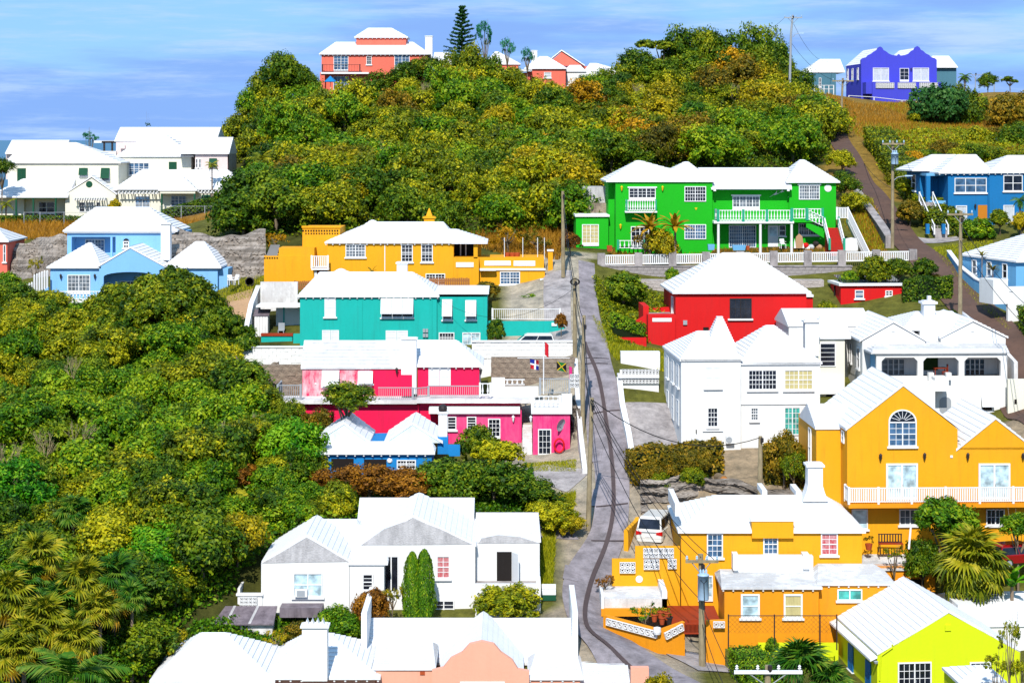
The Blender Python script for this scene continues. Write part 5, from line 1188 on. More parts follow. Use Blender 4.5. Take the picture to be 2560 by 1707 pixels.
for i,x in enumerate((1268,1281,1293)): 
    o = thing('flower_pot',['terracotta pot leftmost on the amber terrace wall','terracotta pot in the middle of the amber terrace','terracotta pot rightmost of the terrace trio'][i],'flower pot',s.world(s.u(x,2),2,s.z(643,2)),0,'pots on the amber terrace'); MB().lathe([(.2,-.05),(.28,.3),(.3,.42),(.24,.42),(.05,.3)],n=10).build('pot',TERRA,o)
s.win(864,611,914,643,cols=2,grid=(3,4)); s.win(1003,611,1032,655,cols=1,grid=(3,5)); s.win(1053,611,1082,655,cols=1,grid=(3,5)); s.win(1064,684,1113,712,cols=2,grid=(3,4)); s.bx(961,963,607,678,-.06,-.003,WHITE,'downpipe')
s.body(756,850,570,712,6,YEL,d=2.5); s.bx(754,852,565,570,2.4,2.8,YEL,'parapet')
s.body(660,786,640,715,4,YEL,d=.6); s.body(697,786,620,645,3,YEL,d=.7); a = s.P(668,640,.7)
for k in range(14): q = s.P(758+k*6.6,577,2.49); MB().box(q.x-.07,q.x+.07,2.46,2.497,q.z-.07,q.z+.07).build('wall_slot',SHADE,s.root)
for k in range(13): q = s.P(765+k*6.6,584,2.49); MB().box(q.x-.06,q.x+.06,2.46,2.497,q.z-.06,q.z+.06).build('wall_slot',SHADE,s.root)
for k in range(6): q = s.P(662+k*6.2,645,.6); MB().box(q.x-.06,q.x+.06,.56,.597,q.z-.06,q.z+.06).build('wall_slot',SHADE,s.root)
sp = thing('solar_panel','tilted dark solar panel on the left amber wall','solar panel',s.world(s.u(679,1.0),1.0,s.z(640,1.0))); MB().loft([[(-.5,0,0),(.5,0,0),(.5,.06,0),(-.5,.06,0)],[(-.15,.5,1),(.7,.5,1),(.7,.56,1),(-.15,.56,1)]]).build('panel',SOLAR,sp)
s.slab(778,822,671,-.9,2.4,.15,WHITE,'balcony_floor'); s.rail_px(779,820,640,670,-.85,style='picket',gap=.17); s.bx(786,792,678,720,-.6,-.4,WHITE,'post'); s.bx(793,812,678,715,.3,.5,RUST,'door')
r_ = Bld('gate_pier','amber gate pier with a white cap beside the grey driveway','pier',183,1376,665).root
MB().box(-.22,.22,0,.45,-.5,1.35).build('pier_body',YEL,r_); MB().box(-.3,.3,-.08,.53,1.35,1.5).build('cap',WHITE,r_)
# wooden fence between amber and teal houses
def plank_fence(label, A, B, h, mat, gap=.16, w=.13, name='plank_fence', group=None, zs=None):
    A = Vector(A); B = Vector(B); v = B-A; L = math.hypot(v.x,v.y); t = thing(name,label,'fence',A,math.atan2(v.y,v.x),group); n = int(L/gap); me = MB().box(-w/2,w/2,-.03,0,0,h).mesh('plank',mat); sl = v.z/L
    for i in range(n+1): link('plank',me,t,(i*L/n,0,sl*i*L/n+random.uniform(-.03,.03)))
    for zz in (h*.25,h*.75): MB().loft([[(0,.003,zz),(0,.05,zz),(0,.05,zz+.09),(0,.003,zz+.09)],[(L,.003,zz+v.z),(L,.05,zz+v.z),(L,.05,zz+v.z+.09),(L,.003,zz+v.z+.09)]]).build('fence_rail',mat,t)
    return t
plank_fence('brown plank fence behind the teal roof, right of the chimney',W(1075,726,177.5),W(1172,726,177.5),W(0,702,177.5).z-W(0,726,177.5).z+.25,WOODB)
plank_fence('brown plank fence left of the teal roof ridge',W(737,724,177.5),W(790,724,177.5),W(0,702,177.5).z-W(0,724,177.5).z,WOODB)

s = Bld('light_blue_house', 'light blue house with four white stepped hip roofs and tall white chimney', 'house', 184, 335, 760)
s.body(168,434,578,720,5.6,LBLUE,d=7.7); s.roof(168,436,576,240,372,517,7,d=6,over=.35,course=.4); s.bx(160,438,576,583,5.75,5.997,WHITE,'cornice')
s.body(289,434,578,720,1.69,LBLUE,d=6); s.body(168,179,578,720,1.69,LBLUE,d=6); s.body(435,457,580,720,5.5,LBLUE,d=7)
s.bx(179,289,578,592,6,6.3,LBLUE,'porch_beam'); s.slab(168,289,640,6,7.69,2.5,LBLUE,'porch_floor')
s.door(213,598,262,642,d=7.7,cols=2,grid=(3,4)); s.bx(276,281,592,640,6.02,6.22,LBLUE,'porch_post')
s.win(308,603,323,620,d=6,cols=1,grid=(2,3)); a = s.P(315.5,603,5.97); MB().prism([(a.x+.28*math.cos(math.pi*k/8),a.z+.26*math.sin(math.pi*k/8)) for k in range(9)],5.94,5.997).build('fanlight',GLASS,s.root)
s.body(126,248,668,770,7,LBLUE); s.roof(126,246,667,222,228,606,7,over=.3,course=.4)
s.body(414,544,668,770,7,LBLUE,d=.3); s.roof(414,546,667,490,510,603,7,d=.3,over=.3,course=.4); s.body(545,570,672,770,6,LBLUE,d=.8)
s.bx(124,249,665,672,-.25,-.003,WHITE,'cornice'); s.bx(412,547,665,672,.05,.297,WHITE,'cornice')
ar = [(248,800),(259,800)]+[(259+133*(1-math.cos(math.pi*k/12))/2,692-12*math.sin(math.pi*k/12)) for k in range(13)]+[(392,800),(412,800),(412,668),(326,622),(248,668)]; s.poly(ar,.35,LBLUE,d=-.3,name='arched_porch_wall')
s.body(248,412,668,770,5,LBLUE,d=1.9,gable=(326,628)); s.roof(246,412,668,326,326,618,8,d=-.28,kind='front',over=.08,course=.4); s.door(300,702,352,760,d=1.89,cols=2,grid=(2,4))
s.chimney(402,425,557,650,2.0,.9,cap=.1); s.door(169,687,226,735,cols=2,grid=(3,4)); s.lantern(153,690); s.lantern(238,690); s.rail_px(145,255,728,750,-1.2,style='turned',gap=.3); s.slab(140,262,750,-1.3,0,.3,WHITEW,'terrace_floor')
# white bollard fence and stair at its left
BOLL = MB().lathe([(.09,-.5),(.09,1.9),(.02,2.0)],n=8).mesh('fence_post',PIPE)
t = thing('stepped_post_fence','row of tall white posts stepping down beside the light blue house','fence',W(72,760,183))
for i in range(13):
    x = 118-6.4*i; y = 730+max(0,i-1)*2.6+(16 if i > 5 else 0); o = link('fence_post',BOLL,t,W(x,y,183)-t.location); 
for (x0,y0,x1,y1) in ((74,762,120,726),): 
    a = W(x0,y0,182.7)-t.location; b = W(x1,y1,182.7)-t.location; MB().loft([[(a.x,-.2,a.z-1),(a.x,.1,a.z-1),(a.x,.1,a.z+.3),(a.x,-.2,a.z+.3)],[(b.x,-.2,b.z-1),(b.x,.1,b.z-1),(b.x,.1,b.z+.3),(b.x,-.2,b.z+.3)]]).build('wall_base',LBLUE,t)
st = thing('garden_stairs','grey stone stairs climbing beside the left light blue wall','stairs',W(106,765,182))
for k in range(9): MB().box(-.7,.7,-.1+k*.32,.24+k*.32,-1,.0+k*.18).build('step',CONC,st)
def plastic_chair(label, p, rz, group=None):
    t = thing('plastic_chair',label,'chair',p,rz,group); MB().box(-.25,.25,-.25,.25,.4,.44).build('seat',WHITE,t); MB().loft([[(-.25,.2,.44),(.25,.2,.44),(.25,.24,.44),(-.25,.24,.44)],[(-.22,.32,.9),(.22,.32,.9),(.22,.36,.9),(-.22,.36,.9)]]).build('backrest',WHITE,t)
    for x in (-.25,.2):
        for y in (-.25,.2): MB().box(x,x+.05,y,y+.05,-.02,.4).build('leg',WHITE,t)
        MB().box(x,x+.05,-.25,.25,.62,.66).build('armrest',WHITE,t)
plastic_chair('white plastic chair nearer the light blue wall',W(577,712,182),.5,'white garden chairs'); plastic_chair('white plastic chair right of its twin by the rock face',W(588,711,183),-.6,'white garden chairs')
wh = thing('round_ornament','dark round wheel ornament standing by the rock face','ornament',W(624,704,183)); MB(lambda a,b,c:(a,c,b)).lathe([(.34,-.05),(.42,-.05),(.42,.05),(.34,.05),(.34,-.05)],n=18).build('rim',DARKM,wh)
for k in range(6): MB().tube([(0,0,0),(.38*math.cos(k*1.047),0,.38*math.sin(k*1.047))],.03,4).build('spoke',WHITE,wh)
w = Bld('coral_house','coral house wall and white roof cut by the left edge','house',196,-10,716); w.body(-60,18,606,740,7,CORAL); w.roof(-60,16,602,-40,-10,566,7,over=.3); w.win(8,612,15,655,cols=1,grid=(1,2))
# ================================================================== upper left estate
s = Bld('cream_house', 'cream two storey house with green shutters and a porch on green posts', 'house', 249, 150, 533)
s.body(20,296,408,560,9,CREAM,d=3); s.roof(20,297,406,60,190,356,9,d=3,over=.3,rafters=None,course=.5)
s.body(15,156,381,420,6,PALEP,d=10.5); s.roof(15,157,383,15,157,350,7,d=10,kind='side',over=.1)
s.body(163,289,487,560,5,CREAM,d=0,gable=(229,446)); s.roof(161,291,487,229,229,441,5,kind='front',over=.05,course=.5)
s.body(-20,60,487,560,5,CREAM,d=1.5); s.roof(-30,168,492,60,190,446,4.5,d=-.6,over=.1,rdm=.8,course=.5)
s.bx(37,163,492,497,-.62,-.5,DGREEN,'porch_beam'); s.bx(39,162,496,533,2.3,2.4,CREAM,'porch_back')
for x in (38,81,137): s.bx(x,x+4,497,540,-.6,-.4,DGREEN,'porch_post')
s.win(97,505,137,533,d=2.3,cols=2,grid=(1,2)); 
p = s.P(223,461,-.01); MB(lambda a,b,c:(p.x+a,-c-.012,p.z+b)).lathe([(.01,.05),(.36,.05),(.42,.0)],n=18).build('round_vent',DGREEN,s.root)
s.shutter(43,421,65,454,d=3,mat=DGREEN,leaves=2); s.awning(198,420,220,438,d=3,drop=.1,mat=DGREEN); s.awning(253,420,275,446,d=3,drop=.3,mat=DGREEN)
s.win(198,505,213,530,cols=1,grid=(1,3),sill=False); s.win(213,505,236,530,cols=2,grid=(1,3),sill=False); s.win(240,505,251,530,cols=1,grid=(1,3),sill=False)
def pergola(s, x0, x1, y, d, n, out=1.1):
    a = s.P(x0,y,d-out); b = s.P(x1,y,d-out); bm = MB().box(a.x,b.x,d-out+.1,d-out+.2,a.z-.25,a.z-.1).build('pergola_beam',WHITE,s.root)
    me = MB().box(-.06,.06,-out-.3,0,-.08,.1).mesh('pergola_rafter',WHITE)
    for i in range(n): link('pergola_rafter',me,s.root,(a.x+(b.x-a.x)*(i+.5)/n,d-.003,a.z))
    me = MB().loft([[(-.05,-.08,-1.1),(.05,-.08,-1.1),(.05,0,-1.1),(-.05,0,-1.1)],[(-.05,-out+.1,-.12),(.05,-out+.1,-.12),(.05,-out+.2,-.12),(-.05,-out+.2,-.12)]]).mesh('pergola_brace',WHITE)
    for i in range(max(2,n//3)): link('pergola_brace',me,s.root,(a.x+(b.x-a.x)*(i+.5)/max(2,n//3),d-.004,a.z))
pergola(s,184,265,497,0,13)
s = Bld('pergola_house', 'white roofed cream wing with pergola eaves above the hedge fence', 'house', 249, 450, 530)
s.body(293,613,473,545,7,CREAM,d=.8); s.roof(290,616,472,355,568,424,8,d=.5,over=.25,course=.5)
s.roof(398,490,475,440,452,437,3.5,d=-.9,over=.12,course=.5); s.body(400,488,475,484,.3,CREAM,d=-.9,drop=0)
for x in (402,484): s.bx(x,x+4,484,535,-.9,-.65,DGREEN,'porch_post')
pergola(s,294,398,480,.8,12); pergola(s,492,612,478,.8,14)
s.door(427,489,466,532,d=.75,cols=2,grid=(2,4)); s.win(338,490,375,532,d=.8,cols=2,grid=(2,5),sill=False); s.awning(504,487,526,509,d=.8,mat=DGREEN,drop=.2); s.awning(561,487,583,509,d=.8,mat=DGREEN,drop=.2)
s.body(298,478,392,480,8,CREAM,d=9); s.roof(296,480,390,372,412,335,9,d=9,over=.25,course=.5); s.win(322,407,373,438,d=9,cols=4,grid=(1,3)); s.shutter(422,405,442,424,d=9,mat=DGREEN)
s = Bld('slab_roofed_house', 'long white slab roof standing highest behind the cream houses', 'house', 262, 410, 380)
s.body(290,535,352,420,8,PALEP,d=3); s.roof(288,540,352,288,540,318,8,d=3,kind='side',over=.1,course=.6); s.bx(300,312,363,372,2.5,3,PALEP,'wall')
o = s.bx(258,262,356,378,3,3.3,DARKM,'pergola_post'); s.bx(278,282,356,378,3,3.3,DARKM,'pergola_post'); s.bx(254,286,353,358,3,4.5,DARKM,'pergola_beam'); s.body(236,290,378,400,3,WHITEW,d=2.5); s.slab(235,290,352,4,8,.3,WHITE,'flat_roof')
s = Bld('pale_pink_house', 'pale pink house with grey right gable beside the wooded hill', 'house', 256, 530, 440)
s.body(488,569,384,470,8,PALEP,d=.5); s.roof(450,570,383,452,577,343,7,d=.3,kind='side',over=.2,course=.5); 
ur = s.u(569,.5); zz = s.z(384,.5); MB(lambda a,b,c:(ur+.25+b,a,c)).face([(.0,0,zz-3.5),(7,0,zz-3.5),(7,0,zz),(3.8,0,s.z(346,3.8)),(0,0,zz)]).build('gable_wall',GREYST,s.root)
s.awning(523,396,543,418,d=.5,mat=DGREEN,drop=.1); s.win(489,397,495,420,d=.5,cols=1,grid=(1,2)); s.win(497,397,503,420,d=.5,cols=1,grid=(1,2))
chainlink('green hedge chain link fence in front of the pergola wing',[W(x,546,240) for x in (400,453,512,567,628,660)],1.45,post=METAL,cell=.5)
chainlink('chain link fence in front of the green posted porch',[W(x,552,240) for x in (60,100,160,215)],1.0,post=METAL,cell=.5)
hedge('clipped dark green hedge behind the chain link fence below the pergola wing',tuple(W(405,545,241).xy),tuple(W(660,545,241).xy),1.0,1.3,L_DARK,leaf=.14,dens=70,seed=4)
hedge('clipped dark hedge below the green posted porch',tuple(W(-10,548,241).xy),tuple(W(225,548,241).xy),1.2,.75,L_DARK,leaf=.14,dens=70,seed=5)
# ================================================================== hill top
s = Bld('hilltop_house', 'coral house with white hip roof, cupola and chimney on the hilltop', 'house', 284, 930, 228)
s.body(804,1068,136,240,9,CORAL); s.roof(804,1069,135,840,1032,105,9,over=.35,rafters=PIPE,course=.6)
s.body(891,1015,92,110,5,CORAL,d=3); s.roof(891,1015,93,921,978,70,5,d=3,over=.3,course=.5,rafters=PIPE)
s.chimney(1063,1081,90,150,3.0,1.0,cap=.08); s.slab(802,922,181,-1.1,0,.25,WHITE,'balcony_floor'); s.body(800,812,181,230,3,CORAL,d=-.9); s.rail_px(806,900,162,181,-1.0,style='bar',gap=.22,mat=DARKM)
s.door(834,140,871,180,cols=2,grid=(2,5),pane=GLASSB); s.door(833,191,872,230,cols=2,grid=(2,5),pane=GLASSB); s.win(916,141,929,162,cols=1,grid=(2,4)); s.door(986,137,1024,175,cols=2,grid=(2,4),pane=GLASSB)
um = thing('garden_umbrella','folded blue garden umbrella below the coral hilltop house','umbrella',W(826,228,280)); MB().tube([(0,0,-1),(0,0,2.0)],.04,5).build('pole',PIPE,um); MB().lathe([(.05,2.1),(.9,1.3),(.86,1.26),(.05,1.8)],n=8).build('canopy',BLUE,um)
s = Bld('coral_gabled_house', 'coral house with white hip roof and pointed coral gable behind the hilltop trees', 'house', 290, 1390, 225)
s.body(1318,1414,172,240,6,CORAL); s.roof(1316,1412,171,1350,1368,141,6,over=.3,course=.6); s.poly([(1362,165),(1404,131),(1456,165)],1,CORAL,d=6.5,name='gable_wall'); s.roof(1358,1460,165,1404,1404,126,6,d=6.6,kind='front',over=.1,course=.6)
s.chimney(1329,1343,126,165,2.0,.9,cap=.06); s.bx(1300,1325,182,230,-1,0,CORAL,'wall'); s.body(1372,1470,166,225,4,CORAL,d=7.6); s.win(1360,181,1378,195,cols=1,grid=(1,2),pane=CURT)
s = Bld('white_bungalow', 'low white bungalow with white roofs at the right of the hilltop', 'bungalow', 292, 1490, 210)
s.body(1416,1560,178,215,6,WHITEW); s.roof(1412,1462,178,1425,1450,163,6,over=.2); s.roof(1462,1565,180,1475,1490,158,6,over=.2,d=.6)
s = Bld('small_coral_house', 'small coral house with white pyramid roof among the blue green trees', 'house', 290, 1260, 190)
s.body(1218,1296,160,205,5,CORAL); s.roof(1216,1297,160,1238,1244,129,5,over=.25); s.body(1255,1304,176,200,3,CORAL,d=-1.5); s.slab(1250,1330,174,-1.8,0,.3,WHITE,'roof_slab')
s = Bld('white_outbuilding', 'white lean roof between the coral chimney and the conifer', 'outbuilding', 292, 1110, 170)
s.body(1086,1142,150,175,4,WHITEW); s.roof(1084,1144,150,1086,1120,131,4,over=.1,rdm=.9)
s = Bld('purple_house', 'violet blue house with twin curved Dutch gables on the right hilltop', 'house', 302, 2245, 255, 5.0)
def dutch(cx, top, half, base):   # outline of one curved gable, left to right
    L_ = [(-1,base),(-1,base-8),(-.9,base-12),(-.72,base-14),(-.6,base-20),(-.42,base-24),(-.3,top+12),(-.17,top+9),(-.1,top+3),(0,top)]
    return [(cx+half*x,y) for x,y in L_]+[(cx-half*x,y) for x,y in reversed(L_[:-1])]
g1 = dutch(2201,117,48,158); g2 = dutch(2294,116,48,158)
s.poly([(2153,260)]+g1[:15]+[(2237,139),(2244,140),(2248,136),(2252,140),(2258,139)]+g2[4:]+[(2342,260)],.6,PURPLE,name='gable_wall')
s.body(2153,2342,160,260,9,PURPLE,d=.58); s.roof(2155,2244,162,2201,2201,121,10,d=.6,kind='front',over=.0,course=.5); s.roof(2250,2341,160,2294,2294,121,10,d=.6,kind='front',over=.0,course=.5)
s.win(2182,170,2222,203,cols=2,grid=(1,2),pane=CURT,split=False); s.win(2282,170,2322,203,cols=2,grid=(1,2),pane=CURT,split=False); s.door(2249,171,2272,205,cols=1,grid=(2,3)); s.lantern(2277,174)
s.body(2181,2353,206,262,2,PURPLE,d=-2.2,name='porch_wall'); s.bx(2165,2181,206,235,-2.0,0,PURPLE,'porch_wall')
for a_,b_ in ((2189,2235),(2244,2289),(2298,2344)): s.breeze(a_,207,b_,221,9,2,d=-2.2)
ul = s.u(2153,.6)
for d0 in (2.0,5.2,8.0): s.side('L',ul,d0,d0+.8,s.z(203,.6)+.3,s.z(172,.6)+.2,cols=1,grid=(1,2),pane=CURT)
s.bx(2343,2384,220,245,2,2.4,PURPLE,'garden_wall')
s = Bld('slate_house', 'slate teal house with white roofs behind the violet house', 'house', 316, 2060, 232)
s.body(2024,2090,179,240,6,SLATE); s.roof(2014,2110,180,2050,2100,148,7,over=.15,course=.6); s.win(2047,195,2053,218,cols=1,grid=(1,2)); s.body(2320,2391,167,225,6,SLATE,d=2); s.roof(2325,2391,168,2331,2372,140,7,d=1.6,over=.2,course=.6)
def pickets(label, pts, h, n, group=None):
    p0 = Vector(pts[0]); t = thing('white_rail_fence',label,'fence',p0,0,group)
    for a,b in zip(pts,pts[1:]):
        a = Vector(a)-p0; b = Vector(b)-p0
        for zz in ((.45*h,.95*h) if n > 1 else (.95*h,)): MB().tube([a+Vector((0,0,zz)),b+Vector((0,0,zz))],.05,4).build('fence_rail',PIPE,t)
        k = max(1,int(n))
        for i in range(k): q = a.lerp(b,i/k); MB().box(q.x-.06,q.x+.06,q.y-.06,q.y+.06,q.z-.5,q.z+h).build('fence_post',PIPE,t)
    b = Vector(pts[-1])-p0; MB().box(b.x-.06,b.x+.06,b.y-.06,b.y+.06,b.z-.5,b.z+h).build('fence_post',PIPE,t)
pickets('white post fence left of the violet house',[W(2036,232,292),W(2084,232,290)],1.1,4); pickets('white rail fence on the dry slope under the violet porch',[W(2122,256,290),W(2185,260,288),W(2255,268,286),W(2290,268,286)],1.0,1)
# ================================================================== green house
TEALP = paint('sea_green_paint', (40, 170, 130), stain=.1); REDT = paint('dark_red_tread', (190, 36, 24), stain=.4)
s = Bld('green_house', 'bright green two storey house with white balustraded balcony and outside stair', 'house', 191, 1800, 623, 1.0)
s.body(1539,1781,456,630,8,GREEN); s.roof(1520,1781,452,1592,1598,401,8.5,over=.2,course=.4); 
s.roof(1640,1781,453,1712,1720,404,8.5,d=.15,over=.1,course=.4); s.body(1781,1973,471,630,7,GREEN,d=.9); s.roof(1783,1974,471,1744,1970,419,8.5,d=.0,over=.2,course=.4,rl=(4,4.4))
s.body(1973,2090,455,630,8,GREEN,d=.6); s.roof(1973,2090,454,2000,2010,399,8.5,d=.6,over=.35,course=.4)
s.bx(1784,1976,469,473,-.3,-.02,WHITE,'cornice'); s.bx(1784,1790,472,478,-.3,-.05,WHITE,'bracket'); s.bx(1968,1974,472,478,-.3,-.05,WHITE,'bracket')
# Juliet balcony, left
s.door(1572,470,1639,502,cols=3,grid=(2,3),head=True); zf = s.z(528,-1.0); s.slab(1563,1643,528,-1.0,-.003,.15,WHITE,'balcony_floor'); a = s.u(1567,-.9); b = s.u(1640,-.9); s.railing([(a,-.05,zf),(a,-.9,zf),(b,-.9,zf),(b,-.05,zf)],1.05,gap=.22,style='turned',mat=WHITE,bmat=WHITE,pmat=TEALP)
s.win(1711,466,1765,504,cols=2,grid=(4,4),sill=False); s.win(1711,561,1765,598,cols=2,grid=(4,4),sill=False); s.door(1577,566,1622,622,cols=2,grid=(2,4)); s.rail_px(1545,1610,601,623,-.7,gap=.4,style='turned',mat=WHITE,bmat=WHITE,pmat=TEALP,postw=.1)
for x,y in ((1554,470),(1656,470),(1551,565)): s.lantern(x,y,mat=FY)
s.bx(1520,1527,490,500,2.4,2.9,SHUT,'air_conditioner'); s.body(1521,1538,456,630,6.5,GREEN,d=1.6)
# balcony
zb = s.z(553,-1.3); s.slab(1785,1985,553,-1.3,.9,.22,WHITE,'balcony_floor'); pts = [(s.u(x,-1.2),-1.2,zb) for x in (1795,1858,1917,1978)]
s.railing([(pts[0][0],.8,zb)]+pts,1.05,gap=.26,style='turned',mat=WHITE,bmat=WHITE,pmat=TEALP,postw=.12,low=.12)
pr = [(s.u(x,-1.0),-1.0,zb+.12) for x in (1980,2016,2056)]; s.railing(pr,1.05,gap=.26,style='turned',mat=WHITE,bmat=WHITE,pmat=TEALP,postw=.12,low=.12)
s.slab(1978,2060,551,-1.1,.6,.2,GREEN,'stair_landing')
for x in (1796,1901,1979): 
    p = s.P(x,560,-1.15); q = s.P(x,623,-1.15); MB().lathe([(.14,q.z-.6),(.12,p.z)],(p.x,-1.15,0),10).build('column',WHITEW,s.root)
s.door(1831,490,1899,525,d=.9,cols=4,grid=(2,3),head=True); s.win(1997,463,2049,499,d=.6,cols=2,grid=(4,4),sill=False,head=True)
s.win(1822,563,1890,619,d=.9,cols=2,grid=(6,6),split=False,sill=False); s.bx(1920,1946,563,617,.82,.897,SHUT,'door'); s.bx(1924,1942,568,590,.8,.82,GLASSL,'pane'); s.win(1947,563,1964,590,d=.9,cols=1,grid=(1,2)); s.win(1996,559,2046,588,d=.6,cols=2,grid=(4,3))
tx = bpy.data.curves.new('house_number','FONT'); tx.body = '2'; tx.size = .55; tx.extrude = .03; tm = bpy.data.objects.new('house_number',tx); col.objects.link(tm); tx.materials.append(METAL); tm.parent = s.root; p = s.P(1909,572,.84); tm.location = (p.x,.86,p.z); tm.rotation_euler = (R(90),0,0)
bpy.context.view_layer.update(); nm_ = bpy.data.meshes.new_from_object(tm.evaluated_get(bpy.context.evaluated_depsgraph_get())); bpy.data.objects.remove(tm); tm = link('house_number',nm_,s.root,(p.x,.86,p.z)); tm.rotation_euler = (R(90),0,0)
p = s.P(2070,471,.58); MB(lambda a,b,c:(p.x+a,.59-c,p.z+b)).lathe([(.02,.05),(.33,.05),(.36,0)],n=22).build('wall_plaque',WHITE,s.root)
# white bird ornaments
for (x,y,k) in ((1936,487,1.0),(1952,481,.9),(1974,491,.5)):
    p = s.P(x,y,.86); mb = MB(); 
    for pts_ in ([(-.5,-.25),(-.05,.0),(.05,.12)],[(-.3,.3),(.0,.05),(.12,-.05)],[(.0,-.05),(.45,.12),(.0,.14)],[(.05,.1),(.25,.4),(.2,.05)]): mb.prism([(p.x+u*k,p.z+z*k) for u,z in pts_],.83,.89)
    mb.build('bird_ornament',WHITE,s.root)
p = s.P(1740,522,-.03); MB().prism([(p.x-.14,p.z+.1),(p.x+.14,p.z+.1),(p.x,p.z-.15)],-.05,0).build('wall_ornament',FY,s.root)
# outside stair with red treads
u0, u1 = s.u(2072,-3), s.u(2103,-3); zt = s.z(570,-1.2); z0_ = s.z(624,-4.0)
stair(s,u0,u1,-4.0,z0_,-1.0,zt,9,REDT)
for uu in (u0-.1,u1+.1): s.railing([(uu,-4.0,z0_),(uu,-1.2,zt)],1.0,gap=.3,style='turned',mat=WHITE,bmat=WHITE,pmat=TEALP,postw=.1)
a = s.P(2016,545,-1.1); s.railing([(a.x+.1,-1.1,zb+.1),(u0-.1,-1.15,zt)],1.0,gap=.3,style='turned',mat=WHITE,bmat=WHITE,pmat=TEALP,postw=.1)
MB().prism([(a.x,zb-.1),(u0-.1,zt-.1),(u0-.1,zt-1.0),(a.x,zb-.6)],-1.0,-.6).build('stair_flank',GREEN,s.root)
z1_ = s.z(548,-.6); s.railing([(s.u(2092,-.6),-.6,z1_),(s.u(2120,-.6),-.6,z1_),(s.u(2174,-4.0),-4.0,s.z(660,-4.0))],1.1,gap=.14,style='picket',posts=True); MB().loft([[(s.u(2120,-.6),-.6,z1_-.4),(s.u(2120,-.6),.4,z1_-.4),(s.u(2120,-.6),.4,z1_),(s.u(2120,-.6),-.6,z1_)],[(s.u(2174,-4),-4,s.z(660,-4)-.4),(s.u(2174,-4),-3,s.z(660,-4)-.4),(s.u(2174,-4),-3,s.z(660,-4)),(s.u(2174,-4),-4,s.z(660,-4))]]).build('ramp',WHITEW,s.root)
p = s.P(2128,628,-2.0); tg = thing('shed_gate','white rounded gate panel under the green house ramp','gate',s.world(p.x,-2.0,p.z)); MB().prism([(-.65,0),(.65,0),(.65,.95),(.5,1.2),(0,1.3),(-.5,1.2),(-.65,.95)],0,.06).build('gate_leaf',SHUT,tg)
# left annex
s.body(1440,1521,541,640,5,GREEN,d=.8); s.slab(1438,1524,537,.6,6,.2,WHITE,'roof_slab'); s.door(1455,561,1497,615,d=.8,cols=2,grid=(2,5),pane=CURTY); s.body(1457,1521,467,520,3,GREYST,d=6); s.bx(1460,1518,508,535,5.0,6.0,STONE2,'wall')
# things in front
plastic_chair('white plastic chair beside the white door under the green balcony',s.world(s.u(1957,-.2),-.2,s.z(621,-.2)),.2)
for nm,lb,x0,x1,y0,y1,m in (('storage_tub','pale blue plastic tub by the left verandah column',1769,1786,611,625,PALEB),('planter_trough','pale blue trough in front of the sliding door',1830,1864,613,626,PALEB),('flower_pot','red pot right of the pale blue trough',1865,1873,615,625,TERRA),('flower_pot','dark red pot in front of the green annex',1517,1530,614,628,TERRA)):
    a = s.P(x0,y0,-2); b = s.P(x1,y1,-2); t = thing(nm,lb,'tub' if 'pot' not in nm else 'flower pot',s.world((a.x+b.x)/2,-2,b.z),s.rz); w_ = (b.x-a.x)/2; h_ = a.z-b.z
    MB().loft([[(-w_*.85,-.22,0),(w_*.85,-.22,0),(w_*.85,.22,0),(-w_*.85,.22,0)],[(-w_,-.28,h_),(w_,-.28,h_),(w_,.28,h_),(-w_,.28,h_)],[(-w_*.9,-.22,h_),(w_*.9,-.22,h_),(w_*.9,.22,h_),(-w_*.9,.22,h_)],[(-w_*.9,-.2,h_*.7),(w_*.9,-.2,h_*.7),(w_*.9,.2,h_*.7),(-w_*.9,.2,h_*.7)]]).build('tub',m,t)
ib = thing('covered_board','beige covered ironing board leaning under the green stair','board',s.world(s.u(1998,-.6),-.6,s.z(621,-.6))); MB().prism([(-.3,0),(.3,0),(.38,.6),(.3,1.15),(0,1.4),(-.3,1.1),(-.36,.6)],0,.12).build('cover',YBRN,ib); MB().prism([(.2,0),(.5,.0),(.35,.7)],.05,.09).build('cloth',WHITE,ib); MB().prism([(-.5,0),(-.2,.0),(-.45,.9)],.05,.09).build('cloth',WHITE,ib)
for i,(x,y,m,lb) in enumerate(((2014,612,RED,'red laundry heap under the green stair'),(2028,616,CURT,'pale laundry bag beside the red heap'),(2040,607,DARKM,'dark box on the clutter under the green stair'),(2048,616,YBRN,'brown box at the right of the clutter'),(2020,620,WHITE,'white bag in front of the clutter'))):
    o = MB().lathe([(.1,0),(.3,.08),(.34,.25),(.22,.45),(.05,.5)],n=7).build('bundle',m,None,loc=s.world(s.u(x,.0),.0,s.z(y+8,0))); tag(o,lb,'bundle')
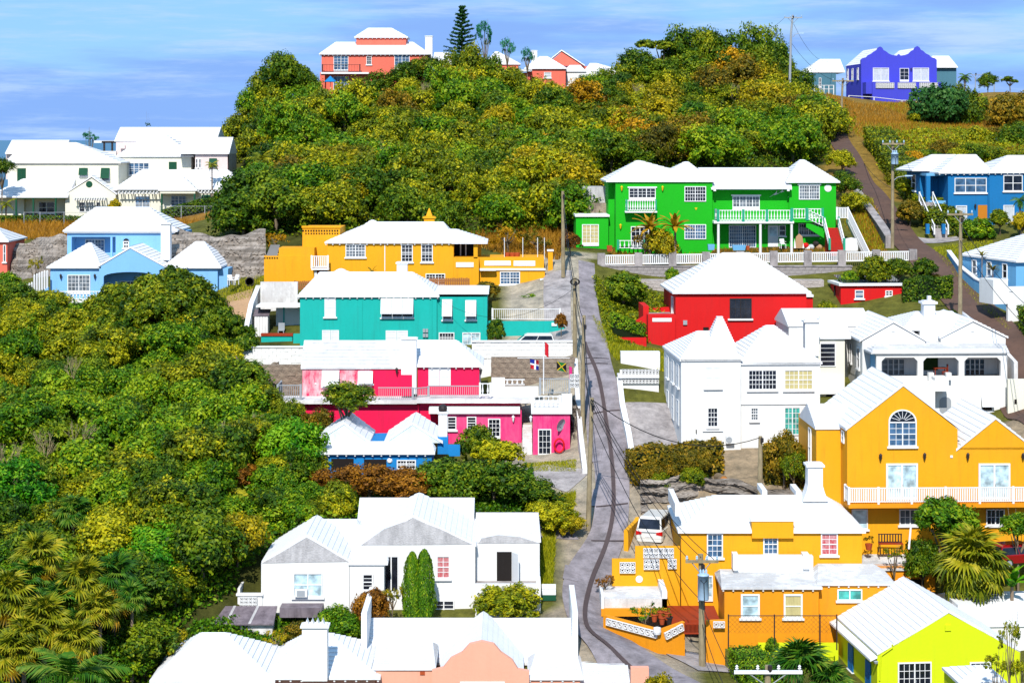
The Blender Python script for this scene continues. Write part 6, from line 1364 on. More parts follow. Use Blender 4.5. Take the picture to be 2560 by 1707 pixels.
# picket fence along the retaining wall
def post_fence(label, xs_, ytop, ybot, Y0, slope=0):
    P0 = [W(x,ybot(x),Y0+slope*(x-xs_[0])) for x in xs_]; P1 = [W(x,ytop(x),Y0+slope*(x-xs_[0])) for x in xs_]; t = thing('picket_fence',label,'fence',P0[0])
    pk = baluster_mesh('picket',(P1[0]-P0[0]).z*.8,WHITE)
    for i,(a,b) in enumerate(zip(P0,P1)):
        q = a-P0[0]; h = (b-a).z; MB().box(q.x-.35,q.x+.35,q.y-.3,q.y+.3,q.z-.5,q.z+h+.14).build('concrete_post',CONC,t)
        if i+1 < len(P0):
            r = P0[i+1]-P0[0]; L = (r-q).length; n = int(L/.17)
            for k in range(n):
                u = (k+.5)/n
                if q.x+(r.x-q.x)*u-q.x < .4 or r.x-(q.x+(r.x-q.x)*u) < .4: continue
                link('picket',pk,t,q.lerp(r,u)+Vector((0,0,.12)))
            for zz in (.1,h*.88): MB().loft([[(q.x,q.y-.05,q.z+zz),(q.x,q.y+.05,q.z+zz),(q.x,q.y+.05,q.z+zz+.1),(q.x,q.y-.05,q.z+zz+.1)],[(r.x,r.y-.05,r.z+zz),(r.x,r.y+.05,r.z+zz),(r.x,r.y+.05,r.z+zz+.1),(r.x,r.y-.05,r.z+zz+.1)]]).build('fence_rail',WHITE,t)
    return t
post_fence('white picket fence with concrete posts on the block wall before the green house',[1503,1596,1681,1765,1850,1934,2019,2104,2190,2282],lambda x: 637-(x-1503)*.013,lambda x: 665-(x-1503)*.014,185.5)
A = W(1489,700,185); B = W(2130,690,185); stone_courses('retaining_wall','grey block retaining wall under the white picket fence','wall',(A.x,A.y),(B.x,B.y),A.z,W(1489,667,185).z,.6,.3,CONC,seed=8,cap=CONC,thick=.8)
A = W(1560,775,182); B = W(2060,775,182); stone_courses('rubble_wall','rough limestone rubble wall below the grey block wall','wall',(A.x,A.y),(B.x,B.y),A.z,W(1560,700,182).z,.55,.36,RUBBLE,rough=True,seed=9,thick=1.5)
# ================================================================== red house and shed
s = Bld('red_house', 'bright red house with one big white stepped hip roof', 'house', 169, 1850, 870, 2.0)
s.body(1689,2016,733,890,9,RED); s.roof(1689,2018,730,1807,1874,631,9,over=.3,course=.36); s.win(1824,746,1879,797,cols=2,grid=(2,2),frame=DARKM,fw=.06,split=False); s.bx(1820,1883,797,801,-.2,-.003,WHITE,'sill'); s.bx(1708,1718,801,812,-.15,-.003,METAL,'meter_box')
s.bx(1758,1772,818,826,-.04,0,SHADE,'vent'); s.body(2014,2032,738,800,3,RED,d=5); s.slab(2012,2034,737,4.8,8,.2,WHITE,'roof_slab'); 
s.body(1620,1689,787,880,1.2,RED,d=-.5,name='porch_wall'); s.bx(1631,1679,795,804,-.54,-.503,WHITE,'wall_panel'); s.body(1608,1680,768,800,.4,RED,d=4.5,name='porch_wall'); s.body(1608,1622,765,810,4,RED,d=.9,name='porch_wall'); s.slab(1618,1690,790,.7,4.5,.2,CONC,'porch_floor')
s.body(1528,1616,844,885,.6,RED,d=-1.6,name='planter_wall'); s.body(1528,1534,844,880,4,RED,d=-1.0,name='planter_wall'); a = s.P(1577,810,-.6); b = s.P(1612,788,-.6); MB().prism([(a.x,a.z-.9),(b.x,b.z-1.4),(b.x,b.z),(a.x,a.z)],-.6,-.3).build('ramp_wall',RED,s.root)
s.side('L',s.u(1689),1.5,2.6,s.z(795),s.z(745),cols=1,grid=(1,2),sill=False)
s = Bld('red_shed', 'small red outbuilding with flat roof of dark solar panels', 'outbuilding', 178, 2160, 765, 4)
s.body(2102,2256,712,775,4,RED); s.slab(2098,2262,709,-.25,4.3,.22,WHITE,'roof_slab'); 
for k in range(5): 
    a = s.P(2106+k*30,709,.4); b = s.P(2134+k*30,709,.4); MB().loft([[(a.x,.2,a.z+.06),(b.x,.2,a.z+.06),(b.x,.2,a.z+.1),(a.x,.2,a.z+.1)],[(a.x,3.9,a.z+.5),(b.x,3.9,a.z+.5),(b.x,3.9,a.z+.54),(a.x,3.9,a.z+.54)]]).build('solar_panel',SOLAR,s.root)
s.win(2137,725,2159,746,cols=1,grid=(1,3)); s.win(2213,726,2231,740,cols=2,grid=(1,2)); s.bx(2085,2091,715,760,2,2.1,SHADE,'doorway_shade')
# ================================================================== upper right
s = Bld('blue_house', 'steel blue two storey house with recessed stair porch and white roofs', 'house', 199, 2460, 556, 4.0)
s.body(2370,2473,433,580,8,BLUER); s.body(2473,2640,431,580,8,BLUER,d=-.25); s.roof(2352,2473,431,2395,2440,386,8,over=.3,rafters=PIPE,course=.42); s.roof(2475,2660,430,2520,2620,388,8,d=-.25,over=.25,rafters=PIPE,course=.42)
s.body(2300,2372,428,560,5,BLUER,d=3.6); s.roof(2285,2380,425,2330,2390,386,6,d=3.2,over=.25,course=.42)
s.win(2386,445,2466,482,cols=3,grid=(1,2)); s.win(2508,438,2556,478,d=-.25,cols=2,grid=(1,2)); s.win(2389,514,2417,555,cols=1,grid=(1,1),pane=CURT,split=False); s.win(2508,513,2535,555,d=-.25,cols=1,grid=(1,1),pane=CURT,split=False)
s.bx(2445,2468,513,555,-.05,-.003,paint('orange_door',(210,130,30)),'door'); s.lantern(2437,515); s.bx(2470,2473,432,560,-.12,-.003,BLUER,'downpipe')
s.bx(2316,2360,434,440,1.2,3.6,PALEB,'porch_lintel'); s.bx(2316,2326,440,505,1.2,1.7,BLUER,'porch_pier'); s.bx(2334,2352,446,500,3.5,3.59,BLUER,'door'); s.slab(2320,2368,502,.8,3.6,.3,PALEB,'porch_floor'); s.side('L',s.u(2300,3.6),1.5+3.6,3.0+3.6,s.z(478,3.6),s.z(438,3.6),cols=1,grid=(1,2))
stair(s,s.u(2320,-2),s.u(2350,-2),-4.5,s.z(585,-4.5),.8,s.z(505,.8),11,CONC); 
for uu in (2318,2352): s.railing([(s.u(uu,-2),-4.5,s.z(585,-4.5)),(s.u(uu,-2),.8,s.z(503,.8))],.9,gap=.6,style='bar',mat=PIPE)
for uu in (2316,2356): s.bx(uu,uu+8,560,585,-4.9,-4.5,BLUER,'stair_pier')
s = Bld('pale_blue_house', 'pale blue house with shaded side wall and stepped white roof at the right edge', 'house', 172, 2546, 752, 14)
s.body(2540,2700,655,775,10,PALEB); s.roof(2545,2700,651,2590,2660,575,10,over=.35,course=.4); ul = s.u(2540)
for d0 in (1.5,4.4,7.2): s.side('L',ul,d0,d0+.85,s.z(700),s.z(662),cols=1,grid=(1,2))
s.body(2520,2700,715,780,.3,WHITEW,d=-3.5,name='yard_wall'); s.bx(2483,2520,700,760,-3.5,-1,WHITEW,'yard_wall'); s.bx(2524,2533,721,729,-3.56,-3.5,SHUT,'letter_box')
slope_wall('stepped_wall','white wall stepping down along the brown road beside the pale blue house',[tuple(W(x,y,Y).xy) for x,y,Y in ((2372,640,186),(2400,680,181),(2440,720,177),(2490,760,173),(2560,800,169))],[W(2372,628,186).z,W(2400,666,181).z,W(2440,698,177).z,W(2485,722,173).z,W(2560,745,169).z],1,.3,PALEB,cap=True)
slope_wall('roadside_wall','grey stone wall along the brown road beside the green house ramp',[tuple(W(x,y,Y).xy) for x,y,Y in ((2140,490,209),(2170,540,201),(2200,580,195),(2222,612,190))],[W(2140,474,209).z,W(2170,516,201).z,W(2200,557,195).z,W(2220,590,190).z],1,.6,STONE,cap=True,capmat=CONC)
slope_wall('roadside_wall','pale grey wall along the lower brown road behind the arcaded house',[tuple(W(x,y,Y).xy) for x,y,Y in ((2402,800,168),(2440,840,164),(2480,880,160.5),(2540,950,155))],[W(2402,778,168).z,W(2440,806,164).z,W(2480,840,160.5).z,W(2540,905,155).z],1,.3,STONEW,cap=False)
slope_wall('driveway_wall','white wall between the steep grey road and the paved yard of the tall white house',[tuple(W(x,y,Y).xy) for x,y,Y in ((1548,960,155.5),(1556,1030,151),(1572,1110,147),(1582,1200,142))],[W(1548,945,155.5).z,W(1556,1012,151).z,W(1570,1085,147).z,W(1580,1150,142).z],1,.3,WHITEW,cap=True)
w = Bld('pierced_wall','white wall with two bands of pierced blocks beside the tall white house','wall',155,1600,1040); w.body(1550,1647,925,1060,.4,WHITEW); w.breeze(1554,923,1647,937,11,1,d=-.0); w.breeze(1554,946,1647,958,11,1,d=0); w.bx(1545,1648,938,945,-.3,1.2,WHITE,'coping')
w = Bld('white_garden_wall','white garden wall below the lawn of the red house','wall',160,1600,935); w.body(1552,1650,880,925,1.0,WHITEW)
# ================================================================== rock, poles, wires, cars
def rock(name, px0, px1, pyt, pyb, Y0, Y1, mat, seed, kind='structure', ledge=.35, lean=2.2):
    g = np.random.default_rng(seed); n, m = 70, 40; mb = MB(); ph = g.uniform(0,6,8)
    for j in range(m+1):
        t = j/m
        for i in range(n+1):
            s_ = i/n; r = W(px0+(px1-px0)*s_, pyb+(pyt-pyb)*t, Y0+(Y1-Y0)*s_+lean*t)
            r.y += .5*math.sin(s_*7+ph[0])+.35*math.sin(s_*19+t*4+ph[1])+ledge*math.sin(t*26+1.5*math.sin(s_*6+ph[2]))*.5+g.normal(0,.09)
            r.z += .12*math.sin(s_*23+ph[3])+(.5*math.sin(s_*5+ph[4])*t)
            mb.pt(r)
    for j in range(m):
        for i in range(n): k = j*(n+1)+i; mb.f.append([k,k+1,k+n+2,k+n+1])
    return mb.build(name,mat,kind=kind)
rock('rock_face',415,665,578,735,184.5,184,ROCK,1,lean=7); rock('rock_face.001',-20,178,600,755,192,192,ROCK,2,lean=8); rock('rock_face.002',2010,2110,710,790,183,181,STONE2,3)
rock('rock_bank',1600,2040,1206,1292,137.8,137.2,ROCK,5,ledge=.45,lean=1.6); rock('rock_bank.001',1395,1450,1000,1160,149.5,148.5,ROCK,6); rock('rock_bank.002',590,700,905,1010,160,158,STONE2,7)
lg = thing('sawn_log','sawn log with bright orange cut end lying on the bank below the tall white house','log',hit(1806,1204)+Vector((0,-.9,.1)),.25)
MB(lambda a,b,c:(a,c,b)).lathe([(.31,0),(.34,.15),(.33,1.2),(.3,1.25)],n=16).build('bark',BARK,lg); MB(lambda a,b,c:(a,c-.012,b)).lathe([(.01,0),(.28,0),(.28,.02)],n=16).build('cut_end',LOGEND,lg)
POLES = {}
def pole(label, base, top, Y, r=.16, arm=None, xf=None, lamp=None, mat=None, armmat=None, ext=0, name='utility_pole', ins=4):
    b = W(*base,Y); a = W(*top,Y); t = thing(name,label,'utility pole',b); v = a-b
    MB().tube([v*0+Vector((0,0,-1.5-ext)), v*.5, v],[r*1.2,r,r*.8],9).build('pole',mat or WOOD,t)
    if arm:
        x0,x1,y = arm; p = W(x0,y,Y)-b; q = W(x1,y,Y)-b; th = .16 if r > .1 else .07
        MB().box(p.x,q.x,-r-.12,-r+.02,p.z-th*.5,p.z+th*.5).build('crossarm',armmat or mat or WOOD,t)
        for s_ in (-1,1): MB().tube([(p.x*.0+v.x+s_*abs(q.x-p.x)*.28,-r-.05,p.z-th*.5),(v.x,-r*.9,p.z-.75)],.03,4).build('brace',METAL,t)
        for k in range(ins): 
            x = p.x+(q.x-p.x)*(.04+.92*k/(ins-1)); MB().lathe([(.03,-.02),(.05,.05),(.09,.09),(.05,.15),(.08,.19),(.03,.27)],(x,-r-.05,p.z+th*.5),8).build('insulator',WHITE if armmat else METALB,t)
    if xf:
        x0,x1,y0,y1 = xf; p = W(x0,y0,Y)-b; q = W(x1,y1,Y)-b; c = ((p.x+q.x)/2,-r-(q.x-p.x)/2-.05,0); R_ = (q.x-p.x)/2
        o = MB().lathe([(R_*.2,q.z-.02),(R_*.95,q.z),(R_,q.z+.06),(R_,p.z-.1),(R_*1.05,p.z-.1),(R_*1.05,p.z-.03),(R_*.6,p.z+.04),(.02,p.z+.05)],c,18).build('transformer',METALB,t,True)
        for k in (-1,0,1): MB().lathe([(.05,0),(.09,.04),(.05,.1),(.08,.14),(.04,.26)],(c[0]+k*R_*.5,c[1],p.z+.02),7).build('bushing',METALB,o)
        MB().tube([(c[0]-R_*.6,c[1]-R_*.9,p.z-.3),(c[0],c[1]-R_*1.02,p.z-.5),(c[0]+R_*.6,c[1]-R_*.9,p.z-.3)],.02,4).build('cable',BLACK,o); MB().tube([(c[0],c[1]-R_*1.05,p.z-.5),(c[0]+.05,c[1]-R_*1.05,q.z-.5)],.025,4).build('cable',BLACK,o)
    if lamp:
        x,y = lamp; p = W(x,y,Y)-b; MB().tube([(v.x,0,p.z-.5),(v.x+(p.x-v.x)*.3,-.1,p.z-.12),(p.x-.3,-.15,p.z)],.04,6).build('lamp_arm',METAL,t)
        MB().loft([[(p.x-.4,-.28,p.z-.06),(p.x+.35,-.22,p.z-.02),(p.x+.35,-.08,p.z-.02),(p.x-.4,-.02,p.z-.06)],[(p.x-.4,-.26,p.z+.08),(p.x+.3,-.2,p.z+.06),(p.x+.3,-.1,p.z+.06),(p.x-.4,-.04,p.z+.08)]]).build('lamp_head',METALB,t)
    MB().lathe([(.1,0),(.12,.05),(.12,.3),(.06,.34)],(v.x*.92+r*.5,-r*1.2,v.z*.9),7).build('junction_box',DARKM,t)
    return t
pole('nearest wooden utility pole with a big pale blue transformer drum',(1757,1760),(1752,1384),118,.19,(1713,1795,1401),(1742,1770,1429,1493),ext=3)
pole('short utility pole showing only its white crossarm at the bottom edge',(1920,1800),(1919,1662),98,.17,(1834,2004,1676),armmat=WHITE,ext=5,ins=4)
pole('leaning wooden pole at the road junction below the pink house',(1470,1296),(1480,994),136,.16)
pole('tall wooden pole beside the pink terrace wall',(1455,1130),(1460,788),150,.16)
pole('wooden pole hung with coiled cables beside the teal yard',(1437,893),(1437,694),161,.17)
pole('bare wooden pole left of the green annex',(1408,652),(1407,478),181,.16)
pole('short wooden post on the rock bank below the tall white house',(1900,1240),(1901,1090),138.5,.17,name='wooden_post')
pole('wooden lamp pole with transformer beside the brown road right of the green house',(2231,616),(2232,352),190,.15,(2204,2261,360),(2225,2243,383,411),(2272,440))
pole('tall wooden pole with crossarm beside the lower brown road',(2400,797),(2402,528),165,.16,(2366,2431,536))
pole('wooden pole with crossarm on the dry slope below the violet house',(2102,312),(2107,196),262,.16,(2080,2134,203))
pole('leaning street lamp pole with crossarm on the skyline left of the violet house',(1973,128),(1982,38),272,.16,(1960,2005,45),lamp=(2003,84),mat=METAL,ext=6)
pole('small far pole with crossarm on the skyline right of the slate house',(2438,228),(2439,184),312,.07,(2426,2458,187),mat=METAL,ins=2); pole('second small far pole on the dry skyline by the white roof',(2485,238),(2486,192),312,.08,(2471,2503,196),mat=METAL,ins=2)
def wire(label, A, B, sag, r=.014, group=None):
    A = W(*A); B = W(*B); t = thing('power_line',label,'cable',A,0,group); v = B-A
    MB().tube([v*(i/14)+Vector((0,0,-sag*4*(i/14)*(1-i/14))) for i in range(15)],r,4).build('cable',BLACK,t)
WN_ = {}
def wn(s): WN_[s] = WN_.get(s,-1)+1; return ['first','second','third','fourth','fifth','sixth'][WN_[s]]+' '+s
for i,(a,b,sg) in enumerate((((1722,1398,117.8),(1476,1002,135.8),.9),((1752,1392,117.8),(1479,998,135.8),1.0),((1785,1398,117.8),(1484,1000,135.8),1.1),((1752,1500,117.8),(1478,1040,135.8),1.3))): wire(wn('black cable sagging from the transformer pole up to the road junction pole'),a,b,sg,.027,'cables between transformer pole and junction pole')
for a,b,sg in (((1478,1000,135.8),(1458,795,149.8),.7),((1480,1010,135.8),(1460,810,149.8),.9),((1479,1050,135.8),(1459,860,149.8),.8)): wire(wn('black cable from the junction pole up to the pole by the pink terrace'),a,b,sg,.027,'cables between junction pole and terrace pole')
for a,b,sg in (((1459,795,149.8),(1437,702,160.8),.6),((1459,815,149.8),(1438,720,160.8),.8),((1457,860,149.8),(1437,760,160.8),.9)): wire(wn('black cable from the terrace pole up to the teal yard pole'),a,b,sg,.027,'cables between terrace pole and teal yard pole')
for a,b,sg in (((1437,702,160.8),(1408,490,180.8),.8),((1437,715,160.8),(1408,520,180.8),1.0)): wire(wn('black cable from the teal yard pole up to the bare pole'),a,b,sg,.027,'cables between teal yard pole and bare pole')
wire('single black cable from the junction pole across to the short post on the bank',(1482,1000,135.8),(1899,1094,138.3),1.6,.03)
for a,b,sg in (((2400,600,165),(2640,880,140),.9),((2402,560,165),(2640,820,140),.9)): wire(wn('black cable running down along the brown road from the tall pole'),a,b,sg,.027,'cables down the brown road')
wire('thin cable from the tall road pole up to the lamp pole',(2380,538,164.8),(2250,362,189.8),1.6,.016); wire('thin cable from the skyline lamp pole down to the slope pole',(1980,110,272),(2100,205,262),1.0,.025)
wire('thin cable from the skyline lamp pole to the slate house',(1984,60,272),(2085,150,316),2.0,.022); wire('thin cable from the skyline lamp pole leftward into the trees',(1962,44,272),(1900,70,285),.6,.022)
wire('thin cable from the teal wall across to the pole beside the pink terrace',(1092,745,168.8),(1437,720,160.8),2.0,.014)
for a,b,sg in (((1752,1500,117.8),(1880,1760,100),.5),((1756,1560,117.8),(1850,1780,100),.6)): wire(wn('black cable dropping from the transformer pole past the bottom edge'),a,b,sg,.02,'cables below the transformer pole')
wire('dark cable from the slope pole down along the hedge to the lamp pole',(2106,300,262),(2228,470,190),1.5,.025)
coil = thing('cable_coil','coiled black cables on top of the teal yard pole','cable coil',W(1437,704,160.7))
for k in range(3): MB().tube([(.3*math.cos(q)*(1+.15*k),-.25-.06*k,.25*math.sin(q)) for q in [2*math.pi*i/14 for i in range(15)]],.03,4).build('cable_loop',BLACK,coil)
WHEEL = None
def car(name, label, p, rz, L, Wd, Hh, mat, hood, sl_front, sl_rear, waist=.52):
    global WHEEL
    t = thing(name,label,'van' if 'van' in name else 'car',p,rz); w = Wd/2; zw = Hh*waist
    prof = [(-L/2+.05,.3),(-L/2,.55),(-L/2+.03,zw-.05),(-L/2+.1,zw),(L/2-hood,zw),(L/2-.15,zw*.88),(L/2,.6),(L/2-.04,.28)]
    rings = []
    for y,s_ in ((-w,.95),(-w+.07,1),(w-.07,1),(w,.95)): rings.append([(x*s_,y,z if abs(y) < w else (z-.03 if z > .5 else z+.05)) for x,z in prof])
    MB().loft(rings).build('body',mat,t)
    xb0,xb1 = -L/2+.08,L/2-hood+.05; xt0,xt1 = -L/2+.08+sl_rear,L/2-hood-sl_front
    bot = [(xb0,-w+.06,zw-.01),(xb1,-w+.06,zw-.01),(xb1,w-.06,zw-.01),(xb0,w-.06,zw-.01)]; mid = [(xt0-.06,-w+.17,Hh-.1),(xt1+.1,-w+.17,Hh-.1),(xt1+.1,w-.17,Hh-.1),(xt0-.06,w-.17,Hh-.1)]; top = [(xt0+.1,-w+.3,Hh),(xt1-.1,-w+.3,Hh),(xt1-.1,w-.3,Hh),(xt0+.1,w-.3,Hh)]
    MB().loft([bot,mid,top]).build('roof',mat,t)
    b = [Vector(q) for q in bot]; m = [Vector(q) for q in mid]
    def pane(p00,p10,p11,p01,n,nm='window',inset=(.06,.94,.12,.92)):
        f = lambda u,v: p00.lerp(p10,u).lerp(p01.lerp(p11,u),v); n = Vector(n)*.012; q = [f(inset[0],inset[2]),f(inset[1],inset[2]),f(inset[1],inset[3]),f(inset[0],inset[3])]
        MB().loft([[x-n for x in q],[x+n for x in q]]).build(nm,GLASS,t)
    pane(b[3],b[0],m[0],m[3],(-1,0,.3),'rear_window'); pane(b[1],b[2],m[2],m[1],(1,0,.4),'windscreen')
    for i0,i1,sy in ((0,1,-1),(3,2,1)):
        for k in range(3 if L > 4.4 else 2):
            nn = 3 if L > 4.4 else 2; u0,u1 = .03+k*.94/nn,.03+(k+1)*.94/nn-.02; f = lambda u: (b[i0].lerp(b[i1],u),m[i0].lerp(m[i1],u)); pane(f(u0)[0],f(u1)[0],f(u1)[1],f(u0)[1],(0,sy,.3),'side_window',(.0,1,.12,.9))
    for x in (-L/2+.82,L/2-.85):
        for sy in (-1,1):
            wh = MB(lambda a,b_,c: (a,c,b_)).lathe([(.1,-.1),(.31,-.1),(.33,-.06),(.33,.06),(.31,.1),(.1,.1)],n=16).build('wheel',BLACK,t,loc=(x,sy*(w-.09),.33)); MB(lambda a,b_,c:(a,c,b_)).lathe([(.02,sy*.115),(.2,sy*.115),(.21,sy*.09)],n=12).build('rim',METAL,wh)
    for sy in (-1,1):
        MB().loft([[(-L/2-.015,sy*(w-.04),zw-.32),(-L/2-.015,sy*(w-.42),zw-.26),(-L/2-.015,sy*(w-.42),zw-.12),(-L/2-.015,sy*(w-.04),zw-.04)],[(-L/2+.1,sy*(w+.004),zw-.32),(-L/2+.1,sy*(w-.42),zw-.26),(-L/2+.1,sy*(w-.42),zw-.12),(-L/2+.1,sy*(w+.004),zw-.04)]]).build('tail_light',LAMPR,t)
        MB().box(L/2-.2,L/2-.02,sy*(w-.35)-.14,sy*(w-.35)+.14,.62,.76).build('headlight',GLASSL,t)
        MB().box(L/2-hood-.25,L/2-hood-.12,sy*(w+.03)-.08,sy*(w+.03)+.08,zw+.02,zw+.17).build('wing_mirror',mat,t)
    MB().box(-L/2-.03,-L/2+.02,-.24,.24,.62,.74).build('number_plate',WHITE,t); MB().box(-L/2-.03,-L/2+.1,-w+.08,w-.08,.3,.42).build('bumper',mat,t); MB().box(-L/2-.025,-L/2+.01,-.5,.5,zw-.14,zw-.09).build('chrome_strip',METAL,t)
    return t
pv = W(1645,1352,135.5); car('white_van','white people carrier parked rear out beside the amber house, red tail lamps',(pv.x,pv.y+1.2,W(0,1368,134).z),R(90-17),4.8,1.85,1.92,CARW,.75,.75,.35,.55)
pv = W(1330,868,166.6); car('white_hatchback','white hatchback parked behind the whitewashed wall of the teal house',(pv.x,pv.y,pv.z-.35),R(180),3.9,1.68,1.52,CARW,.7,.75,.25,.58)
pv = W(2545,1412,130.5); car('red_hatchback','dark red hatchback half hidden by plants at the right edge',(pv.x,pv.y,pv.z),R(18),4.0,1.7,1.5,CARR,.75,.7,.4,.56)
for k in range(3):
    o = MB().box(-.45,.45,-.06,.06,0,.32); tag(o.build('painted_board',[DGREEN,WHITE,WHITE][k],None,loc=W(1372,1500-14*k,125.5+.5*k)),['green board at the foot of the striped stack right of the white cottage','white board in the middle of the striped stack','white board topping the striped stack'][k],'board')
hb = thing('red_hut','small rusty red hut among the trees left of the white cottage','hut',W(513,1372,131)); MB().box(-.35,.35,-.5,.5,-1,1.1).build('wall',RUST,hb); MB().loft([[(-.5,-.6,1.1),(.5,-.6,1.1),(.5,-.6,1.18),(-.5,-.6,1.18)],[(-.3,.6,1.6),(.7,.6,1.6),(.7,.6,1.68),(-.3,.6,1.68)]]).build('roof',paint('rusty_sheet',(170,50,36),stain=.6),hb)
# ================================================================== hedges and shrubs
def hpx(label, a, b, D, Hh, mat, **k): hedge(label,tuple(W(*a).xy),tuple(W(*b).xy),D,Hh,mat,**k)
hpx('long green and brown hedge up the right side of the steep brown road',(2160,372,236),(2320,592,195),3.2,2.0,L_OLIVE,leaf=.16,dens=60,seed=1)
hpx('dark box hedge right of the red outbuilding',(2258,745,176),(2378,748,175),1.6,2.0,L_DARK,leaf=.12,dens=90,seed=2); hpx('broad clipped hedge in front of the red outbuilding',(2175,788,168.5),(2395,792,167.5),3.2,1.5,L_HEDGE,leaf=.12,dens=90,seed=3)
hpx('box hedge on the right edge by the lower brown road',(2545,780,166),(2600,840,161),2.5,2.0,L_DARK,leaf=.12,dens=80,seed=6)
hpx('low hedge in the red planter beside the red house',(1530,846,167.2),(1614,846,167.2),1.5,1.0,L_GREEN,leaf=.1,dens=110,seed=7,zoff=.8)
hpx('brown and green creeper hedge on the bank left of the log',(1583,1222,140.5),(1808,1185,141.5),2.6,2.3,L_BROWN,leaf=.15,dens=70,seed=8); hpx('brown creeper hedge left of the gabled amber house',(1915,1180,140.5),(2024,1165,140.5),2.2,2.6,L_BROWN,leaf=.15,dens=70,seed=9)
hpx('clipped green box hedge bordering the lime yard',(1822,1640,117.5),(1935,1760,106),1.9,1.6,L_GREEN,leaf=.08,dens=200,seed=10)
def bush(label, px, py, rpx, Y, mat, kind='bush', flat=.8, wide=1.0, group=None, name='shrub', cat='shrub', v=None): return treepx(name,label,cat,px,py,Y,rpx,kind,mat,fill=(cat=='shrub' and kind!='loose'),flat=flat,wide=wide,group=group,v=v)
bush('round dark green bush below the block wall left of the red house',1560,722,62,177,L_DARK,flat=.95); bush('olive bush trailing under the round dark bush by the driveway',1530,785,46,175,L_OLIVE); bush('small green bush hanging on the grey block wall',1680,680,24,183,L_GREEN); bush('pale green shrub beside the red house wall',1640,770,40,174,L_OLIVE,flat=.6)
treepx('shrub','feathery dark shrub in front of the peeling pink wall','shrub',868,998,146,74,'near',L_HEDGE,flat=.62); bush('round clipped bush by the pink house door',1195,1092,56,143.5,L_HEDGE,flat=.85); bush('broad clipped olive bush below the round bush',1240,1128,74,142.5,L_OLIVE,flat=.6)
for x,y,r,l in ((1130,1215,92,'dark green bush behind the slab roof, leftmost of three'),(1235,1215,88,'dark green bush behind the slab roof, middle of three'),(1345,1235,62,'dark green bush behind the slab roof, nearest the road')): bush(l,x,y,r,138.5,L_DARK,kind='near',flat=.8)
for x,y,r,l in ((845,1216,66,'rust brown bush below the blue cottage, leftmost'),(925,1212,76,'rust brown bush below the blue cottage door'),(1010,1222,72,'rust brown bush below the blue cottage, rightmost')): bush(l,x,y,r,138,L_RUST,kind='near',flat=.75)
bush('bright green tall bush left of the blue cottage',735,1130,84,141,L_BRIGHT,kind='near',flat=1.15); bush('yellow bush left of the bright green tall bush',660,1080,60,146,L_YELL,kind='near',flat=.8); bush('fresh green bush at the left of the yellow bush',600,1110,62,144,L_BRIGHT,kind='near')
bush('rust coloured bush beneath the coconut fronds',590,1200,64,138,L_RUST,kind='near',flat=.7); bush('rust brown bush left of the coconut fronds',500,1210,40,138,L_RUST,kind='near')
bush('red flowered bush left of the small blue cottage',770,1050,34,148,L_BROWN)
bush('left column of the twin dark cypresses in front of the white cottage',1031,1462,84,122.6,L_GREEN,kind='column',wide=.36,flat=.98,name='cypress',cat='cypress'); bush('right column of the twin dark cypresses in front of the white cottage',1061,1458,86,122.6,L_GREEN,kind='column',wide=.36,flat=.98,name='cypress',cat='cypress')
bush('big round clipped bush under the terrace of the white cottage',1270,1508,78,122.5,L_OLIVE,kind='near',flat=.62); bush('reddish shrub left of the twin cypresses',930,1500,48,122,L_RUST,kind='near',flat=.8); bush('green shrub under the dark sheet awning',845,1540,58,121,L_GREEN,kind='near',flat=.7); bush('shrub with red flowers by the lower wall',755,1585,46,120.5,L_BROWN,kind='near',flat=.8); bush('banana like shrub beside the tall dark window',980,1490,32,122.3,L_YELL,kind='loose',flat=1.2)
bush('small leafy shrub right of the long lean-to roof',690,1600,40,119.5,L_YELL,kind='loose')
bush('sprawling green shrub in the orange garden bed',1615,1530,44,122.2,L_GREEN,kind='loose',flat=.6); bush('red leaved plant at the corner of the amber terrace wall',1512,1455,28,127,L_RUST,kind='loose',flat=.9); bush('little round bush inside the chain link fence',1930,1600,20,119.5,L_GREEN)
bush('leafy olive bush by the leaning pole at the junction',1385,1285,64,135.5,L_OLIVE,kind='near',flat=.62); bush('green grassy shrub under the junction pole',1430,1300,34,135,L_YELL,kind='near',flat=.5)
bush('light green tree in front of the gabled amber house balcony',2365,1310,84,130.5,L_GREEN,kind='near',flat=.95,name='garden_tree',cat='tree'); bush('dark green bush left of the light green garden tree',2305,1370,46,130.2,L_DARK,kind='near'); bush('green tree cut by the right edge below the balcony',2545,1315,52,129.8,L_GREEN,kind='near',name='garden_tree',cat='tree')
bush('spiky ornamental grass tuft in front of the garden bench',2236,1382,30,130.5,L_OLIVE,kind='loose',flat=.7)
for x,y,r,l,m in ((2185,662,48,'olive shrub behind the picket fence right of the red house',L_OLIVE),(2125,690,28,'small bright shrub on the grey block wall',L_GREEN),(2248,672,42,'grassy shrub beside the olive shrub at the fence',L_HEDGE),(2310,665,36,'dark shrub at the end of the picket fence',L_DARK),(2330,700,34,'brown shrub above the dark box hedge',L_BROWN)): bush(l,x,y,r,180,m)
for x,y,r,l,m,Y in ((2445,575,52,'broad bush below the orange door of the blue house',L_GREEN,194),(2385,545,36,'dark bush at the foot of the blue stair',L_DARK,196),(2500,540,30,'small bush right of the orange door',L_HEDGE,195),(2275,520,40,'brown green bush left of the blue stair',L_BROWN,197),(2290,470,46,'tall hedge bush left of the blue house',L_OLIVE,206),(2555,545,32,'palm like bush at the right edge before the blue house',L_YELL,193)): bush(l,x,y,r,Y,m)
